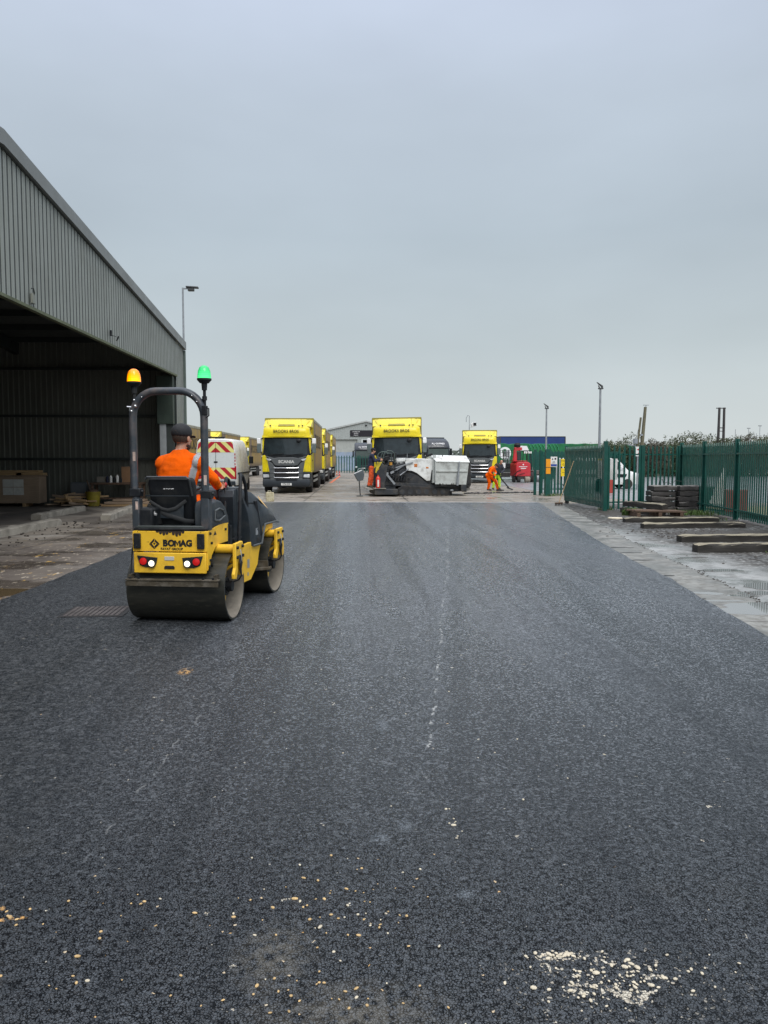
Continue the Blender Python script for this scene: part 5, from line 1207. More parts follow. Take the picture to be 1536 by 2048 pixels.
m = MB(); m.cyl((-.3,.35,.27),(.3,.35,.27),.27,n=28); m.build('drum',gal,t,.01)
m = MB(); m.box(-.35,.35,-.5,.5,.55,.85); m.box(-.36,-.32,-.3,.35,.2,.6); m.box(.32,.36,-.3,.35,.2,.6); m.build('engine_cover',M('brown grey cover',(.13,.11,.10),.5),t,.03)
m = MB(); m.tube([(-.15,.5,.7),(-.15,1.2,1.0),(.15,1.2,1.0),(.15,.5,.7)],.02,6); m.build('handle',blk,t)

# ================================================================ posts, masts, poles
def lamp(name,label,x,y,h,r,headf,grp=None,cat='lamp post',mat=None):
    t = thing(name,(x,y,0),0,label,cat,grp)
    m = MB(); m.cyl((0,0,0),(0,0,h*.45),r,r*.95,14); m.cyl((0,0,h*.45),(0,0,h),r*.8,r*.62,14); m.build('column',mat or gal,t)
    headf(t,h); return t
dgl = M('dark grey lamp casing',(.05,.053,.055),.5)
def h1(t,h):
    m = MB(); m.bar((0,0,h-.04),(.42,0,h-.02),.05,.05); m.build('arm',gal,t); m = MB(); m.obox((.40,0,h+.02),(.52,.22,.07),(0,3,0)); m.obox((.35,0,h-.08),(.26,.18,.12)); m.build('lamp_head',dgl,t,.02)
def h2(s):
    def f(t,h):
        m = MB(); m.prism([(-.38*s,h+.62*s),(-.30*s,h+.60*s),(.22*s,h+.28*s),(.22*s,h+.05*s),(.10*s,h-.02*s),(.08*s,h+.18*s),(-.2*s,h+.42*s)],'Y',-.11*s,.11*s); m.build('lamp_head',dgl,t,.02)
        m = MB(); m.prism([(-.24*s,h+.36*s),(-.08*s,h+.20*s),(-.05*s,h+.02*s),(-.16*s,h+.1*s)],'Y',-.06*s,.06*s); m.box(-.2*s,.25*s,-.08,.08,h-.02,h+.05); m.build('bracket',dgl,t,.01)
    return f
lamp('lamp_post','tall thin lamp post rising behind the shed corner',-7.35,33.5,8.95,.06,h1)
lamp('lamp_post','taller grey lamp post with a tilted flood head above the open gate',12.72,40,5.35,.085,h2(.55),'tilt head lamp posts')
lamp('lamp_post','shorter grey lamp post in front of the blue trailer',13.62,55,5.3,.085,h2(.6),'tilt head lamp posts')
def h3(t,h):
    m = MB(); m.tube([(0,0,h-.1),(0,0,h+.9),(-.15,0,h+.95),(-.3,0,h+.7),(-.3,0,h+.3)],.03,6); m.build('hook_arm',gal,t)
    m = MB(); m.obox((.42,0,h+.05),(.5,.3,.4),(0,-20,0)); m.bar((0,0,h-.3),(.42,0,h-.1),.05,.05); m.build('camera',wht,t,.03)
    m = MB(); m.obox((.52,-.16,h+.08),(.28,.04,.28)); m.build('camera_lens',blk,t)
lamp('camera_mast','slender camera mast with a white camera above the right yellow lorry',11.0,75,5.0,.06,h3,None,'camera mast')
def pole(loc,label,parts):
    t = thing('utility_pole',loc,0,label,'utility pole')
    for nm,mb,mt in parts: mb.build(nm,mt,t)
    return t
pw_ = M('weathered pole timber',(.13,.12,.075),.85,var=.3,sc=4)
pd_ = M('dark tarred pole',(.05,.045,.045),.85,var=.3)
pole((26.0,70,0),'leaning wooden pole with a grey transformer and side stay behind the hedge',[
 ('post',MB().cyl((0,0,0),(.45,0,6.45),.20,.13,12),pw_),('stub_post',MB().cyl((-.25,0,2.5),(.05,0,5.5),.10,.09,10),pw_),
 ('transformer',MB().cyl((-.45,-.1,3.1),(-.40,-.1,3.55),.22),gal),('bracket',MB().obox((-.7,0,2.95),(.7,.2,.10),(0,10,0)).obox((.5,0,6.62),(.5,.08,.05)).cyl((.5,0,6.4),(.5,0,6.6),.03).obox((.15,0,3.9),(.3,.3,.16)),gal),
 ('stay_wire',MB().cyl((-.9,0,1.5),(.1,0,5.4),.015,n=5),dsteel)])
pole((34.5,72,0),'dark twin legged pole joined by short rungs, furthest right beyond the hedge',[
 ('post',MB().cyl((-.28,0,0),(-.20,0,6.55),.14,.11,12),pd_),('post',MB().cyl((.28,0,0),(.26,0,6.55),.14,.11,12),pd_),
 ('crossbar',MB().box(-.5,.4,-.05,.05,6.45,6.53).box(-.3,.3,-.05,.05,4.6,4.68).box(-.3,.3,-.05,.05,2.9,2.98).box(-.3,.3,-.05,.05,4.3,4.36),pd_)])
for k,(px,h) in enumerate([(1446,62),(1480,66),(1507,70),(1523,66),(1530,78)]):
    d = 220; x = (px-713)/1538*d
    t = thing('mast',(round(x,1),d,0),0,['thin grey mast just left of the twin legged pole','thin grey mast just right of the twin legged pole','faint mast with a small head beyond the hedge','short faint mast between two headed masts','faint tall mast with a small head at the right frame edge'][k],'mast','thin masts on the horizon')
    hh_ = 1.7+(918-[863,858,856,866,851][k])/1538*d
    MB().cyl((0,0,0),(0,0,hh_),.10,.07,8).build('pole',gal,t)
    if k in (2,4): MB().obox((0,0,hh_),(.9,.3,.25)).build('head',gal,t)
# road furniture outside the fence
t = thing('road_sign',(15.5,42,0),0,'white road sign with red arrow marks standing above the fence','sign')
MB().cyl((0,0,0),(0,0,2.3),.04).build('post',gal,t); MB().box(-.15,.15,-.05,-.04,1.85,2.38).build('plate',wht,t); MB().prism([(-.08,2.22),(.10,2.30),(.10,2.14)],'Y',-.06,-.052).prism([(-.02,2.02),(.10,2.07),(.10,1.97)],'Y',-.06,-.052).build('arrow',M('sign red',(.5,.02,.02),.5),t)
for k,(x,y,l,c_) in enumerate([(12.7,38,'red barrier post standing beside the white van',red),(11.9,24.2,'red barrier post beside the triangular white board',red),(12.25,24.0,'wider red barrier post behind the right fence',red)]):
    tag(MB().box(x-.13,x+.13,y-.1,y+.1,0,.72 if k else .85).build('barrier_post',M('brick red board',(.38,.05,.035),.6),None,.02),l,'barrier post','red barrier posts')
t = thing('grit_bin',(12.6,28.2,0),-15,'dark green lidded grit bin outside the right fence','bin')
m = MB(); m.box(-.58,.58,-.35,.35,0,.60); m.build('body',M('bottle green plastic',(.01,.045,.03),.5),t,.04)
m = MB(); m.box(-.62,.62,-.40,.40,.61,.69); m.build('lid',M('bottle green lid',(.012,.05,.034),.5),t,.03)
t = thing('ramp_board',(12.85,26.4,0),-12,'white triangular board propped behind the right fence','board')
m = MB(); m.prism([(-.50,.15),(.0,.12),(.0,1.40),(-.04,1.40)],'Y',0,.05); m.build('panel',wht,t); m = MB(); m.bar((-.5,.1,0),(-.02,.1,1.3),.04,.04); m.bar((.02,.1,0),(.02,.1,1.4),.04,.04); m.build('frame',dsteel,t)
# ================================================================ ROAD ROLLER
RL, RZ = (-1.81,8.12,.02), -8
rt = thing('tandem_roller',RL,RZ,'yellow and black tandem road roller driving away over fresh tarmac','road roller')
def FT(mb):
    a = R(-4); c_, s_ = math.cos(a), math.sin(a)
    for v in mb.bm.verts:
        x, y = v.co.x, v.co.y-.86; v.co.x, v.co.y = x*c_-y*s_, x*s_+y*c_+.86
    return mb
# drum steel
g = G('tar stained drum steel'); n1 = g.noise(2.5,5,.6,g.mp(g.co,(.5,3,3))); n2 = g.noise(14,4,.6,g.mp(g.co,(.6,2,2)))
c = g.mix(g.rng(n1,.35,.65),(.042,.041,.033),(.022,.023,.019)); c = g.mix(g.rng(n2,.52,.66,0,.5),c,(.075,.068,.05))
drumM = g.fin(c,g.rng(n2,.4,.7,.32,.55),.25,g.bump(n2,.15,.004))
dustM = M('dusty drum inner steel',(.27,.245,.205),.7,.1,var=.25,sc=4,bump=.3,bsc=40,dirt=(.10,.095,.085),damt=.7)
rustM = M('rusty scraper steel',(.075,.062,.042),.6,.3,var=.35,sc=7,bump=.3,dirt=(.20,.18,.15),damt=.7,dsc=9)
chipM = M('chipped paint rust',(.035,.022,.016),.8,var=.4)
def drum(yc, x0, x1, front):
    f = FT if front else (lambda q: q)
    m = MB(); m.lathe([(.322,x0),(.35,x0),(.35,x1),(.330,x1),(.327,x1-.16)],(0,yc,.35),'X',72); 
    for fc in [q for q in m.bm.faces if len(q.verts)>4]: m.bm.faces.remove(fc)
    d = f(m).build('drum',drumM,rt,recalc=False)
    m = MB(); m.lathe([(.328,x1-.001),(.326,x1-.30),(.25,x1-.31),(.001,x1-.31)],(0,yc,.35),'X',72); m.nocap(); f(m).build('drum_inner',dustM,d,recalc=False)
    m = MB(); m.lathe([(.34,x0+.01),(.001,x0+.01)],(0,yc,.35),'X',48); m.nocap(); f(m).build('drum_end',dustM,d)
    # hub, motor and hanger
    m = MB(); m.cyl((x1-.31,yc,.35),(x1-.08,yc,.35),.10,n=20); m.cyl((x1-.09,yc,.35),(x1-.02,yc,.35),.055,n=14)
    for k in range(6):
        a = k*math.pi/3; m.cyl((x1-.09,yc+.07*math.cos(a),.35+.07*math.sin(a)),(x1-.065,yc+.07*math.cos(a),.35+.07*math.sin(a)),.011,n=6)
    f(m).build('hub_motor',blk,rt,.004)
    m = MB(); m.prism([(yc-.10,.52),(yc+.10,.52),(yc+.11,.30),(yc+.07,.18),(yc-.07,.18),(yc-.11,.30)],'X',x1-.15,x1-.12); f(m).build('hub_bracket',yel,rt,.006)
    m = MB(); xo = x1+.02
    m.prism([(yc-.125,.81),(yc+.12,.815),(yc+.14,.79),(yc+.14,.66),(yc+.17,.60),(yc+.17,.48),(yc+.13,.45),(yc+.05,.46),(yc+.03,.58),(yc-.01,.62),(yc-.05,.58),(yc-.05,.52),(yc-.10,.44),(yc-.17,.45),(yc-.175,.50),(yc-.125,.56),(yc-.125,.66)],'X',xo,xo+.035)
    f(m).build('drum_hanger',yel,rt,.006)
    m = MB(); m.bar((x1-.13,yc,.50),(xo+.01,yc,.60),.12,.03); f(m).build('hanger_web',yel,rt,.004)
    m = MB(); m.cyl((.34,yc-.02,.745),(xo,yc-.02,.745),.048,n=14); m.cyl((.34,yc-.02,.64),(xo,yc-.02,.64),.045,n=14); f(m).build('hanger_arm',yel,rt,.004)
    m = MB()
    for a_,b_ in ((-.085,.765),(.095,.765),(-.085,.665),(.10,.665)): m.cyl((xo+.03,yc+a_,b_),(xo+.055,yc+a_,b_),.018,n=6)
    f(m).build('bolts',blk,rt)
    m = MB()
    for q in range(3): m.tube([(xo+.04,yc-.03+q*.025,.68),(xo+.06,yc-.05+q*.03,.60),(xo+.045,yc-.02+q*.02,.53),(xo+.05,yc+.02,.46),(xo+.01,yc+.05,.41),(x1-.05,yc+.02,.38)],.008,6)
    f(m).build('hydraulic_hoses',[blk,stl][0],rt)
    m = MB(); m.tube([(xo+.05,yc-.01,.74),(xo+.065,yc-.02,.66),(xo+.05,yc+.0,.57)],.006,6); f(m).build('braided_hose',chrome,rt)
drum(0,-.49,.535,False); drum(1.72,-.53,.50,True)
# bitumen spatter and scratches on the yellow panels
def spatter(parent, n, x0, x1, z0, z1, y, seed, mat=None):
    rr = random.Random(seed); m = MB()
    for k in range(n):
        x, z = rr.uniform(x0,x1), z0+(z1-z0)*rr.random()**1.8; s_ = rr.uniform(.0015,.006); e_ = rr.uniform(.5,2.2)
        m.prism([(x-s_,z),(x,z-s_*e_),(x+s_,z-s_*.3),(x+s_*.4,z+s_*.8)],'Y',y-.0012,y+.0005)
    m.build('tar_spatter',mat or chipM,parent,smooth=0)
# rear frame
m = MB(); m.prism([(-.36,.56),(-.30,.60),(-.235,.70),(-.12,.77),(0,.79),(.33,.79),(.33,.99),(.10,1.005),(-.36,.955)],'X',.335,.375); m.build('side_plate',yel,rt,.005)
m = MB(); m.prism([(-.36,.56),(-.30,.60),(-.235,.70),(-.12,.77),(0,.79),(.33,.79),(.33,.99),(.10,1.005),(-.36,.955)],'X',-.40,-.36); m.build('side_plate',yel,rt,.005)
m = MB(); m.box(-.40,.375,-.375,-.361,.752,.957); rp = m.build('rear_panel',yel,rt,.004)
m = MB(); m.box(-.385,.365,-.395,-.362,.535,.742); lp = m.build('lamp_panel',yel,rt,.008)
m = MB(); m.box(-.36,.335,-.36,.32,.80,.93); m.box(-.25,.25,.2,.88,.5,.80); m.build('rear_chassis',blk,rt)
m = MB()
rr = random.Random(4)
for k in range(9):
    x0 = -.155+k*.033; d_ = 1.5*[.010,.022,.030,.024,.012,.028,.036,.030,.014][k]; m.prism([(x0,.958),(x0+.034,.958),(x0+.030,.958-d_*rr.uniform(.7,1)),(x0+.014,.957-d_),(x0+.003,.958-d_*.7)],'Y',-.3775,-.3755)
for k in range(26):
    x0,z0 = rr.uniform(-.38,.35),rr.choice([.955,.757,.755,.85]); s_ = rr.uniform(.002,.006); m.prism([(x0,z0),(x0+s_*1.5,z0-s_*.3),(x0+s_,z0-s_*1.6),(x0-s_*.4,z0-s_)],'Y',-.3774,-.3755)
m.build('paint_chips',chipM,rp,smooth=0)
for ch_,x_ in (('B',-.060),('O',.0025),('A',.127),('G',.188)): text(ch_,.088,inkM,rp,(x_,-.3765,.835),bold=.0052,sx=.96,ext=.0015)
m = MB(); x_=.0675; h_=.031
for q in (-1,1): m.prism([(x_+q*.034,.835-h_),(x_+q*.034,.835+h_),(x_+q*.017,.835+h_),(x_+q*.018,.835-h_)],'Y',-.3782,-.3755)
m.prism([(x_-.0165,.835+h_),(x_-.0165,.835+h_-.018),(x_,.835-h_*.75),(x_+.0165,.835+h_-.018),(x_+.0165,.835+h_),(x_,.835-h_*.02)],'Y',-.3782,-.3755); m.build('lettering',inkM,rp,smooth=0)
text('FAYAT GROUP',.034,inkM,rp,(.008,-.3765,.778),bold=.0008,sx=1.02,ext=.0015)
m = MB(); cx,cz,q = -.172,.832,.052
def dia(pts): m.prism([(cx+a*q,cz+b*q) for a,b in pts],'Y',-.379,-.3755)
dia([(-1,0),(0,1),(.0,.52),(-.5,0)]); dia([(.12,.88),(1,0),(.5,0),(.12,.40)]); dia([(1,-.08),(0,-1.05),(0,-.55),(.46,-.08)]); dia([(-1,-.1),(-.1,-1),(-.1,-.5),(-.5,-.1)]); dia([(-.22,0),(0,.22),(.22,0),(0,-.22)])
m.build('emblem',inkM,rp,smooth=0)
for x0 in (-.385,.275):
    m = MB(); m.box(x0,x0+.075,-.40,-.3755,.78,.935); b_ = m.build('rubber_buffer',blk,rt,.008)
    m = MB(); m.cyl((x0+.037,-.404,.90),(x0+.037,-.399,.90),.008,n=8); m.cyl((x0+.037,-.404,.815),(x0+.037,-.399,.815),.008,n=8); m.build('screws',dgr,b_)
redlamp = emit('lit red tail lamp',(.75,.01,.01),.30,(.4,.01,.01)); whl = emit('lit work lamp',(1,.90,.66),1.7)
for s in (-1,1):
    cxl = -.232 if s<0 else .222
    P4 = [(-.115,.065),(.10,.045),(.085,-.02),(.06,-.055),(-.02,-.055),(-.055,-.045),(-.085,-.03)] if s<0 else [(.115,.065),(-.10,.045),(-.085,-.02),(-.06,-.055),(.02,-.055),(.055,-.045),(.085,-.03)]
    m = MB(); m.prism([(cxl+a,.648+b) for a,b in P4],'Y',-.405,-.394); pod = m.build('lamp_pod',blk,lp,.004)
    xr,xw = (cxl-.048,cxl+.042) if s<0 else (cxl+.048,cxl-.042)
    m = MB(); m.lathe([(.036,0),(.034,-.012),(.02,-.016),(.001,-.018)],(xr,-.405,.655),'Y',24); m.build('tail_lamp',redlamp,pod)
    m = MB(); m.lathe([(.037,0),(.035,-.012),(.02,-.018),(.001,-.020)],(xw,-.405,.636),'Y',24); m.build('work_lamp',whl,pod)
    m = MB(); m.lathe([(.040,.0),(.043,0),(.043,-.014),(.040,-.014)],(xw,-.405,.636),'Y',24); m.build('lamp_bezel',dgr,pod)
m = MB(); m.box(-.062,.038,-.399,-.394,.665,.705); m.build('number_label',M('dirty label',(.5,.5,.46),.5),lp,.003)
m = MB(); m.prism([(-.065,.578),(.042,.578),(.042,.602),(.03,.612),(-.053,.612),(-.065,.602)],'Y',-.402,-.390); m.build('latch_slot',inkM,lp,.003)
m = MB(); m.bar((-.46,-.40,.470),(.50,-.40,.470),.085,.014); m.bar((-.46,-.43,.432),(.50,-.43,.432),.012,.05); sc_ = m.build('scraper',rustM,rt,.003)
m = MB()
for xx in (-.42,-.33,.34,.44): m.cyl((xx,-.415,.485),(xx,-.405,.485),.013,n=8)
m.build('bolts',blk,sc_)
m = MB(); m.box(-.44,-.41,-.40,-.05,.47,.52); m.box(.44,.47,-.40,-.05,.47,.52); m.build('scraper_arm',rustM,rt)
m = MB(); m.tube([(-.40,-.3,.93),(-.425,-.33,.75),(-.43,-.36,.55),(-.45,-.38,.47)],.007,6); m.build('side_hose',blk,rt)
# bolts and stickers on the side plate
for yy,zc in ((-.30,.93),(-.26,.83),(-.30,.66),(-.26,.61),(.2,.93),(-.33,.60)): MB().cyl((.375,yy,zc),(.392,yy,zc),.014,n=8).build('side_bolt',blk,rt)
m = MB(); m.prism([(-.18,.90),(-.13,.945),(-.08,.90)],'X',.3752,.3765); m.build('warning_triangle',inkM,rt)
# front frame
def FP(pts,x0,x1,nm,mt,bev=.005):
    m = MB(); m.prism(pts,'X',x0,x1); return FT(m).build(nm,mt,rt,bev)
for a,b in ((.40,.435),(-.435,-.40)):
    FP([(.72,.27),(.98,.27),(1.22,.42),(1.27,.55),(1.36,.68),(1.5,.77),(1.66,.80),(1.80,.80),(1.80,.95),(1.35,.96),(1.2,.72),(.72,.70)],a,b,'front_side_plate',yel)
FP([(.70,.28),(.98,.28),(.98,.69),(.70,.69)],-.40,.40,'front_crossmember',yel)
FP([(1.75,.62),(1.82,.62),(1.82,.94),(1.75,.94)],-.40,.40,'front_yoke',yel)
m = MB(); m.box(.436,.438,.86,.93,.42,.52); m.box(.436,.438,.86,.90,.33,.37); FT(m).build('data_plate',M('plate grey',(.35,.36,.36),.4,.3),rt)
m = MB(); m.tube([(1.0,.0,0)]*1+[(0,0,0)],.01) if 0 else None
m = MB(); m.bar((.30,1.30,.34),(.56,1.34,.36),.12,.03); m.bar((-.5,1.36,.40),(.52,1.36,.40),.02,.09); FT(m).build('front_scraper',rustM,rt,.003)
m = MB(); m.box(-.2,.2,.3,.9,.35,.55); m.cyl((0,.62,.3),(0,.62,.8),.08); m.build('articulation_joint',blk,rt,.01)
# hood
m = MB(); secs=[]
for y,zb,zt,wb,wt in ((.98,.66,1.30,.43,.33),(1.05,.655,1.315,.445,.345),(1.32,.66,1.28,.45,.35),(1.34,.70,1.275,.45,.35),(1.38,.86,1.265,.45,.345),(1.6,.90,1.19,.45,.335),(1.85,.88,1.09,.43,.31),(2.02,.86,.97,.41,.28),(2.10,.85,.89,.38,.24)):
    secs.append([(-wb,y,zb),(wb,y,zb),(wb+.005,y,zb+(zt-zb)*.30),(wb-.02,y,zb+(zt-zb)*.6),(wt+.02,y,zt-.06*(zt-zb)/.5),(wt-.03,y,zt),(0,y,zt+.012),(-wt+.03,y,zt),(-wt-.02,y,zt-.06*(zt-zb)/.5),(-wb+.02,y,zb+(zt-zb)*.6),(-wb-.005,y,zb+(zt-zb)*.3)])
m.loft(secs); hood = FT(m).build('engine_hood',dgr,rt,.012)
m = MB()
for k in range(9): m.bar((.438-.006*k,1.02+.004*k,.80+.045*k),(.436-.006*k,1.22+.01*k,.79+.045*k),.008,.016)
FT(m).build('vent_louvres',blk,hood)
m = MB(); m.bar((.445,1.30,.76),(.40,1.26,1.18),.04,.035); FT(m).build('hood_strut',blk,hood,.006)
m = MB(); m.tube([(.462,1.0,.665),(.463,1.30,.665),(.463,1.37,.80),(.463,1.42,.885),(.455,1.85,.885),(.43,2.05,.865)],.013,8); FT(m).build('hood_lip',M('grey rubber lip',(.07,.08,.085),.5),hood)
m = MB(); m.loft([[(.375,1.42,1.225),(.395,1.42,1.18),(.400,1.42,1.18),(.380,1.42,1.23)],[(.335,1.80,1.085),(.385,1.80,1.03),(.392,1.80,1.03),(.345,1.80,1.09)]]); FT(m).build('hood_decal',M('amber cream decal',(.80,.50,.18),.5,Emission_Strength=0.0),hood)
m = MB(); m.box(.449,.452,1.12,1.2,.78,.86); FT(m).build('hood_label',gal,hood)
m = MB(); m.box(.449,.453,1.16,1.25,.70,.745); FT(m).build('hood_latch',inkM,hood,.003)
# operator platform
m = MB(); m.box(-.40,.37,-.34,.33,.958,.985); m.box(-.38,.38,.34,1.0,.66,.69); m.box(.30,.37,.34,1.0,.60,.66); m.build('floor',blk,rt,.006)
m = MB()
for k in range(5): m.box(.33,.385,.50,.80,.50+k*.07,.515+k*.07)
m.box(.28,.36,.44,.50,.40,.95); m.build('step_treads',blk,rt)
m = MB(); m.loft([[(.20,y,.985),(.375,y,.985),(.378,y,.985+.6*h),(.36,y,.985+.93*h),(.32,y,.985+h),(.20,y,.985+h)] for y,h in ((-.24,.20),(-.20,.26),(.0,.28),(.14,.26),(.26,.20),(.31,.13),(.34,.02))]); sp_ = m.build('side_console',dgr,rt,.012)
m = MB(); m.tube([(.382,-.14,1.05),(.384,-.14,1.15),(.382,.0,1.165),(.382,.13,1.14),(.384,.19,1.08),(.384,.0,1.04),(.382,-.13,1.05)],.010,6); m.build('console_recess',M('grey moulding',(.09,.10,.105),.4),sp_)
m = MB(); m.box(.3795,.3805,-.08,.12,1.07,1.11); m.build('console_marking',dgr,sp_)
m = MB(); m.box(-.385,-.22,-.30,.30,.985,1.18); m.build('left_console',blk,rt,.02)
m = MB(); m.box(-.41,.38,.30,.34,.66,.985); m.build('platform_riser',blk,rt,.008)
m = MB(); m.tube([(-.40,-.30,.985),(-.36,-.31,.99),(.30,-.31,.99),(.34,-.30,.985)],.02,8); m.build('rear_bar',dsteel,rt)
m = MB(); m.tube([(-.27,-.22,1.16),(-.235,-.24,1.16),(-.225,-.24,1.12),(-.20,-.24,1.115)],.016,6); m.build('pipe_bracket',M('pale grey bracket',(.4,.4,.4),.5),rt)
# ROPS
rops = M('dark blue grey hoop paint',(.045,.055,.066),.35,.1,var=.25,sc=6,dirt=(.14,.11,.10),damt=.6,dsc=8)
DZ = -.06
pts = [(-.375,-.27,.97),(-.395,-.27,1.3),(-.415,-.27,1.36),(-.415,-.27,2.06)]
for k in range(1,9):
    a = math.pi-k*math.pi/16*1; 
    pts.append((-.165+.25*math.cos(math.pi-k*math.pi/16), -.27, 2.16+DZ+.26*math.sin(k*math.pi/16)))
for k in range(0,9):
    pts.append((.077+.25*math.sin(k*math.pi/16), -.27, 2.16+DZ+.26*math.cos(k*math.pi/16)))
pts += [(.327,-.27,1.95),(.327,-.27,1.30),(.335,-.27,.97)]
m = MB(); m.tube(pts,.040,12,flat=(.95,1.1)); rp_ = m.build('rollover_hoop',rops,rt,smooth=60)
m = MB()
for x_,z_ in ((.345,1.33),(-.395,1.35)):
    m.box(x_-.055,x_+.055,-.32,-.22,z_-.05,z_+.03); m.cyl((x_-.07,-.27,z_),(x_+.075,-.27,z_),.016,n=8)
m.build('hoop_hinge',blk,rp_,.008)
MB().box(-.425,-.35,-.32,-.22,.96,1.28).build('hoop_socket',rops,rp_,.01); MB().box(.29,.38,-.32,-.22,.96,1.30).build('hoop_socket',rops,rp_,.01)
for a in ((-.405,-.378,-.317,-.314,1.66,1.75),(.330,.360,-.317,-.314,1.42,1.52),(-.385,-.36,-.3225,-.3205,1.17,1.25)): MB().box(*a).build('sticker',M('pinkish sticker',(.55,.42,.36),.5,var=.3,sc=30),rp_)
def beacon(x,z,col,em,nm,kind):
    m = MB(); m.cyl((x,-.27,z-.27),(x,-.27,z-.02),.016,n=10); m.cyl((x,-.27,z-.10),(x,-.27,z-.02),.026,.032,10); m.cyl((x,-.27,z-.2),(x,-.27,z-.16),.026,n=8); m.build('beacon_stem',blk,rt)
    m = MB(); m.lathe([(.045,-.03),(.066,-.005),(.072,.0),(.072,.016),(.05,.018)],(x,-.27,z),n=28); bs = m.build('beacon_base',blk,rt)
    m = MB(); m.lathe([(.067,.018),(.067,.030),(.066,.05),(.061,.09),(.047,.125),(.025,.142),(.001,.147)],(x,-.27,z),n=28)
    for k in range(6): pass
    m.build('beacon_dome',em,bs)
def beam(name,ca,cb,st):
    g = G(name); x,y,z = g.xyz(g.tc.outputs['Generated'])
    k = g.rng(z,.05,.7,1,.35); band = g.rng(g.math('SINE',g.math('MULTIPLY',z,44)),-1,1,.75,1)
    lw = g.n('ShaderNodeLayerWeight'); lw.inputs[0].default_value = .35
    c = g.mix(g.rng(lw.outputs[1],.1,.7),ca,cb)
    return g.fin(cb,.15,0,None,Emission_Color=c,Emission_Strength=g.math('MULTIPLY',g.math('MULTIPLY',band,k),st))
beacon(-.395,2.44,None,beam('lit amber beacon',(1,.66,.0),(1,.22,.0),1.5),0,'amber'); beacon(.335,2.465,None,beam('lit green beacon',(.12,.95,.32),(.01,.42,.12),1.35),0,'green')
m = MB(); m.box(-.44,-.40,-.30,-.25,2.16,2.20); m.ell((-.38,-.31,2.27),.012,8,6); m.ell((-.37,-.31,2.21),.016,8,6); m.ell((-.41,-.31,2.16),.014,8,6); m.cyl((-.46,-.30,2.205),(-.40,-.30,2.20),.008,n=6); m.build('beacon_bracket',chrome,rp_)
m = MB(); m.box(.32,.365,-.32,-.26,2.12,2.21); m.tube([(.35,-.30,2.2),(.39,-.31,2.18),(.39,-.31,2.11),(.36,-.31,2.09)],.008,6); m.build('beacon_clamp',blk,rp_,.004)
m = MB()
for x_,z_ in ((.22,2.31),(.27,2.25),(-.30,2.30)): m.ell((x_,-.314,z_),.007,8,6)
m.build('rivets',chrome,rp_)
# seat
m = MB(); secs = []
for z_,hw_s,y0 in ((.98,.225,-.02),(1.05,.235,-.03),(1.30,.245,-.07),(1.42,.25,-.10),(1.465,.24,-.105),(1.485,.21,-.10)):
    secs.append([(-.115-hw_s,y0+.05,z_),(-.115-hw_s*.9,y0,z_),(-.115+hw_s*.9,y0,z_),(-.115+hw_s,y0+.05,z_),(-.115+hw_s*.98,y0+.13,z_),(-.115-hw_s*.98,y0+.13,z_)])
m.loft(secs); seat = m.build('seat_back',blk,rt,.022,seg=3)
m = MB(); m.box(-.37,.10,.03,.50,1.02,1.12); m.build('seat_cushion',blk,rt,.03)
m = MB(); m.box(-.34,.08,-.02,.45,.985,1.02); m.build('seat_base',dsteel,rt)
m = MB(); m.tube([(-.36,-.125,1.475),(-.34,-.13,1.492),(.08,-.13,1.492),(.105,-.125,1.47),(.118,-.07,1.30)],.012,8); m.build('seat_piping',M('worn black piping',(.05,.055,.06),.35),seat)
m = MB(); m.bar((-.37,-.112,1.30),(.10,-.112,1.30),.008,.012); m.build('seat_seam',dgr,seat)
m = MB(); m.tube([(-.33,-.095,1.24),(-.20,-.105,1.165),(-.13,-.11,1.15),(-.05,-.105,1.17),(.06,-.095,1.25)],.018,6,flat=(.35,1)); m.tube([(-.36,-.08,1.20),(-.15,-.095,1.10),(.05,-.09,1.04),(.13,-.06,1.03)],.022,6,flat=(.3,1)); m.build('seat_belt',M('webbing',(.028,.03,.032),.8,bump=.3),seat)
m = MB(); m.prism([(-.30,1.06),(.03,1.06),(.03,1.22),(-.13,1.14),(-.30,1.22)],'Y',-.092,-.075); m.build('seat_pocket',dgr,seat,.01)
m = MB()
for k,(a,b) in enumerate([(-.16,.022),(-.132,.012),(-.115,.008),(-.10,.012),(-.083,.008),(-.068,.018)]): m.obox((a,-.122,1.372+.002*(k%2)),(b,.003,.006),(0,rr.uniform(-8,8),0))
m.build('seat_mark',wink,seat)
# dash and controls
m = MB(); m.loft([[(-.20,.78,.69),(.30,.78,.69),(.30,.98,.69),(-.20,.98,.69)],[(-.30,.66,1.25),(.34,.66,1.25),(.34,.98,1.30),(-.30,.98,1.30)],[(-.28,.70,1.33),(.33,.70,1.33),(.33,.95,1.36),(-.28,.95,1.36)]]); dash = m.build('dashboard',dgr,rt,.012)
m = MB(); m.box(.10,.20,.71,.80,1.345,1.36); m.build('white_switch_panel',rwh,dash); m = MB(); m.ell((.225,.72,1.39),(.018,.018,.025),10,8); m.cyl((.225,.72,1.34),(.225,.72,1.38),.008); m.build('red_knob',red,dash)
m = MB(); m.tube([(-.15+.17*math.cos(a*math.pi/12),.66+.14*math.sin(a*math.pi/12),1.42+.10*math.sin(a*math.pi/12)) for a in range(25)],.013,8); m.cyl((-.15,.68,1.42),(-.15,.78,1.32),.02); m.bar((-.31,.66,1.42),(.01,.66,1.42),.02,.02); m.build('steering_wheel',blk,rt)
m = MB(); m.cyl((.18,.62,1.20),(.17,.60,1.33),.010); m.ell((.17,.60,1.345),(.022,.022,.03),10,8); m.build('drive_lever',blk,rt)
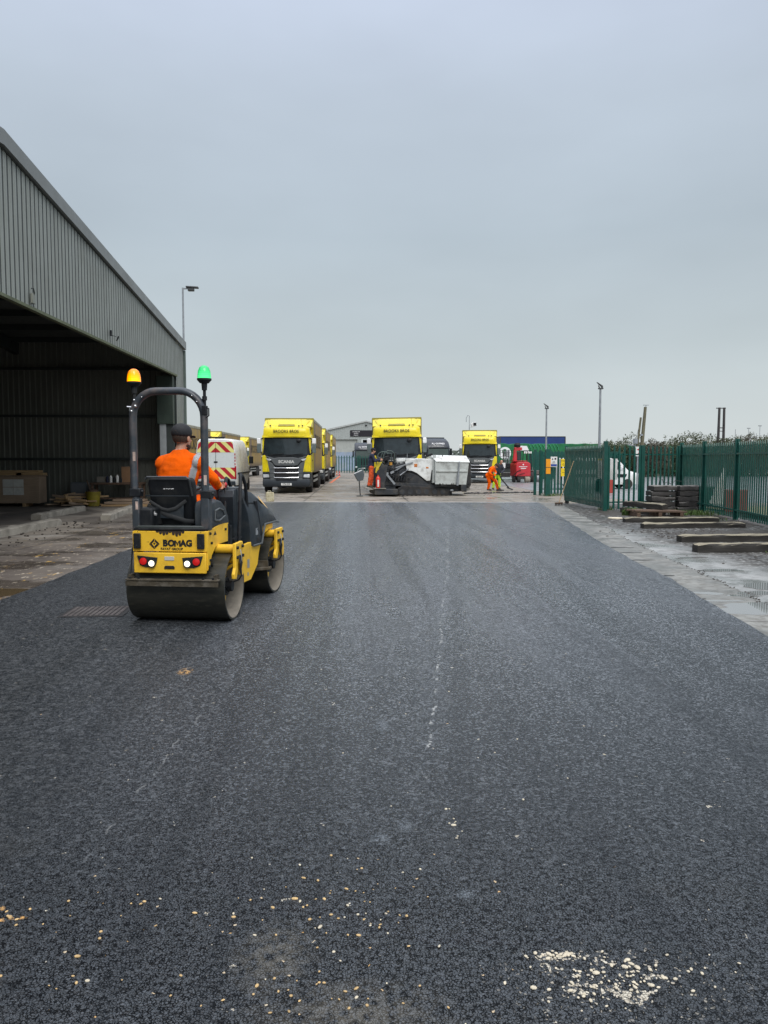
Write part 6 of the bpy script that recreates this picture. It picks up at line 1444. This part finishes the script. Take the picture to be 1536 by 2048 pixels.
for dx,hh_ in ((0,1.50),(-.17,1.46)):
    m = MB(); m.tube([(.395+dx,.64,.72),(.40+dx,.66,1.0),(.40+dx,.70,1.30),(.38+dx,.78,hh_-.03),(.37+dx,.83,hh_),(.37+dx,.90,hh_-.02),(.385+dx,.96,hh_-.12),(.39+dx,1.0,1.15),(.39+dx,1.02,.75)],.020,8); m.build('grab_rail',blk,rt,smooth=60)
m = MB(); m.box(.19,.36,.80,.90,1.18,1.36); m.build('document_box',M('slate box',(.10,.12,.135),.5),rt,.01)

# ================================================================ PEOPLE
def V3(*p): return Vector(p)
def hand(mb, wr, d, side, curl=.5, sc=1):
    """palm + five bent fingers; d = direction of the hand, side = across the palm towards the thumb"""
    d = d.normalized(); side = (side-d*side.dot(d)).normalized(); nn = d.cross(side).normalized()
    c0 = wr+d*.045*sc
    M_ = Matrix((side,nn,d)).transposed()
    mb.ell(c0, (.042*sc,.017*sc,.055*sc), 12, 8, M_)
    for k,(o,L) in enumerate(((.030,.075),(.010,.085),(-.010,.078),(-.029,.060))):
        b = wr+d*.085*sc+side*o*sc; p1 = b+(d*math.cos(curl*.6)+nn*math.sin(curl*.6))*L*.45*sc
        p2 = p1+(d*math.cos(curl*1.7)+nn*math.sin(curl*1.7))*L*.35*sc; p3 = p2+(d*math.cos(curl*2.6)+nn*math.sin(curl*2.6))*L*.3*sc
        mb.cap(b,p1,.0095*sc,.009*sc,6); mb.cap(p1,p2,.009*sc,.008*sc,6); mb.cap(p2,p3,.008*sc,.007*sc,6)
    b = wr+d*.03*sc+side*.036*sc; p1 = b+(d*.6+side*.7+nn*.35)*.035*sc; p2 = p1+(d*.8+side*.1+nn*.7)*.032*sc
    mb.cap(b,p1,.012*sc,.011*sc,6); mb.cap(p1,p2,.011*sc,.008*sc,6)
def head(mb, c, fw, up, s=1):
    fw = fw.normalized(); rt_ = fw.cross(up).normalized(); up = rt_.cross(fw).normalized(); M_ = Matrix((rt_,fw,up)).transposed()
    P = lambda x,y,z: c+(rt_*x+fw*y+up*z)*s
    mb.ell(P(0,-.01,.03),(.076*s,.095*s,.095*s),18,12,M_); mb.ell(P(0,.025,-.045),(.058*s,.068*s,.07*s),14,10,M_)
    mb.ell(P(0,.062,-.085),(.03*s,.026*s,.024*s),10,8,M_)                       # chin
    mb.cap(P(0,.088,.01),P(0,.108,-.026),.010*s,.014*s,8)                          # nose
    mb.ell(P(0,.083,-.055),(.025*s,.012*s,.009*s),10,6,M_)                         # lips
    for q in (-1,1):
        mb.ell(P(q*.080,-.005,-.01),(.011*s,.020*s,.032*s),10,8,M_)               # ears
        mb.ell(P(q*.031,.078,.026),(.017*s,.010*s,.007*s),8,6,M_)                  # brow
        mb.ell(P(q*.036,.072,-.022),(.02*s,.018*s,.016*s),8,6,M_)
    return P, M_
def person(label, loc, rz, J, top, leg, cap='cap', capm=None, group=None, vox=.009, glove=None, bulk=1, tape_fn=None, beard=False, cuff=True, bandz=None):
    t = thing('person',loc,rz,label,'person',group)
    g_ = lambda k: Vector(J[k])
    pe,ch,nk,hd_ = g_('pelvis'),g_('chest'),g_('neck'),g_('head'); fw = Vector(J.get('face',(0,1,0))); up = Vector(J.get('up',(0,0,1)))
    def torso(mb, e, lower=True):
        ax = (g_('sh_r')-g_('sh_l')).normalized(); hx = (g_('hip_r')-g_('hip_l')).normalized()
        def ring(c, rx, ry, a, u):
            f_ = u.cross(a).normalized(); return [c+a*rx*math.cos(2*math.pi*i/18)+f_*ry*math.sin(2*math.pi*i/18) for i in range(18)]
        u = (ch-pe).normalized(); b=bulk
        mb.loft([ring(pe-u*.06,(.155*b+e),(.115*b+e),hx,u),ring(pe+u*.05,(.17*b+e),(.125*b+e),hx,u),ring(pe.lerp(ch,.5),(.155*b+e),(.115*b+e),(ax+hx).normalized(),u),
                 ring(pe.lerp(ch,.8),(.175*b+e),(.125*b+e),ax,u),ring(ch+u*.03,(.185*b+e),(.125*b+e),ax,u),ring(ch.lerp(nk,.62),(.13*b+e),(.095*b+e),ax,(nk-ch).normalized()),ring(nk,(.065+e*.6),(.062+e*.6),ax,(nk-ch).normalized())])
        for s in 'lr': mb.ell(g_('sh_'+s),(.066*b+e)); mb.cap(ch.lerp(nk,.7),g_('sh_'+s),.055+e,.062*b+e)
        for s in 'lr': mb.cap(ch,g_('sh_'+s)-u*.02,.10*b+e,.06+e)
    def arm(mb, s, e, t0=0, t1=1):
        sh,el_,wr = g_('sh_'+s),g_('el_'+s),g_('wr_'+s)
        mb.cap(sh,el_,.052*bulk+e,.041+e); mb.cap(el_,el_.lerp(wr,t1),.042+e,.042+e+(.027-.042)*t1)
    def legm(mb, s, e, t1=1):
        hp,kn,an = g_('hip_'+s),g_('kn_'+s),g_('an_'+s)
        mb.cap(pe,hp,.11*bulk+e,.095*bulk+e); mb.cap(hp,kn,.088*bulk+e,.058+e); mb.cap(kn,kn.lerp(an,t1),.058+e,.058+e+(.040-.058)*t1)
    mb = MB(); torso(mb,0); P,M_ = head(mb,hd_,fw,up,J.get('hs',1)); mb.cap(nk-Vector((0,0,.02)),hd_-up*.04,.058,.055)
    for s in 'lr':
        arm(mb,s,0); legm(mb,s,0); wr = g_('wr_'+s); d = Vector(J['hd_'+s]); hand(mb,wr,d,Vector(J.get('th_'+s,(0,0,1))),J.get('curl',.7))
        an = g_('an_'+s); mb.cap(an,Vector(J['toe_'+s]),.04,.028)
    remeshed(mb,'body',skin if not glove else skin,t,vox*.8,smooth_it=1)
    mb = MB(); torso(mb,.022)
    for s in 'lr': arm(mb,s,.020,0,.93)
    jk = remeshed(mb,'jacket',top,t,vox,amp=.011,freq=5.5,seed=loc[0])
    # tape strips lifted off the jacket surface
    if tape_fn:
        me = jk.data; bm = bmesh.new(); bm.from_mesh(me); bm.faces.ensure_lookup_table()
        dele = [f for f in bm.faces if not tape_fn(f.calc_center_median())]
        bmesh.ops.delete(bm,geom=dele,context='FACES')
        bm.normal_update()
        nm = {v:v.normal.copy() for v in bm.verts}
        for v in bm.verts: v.co += nm[v]*.004
        m2 = bpy.data.meshes.new('reflective_tape'); bm.to_mesh(m2); bm.free(); link('reflective_tape',m2,tape,jk,smooth=180)
    mb = MB()
    for s in 'lr': legm(mb,s,.024,.9)
    remeshed(mb,'trousers',leg,t,vox,amp=.013,freq=8,seed=loc[1])
    for s in 'lr':
        mb = MB(); an = g_('an_'+s); to = Vector(J['toe_'+s]); mb.cap(an.lerp(g_('kn_'+s),.25),an,.056,.054); mb.cap(an+(0*an),an.lerp(to,.5)+Vector((0,0,-.005)),.054,.050); mb.cap(an.lerp(to,.5),to,.050,.040); mb.ell(an-(to-an).normalized()*.04+Vector((0,0,-.02)),.045)
        remeshed(mb,'boot',boot,t,vox,smooth_it=1)
    if glove:
        for s in 'lr':
            mb = MB(); hand(mb,g_('wr_'+s),Vector(J['hd_'+s]),Vector(J.get('th_'+s,(0,0,1))),J.get('curl',.7),1.18); remeshed(mb,'glove',glove,t,vox*.8,smooth_it=0)
    fwn = fw.normalized(); HS = J.get('hs',1)
    mb = MB(); mb.ell(P(0,-.018,.022),tuple(q*HS for q in (.082,.096,.098)),18,12,M_)
    mb.bm.verts.ensure_lookup_table()
    rtv = fwn.cross(up).normalized(); upn = rtv.cross(fwn)
    dl = [v for v in mb.bm.verts if (v.co-P(0,0,0)).dot(fwn) > .035 or (v.co-P(0,0,0)).dot(upn) < -.055]
    bmesh.ops.delete(mb.bm,geom=dl,context='VERTS'); mb.build('hair',hair,t,smooth=180,recalc=True)
    if beard:
        mb = MB(); mb.ell(P(0,.050,-.085),(.055,.05,.045),14,10,M_); mb.ell(P(0,.02,-.07),(.066,.05,.03),14,10,M_); remeshed(mb,'beard',hair,t,vox,amp=.004,freq=40)
    if cap:
        mb = MB(); mb.ell(P(0,-.012,.055),tuple(q*HS for q in (.090,.108,.085)),20,12,M_)
        dl = [v for v in mb.bm.verts if (v.co-P(0,0,0)).dot(upn) < (.012 if cap=='cap' else .0)]
        bmesh.ops.delete(mb.bm,geom=dl,context='VERTS'); cp = mb.build('cap',capm or navy,t,smooth=180,recalc=True)
        sm_ = cp.modifiers.new('s','SOLIDIFY'); sm_.thickness = .006; sm_.offset = 1
        if cap=='cap':
            mb = MB(); pts = []
            for k in range(13):
                a = math.pi*k/12; pts.append((.080*math.cos(a), .075+.085*math.sin(a)))
            mb.bm.faces.new([mb.bm.verts.new(P(x,y,.036-.25*max(0,y-.09)-abs(x)*.10)) for x,y in pts]); br = mb.build('peak',capm or navy,cp,smooth=0); q = br.modifiers.new('s','SOLIDIFY'); q.thickness=.006
            mb = MB(); mb.ell(P(0,-.012,.136),(.010,.010,.006),8,6,M_); mb.build('button',capm or navy,cp)
            mb = MB(); mb.tube([P(.035,-.112,.040),P(.025,-.118,.060),P(0,-.119,.070),P(-.025,-.118,.060),P(-.035,-.112,.040)],.004,6); mb.build('rear_opening',hair,cp)
    return t
def tape1(c):
    # shoulder strap over the right shoulder blade and a belt round the waist
    strap = (abs((c.x-(.035+.055*max(0,(c.z-1.45)/.3)))) < .027) and c.z > 1.36 and c.y < .34 and c.x < .16
    belt = 1.315 < c.z < 1.365 and c.y < .5 and abs(c.x+.15) < .30
    armb = c.x < -.30 and abs((c.y-.33)-.4*(c.z-1.5)) < .025
    return strap or belt or armb
D = dict(hs=1.1,pelvis=(-.15,.20,1.14),chest=(-.135,.235,1.53),neck=(-.13,.265,1.775),head=(-.115,.30,1.905),face=(.35,1,-.05),up=(0,.08,1),
    sh_l=(-.310,.25,1.625),el_l=(-.39,.40,1.47),wr_l=(-.28,.60,1.42),hd_l=(.1,1,.05),th_l=(.3,0,1),
    sh_r=(.055,.25,1.635),el_r=(.20,.36,1.46),wr_r=(.175,.58,1.38),hd_r=(-.05,1,-.15),th_r=(-.5,0,1),curl=.9,
    hip_l=(-.25,.22,1.17),kn_l=(-.29,.66,1.20),an_l=(-.28,.74,.80),toe_l=(-.29,.90,.735),
    hip_r=(-.05,.22,1.17),kn_r=(.05,.66,1.20),an_r=(.06,.74,.80),toe_r=(.07,.90,.735))
person('roller driver in orange hi vis top and black cap, seen from behind',RL,RZ,D,org,org,'cap',M('black cap cloth',(.016,.017,.020),.8,var=.3,bump=.3),vox=.008,bulk=1.12,tape_fn=tape1,beard=True)
# paver operator, seen from the side, facing right
D = dict(pelvis=(.0,0,.95),chest=(.03,0,1.34),neck=(.06,0,1.56),head=(.11,0,1.685),face=(1,.1,-.15),up=(.1,0,1),
    sh_l=(.05,.19,1.48),el_l=(.20,.22,1.25),wr_l=(.42,.18,1.30),hd_l=(1,0,-.1),th_l=(0,-.3,1),
    sh_r=(.05,-.19,1.48),el_r=(.18,-.24,1.22),wr_r=(.41,-.18,1.27),hd_r=(1,0,.0),th_r=(0,.3,1),curl=.8,
    hip_l=(-.01,.10,.93),kn_l=(.05,.11,.50),an_l=(.0,.12,.09),toe_l=(.17,.13,.045),
    hip_r=(.01,-.10,.93),kn_r=(-.03,-.11,.50),an_r=(-.12,-.12,.09),toe_r=(.05,-.13,.045))
person('paver worker in navy jumper, dark beanie and worn orange trousers, facing right',(.66,35.15,.385),0,D,navy,org2,'beanie',M('black beanie',(.014,.015,.018),.9,bump=.3),vox=.012)
D = dict(pelvis=(-.08,0,.84),chest=(.06,-.06,1.15),neck=(.20,-.12,1.27),head=(.29,-.17,1.33),face=(.55,-.55,-.75),up=(.6,-.2,.75),
    sh_l=(.20,.08,1.23),el_l=(.27,-.08,.98),wr_l=(.18,-.25,.80),hd_l=(-.1,-.3,-.8),th_l=(0,-1,0),
    sh_r=(.0,-.24,1.17),el_r=(-.10,-.33,.95),wr_r=(.06,-.36,.84),hd_r=(.5,-.1,-.6),th_r=(0,-1,0),curl=1.1,
    hip_l=(.02,.05,.82),kn_l=(.30,-.02,.48),an_l=(.42,.02,.09),toe_l=(.58,-.05,.05),
    hip_r=(-.16,-.04,.82),kn_r=(-.06,-.12,.46),an_r=(-.12,-.04,.09),toe_r=(.02,-.14,.05))
def tape2(c): return (.985 < c.z+.25*c.x < 1.03 and abs(c.x) < .3 and c.y>-.25) or abs(c.z-.90+.6*(c.x)) < .0
person('worker in full orange hi vis bending forward with both hands on a long rake',(7.15,40.9,0),0,D,org,org,'beanie',M('brown hat',(.05,.035,.03),.9),vox=.012,group=None,tape_fn=tape2,glove=blk)
t = thing('rake',(7.15,40.9,0),0,'dark long handled asphalt rake held by the bending orange worker','rake')
MB().tube([(.02,-.40,1.02),(.14,-.38,.72),(.42,-.45,.05)],.018,8).build('handle',blk,t); m = MB(); m.obox((.44,-.46,.05),(.45,.05,.06),(0,0,20)); m.build('head',blk,t,.005)
D = dict(pelvis=(.05,0,.90),chest=(.12,-.02,1.25),neck=(.20,-.05,1.42),head=(.25,-.10,1.52),face=(.2,-.8,-.5),up=(.2,-.2,1),
    sh_l=(.30,.0,1.35),el_l=(.42,-.10,1.08),wr_l=(.22,-.30,.92),hd_l=(-.2,-.5,-.5),th_l=(0,-1,0),
    sh_r=(-.03,-.05,1.34),el_r=(-.10,-.18,1.08),wr_r=(.08,-.32,.95),hd_r=(.5,-.4,-.5),th_r=(0,-1,0),curl=1.1,
    hip_l=(.15,.02,.88),kn_l=(.18,-.02,.48),an_l=(.16,.02,.09),toe_l=(.20,-.14,.05),
    hip_r=(-.05,.0,.88),kn_r=(-.10,-.04,.47),an_r=(-.18,.0,.09),toe_r=(-.16,-.15,.05))
person('worker in dark top and yellow hi vis trousers behind the bending orange worker',(7.72,42.3,0),0,D,M('dark blue black cloth',(.03,.033,.045),.9,bump=.3),hiy,None,None,vox=.012,glove=blk)
t = thing('shovel',(7.72,42.3,0),0,'black long handled shovel slanting down right from the second worker','shovel')
MB().tube([(.02,-.42,1.05),(.20,-.42,.62),(.60,-.6,.12)],.035,8).build('handle',blk,t); m = MB(); m.obox((.64,-.62,.09),(.34,.26,.05),(0,18,-20)); m.build('blade',blk,t,.01)

# ================================================================ VEGETATION
def leafm(name,a,b):
    g = G(name); oi = g.n('ShaderNodeObjectInfo'); c = g.mix(g.rng(g.noise(.55,3),.35,.65),a,b); c = g.mix(g.rng(g.noise(6,2),.35,.65,0,.6),c,tuple(k*.35 for k in a))
    return g.fin(c,.6)
leafA = leafm('bramble leaf',(.065,.090,.040),(.15,.16,.09)); leafB = leafm('brown twig leaf',(.12,.10,.075),(.09,.10,.055))
twig = M('bare twig bark',(.10,.075,.06),.9,var=.3)
def leaves(m, rr, n, c, rad, size, seed):
    for k in range(n):
        th = rr.uniform(0,6.283); u = rr.uniform(-1,1); q = rr.random()**.4; s_ = math.sqrt(1-u*u)
        d = Vector((s_*math.cos(th),s_*math.sin(th),u))
        bump_ = 1+.24*mnoise.noise(d*1.9+Vector((seed,0,0)))+.22*mnoise.noise(d*5+Vector((0,seed,0)))
        p = Vector(c)+Vector((d.x*rad[0],d.y*rad[1],d.z*rad[2]))*q*bump_
        if p.z < .05: continue
        if mnoise.noise(p*1.3+Vector((seed,seed,0))) < -.28: continue
        a,b = Vector((rr.gauss(0,1),rr.gauss(0,1),rr.gauss(0,1))).normalized(), Vector((rr.gauss(0,1),rr.gauss(0,1),rr.gauss(0,1))).normalized()
        s1 = size*rr.uniform(.5,1.2); m.bm.faces.new([m.bm.verts.new(x) for x in (p-a*s1,p+b*s1*.5,p+a*s1,p-b*s1*.5)])
def twigs(m, rr, p, d, L, r, depth):
    q = p+d*L; m.cyl(p,q,r,r*.65,5 if depth>2 else 4,False)
    if depth == 0: return
    for k in range(rr.choice((2,3,3))):
        nd = (d+Vector((rr.gauss(0,.45),rr.gauss(0,.45),rr.gauss(.08,.3)))).normalized(); twigs(m,rr,p.lerp(q,rr.uniform(.55,1)),nd,L*rr.uniform(.6,.85),r*.62,depth-1)
bl = ['low olive bush just right of the tall lamp post','wide bramble bush left of the leaning wooden pole','pale twiggy bush behind the wooden pole foot','rounded dark bush rising right of the wooden pole','tallest dark bush in the middle of the hedge','dark bush left of the twin legged pole','bush under the twin legged pole','brownish bush right of the twin legged pole','dense bush at the right frame edge','last bush beyond the right frame edge']
for k,(px,top,wid) in enumerate([(1222,886,46),(1262,877,60),(1312,885,50),(1356,876,50),(1398,869,62),(1440,874,56),(1478,878,52),(1512,871,56),(1550,874,60),(1600,872,60)]):
    d = 74+2*math.sin(k*2.1); x = (px-713)/1538*d*1.0; h = 1.7+(918-top)/1538*d; rw = wid/1538*d*.62
    t = thing('bush',(round(x,2),round(d,2),0),0,bl[k],'bush','bushes along the far road')
    rr = random.Random(100+k); m = MB(); leaves(m,rr,9500,(0,0,h*.50),(rw*1.25,1.5,h*.56),.11,k*3.1)
    m.build('crown',leafA if k not in (2,7) else leafB,t,smooth=0,recalc=False)
    m = MB()
    for q in range(9): twigs(m,rr,Vector((rr.uniform(-rw*.6,rw*.6),rr.uniform(-.6,.6),0)),Vector((rr.gauss(0,.25),rr.gauss(0,.2),1)).normalized(),h*.33,.035,3)
    m.build('stems',twig,t,smooth=0,recalc=False)
t = thing('bare_shrub',(23.4,77,0),0,'leafless brown twiggy shrub above the open gate leaf','shrub')
rr = random.Random(31); m = MB()
for q in range(34): twigs(m,rr,Vector((rr.uniform(-1.6,1.6),rr.uniform(-.5,.5),0)),Vector((rr.gauss(0,.28),rr.gauss(0,.2),1)).normalized(),1.25,.04,4)
m.build('branches',twig,t,smooth=0,recalc=False)
m = MB(); rr = random.Random(77)
for k in range(9000):
    x = rr.uniform(-160,190); h = 5+2.2*mnoise.noise(Vector((x*.05,1,0)))+.8*mnoise.noise(Vector((x*.3,5,0))); z = rr.uniform(0,h)
    p = Vector((x,235+rr.uniform(-2,2),z)); a,b = Vector((rr.gauss(0,1),rr.gauss(0,1),rr.gauss(0,1))).normalized(), Vector((rr.gauss(0,1),rr.gauss(0,1),rr.gauss(0,1))).normalized()
    m.bm.faces.new([m.bm.verts.new(q) for q in (p-a*.9,p+b*.6,p+a*.9,p-b*.6)])
tag(m.build('distant_hedgerow',M('hazy far foliage',(.10,.12,.10),.9),None,smooth=0,recalc=False),kind='stuff',label='thin distant hedgerow along the horizon',cat='hedgerow')
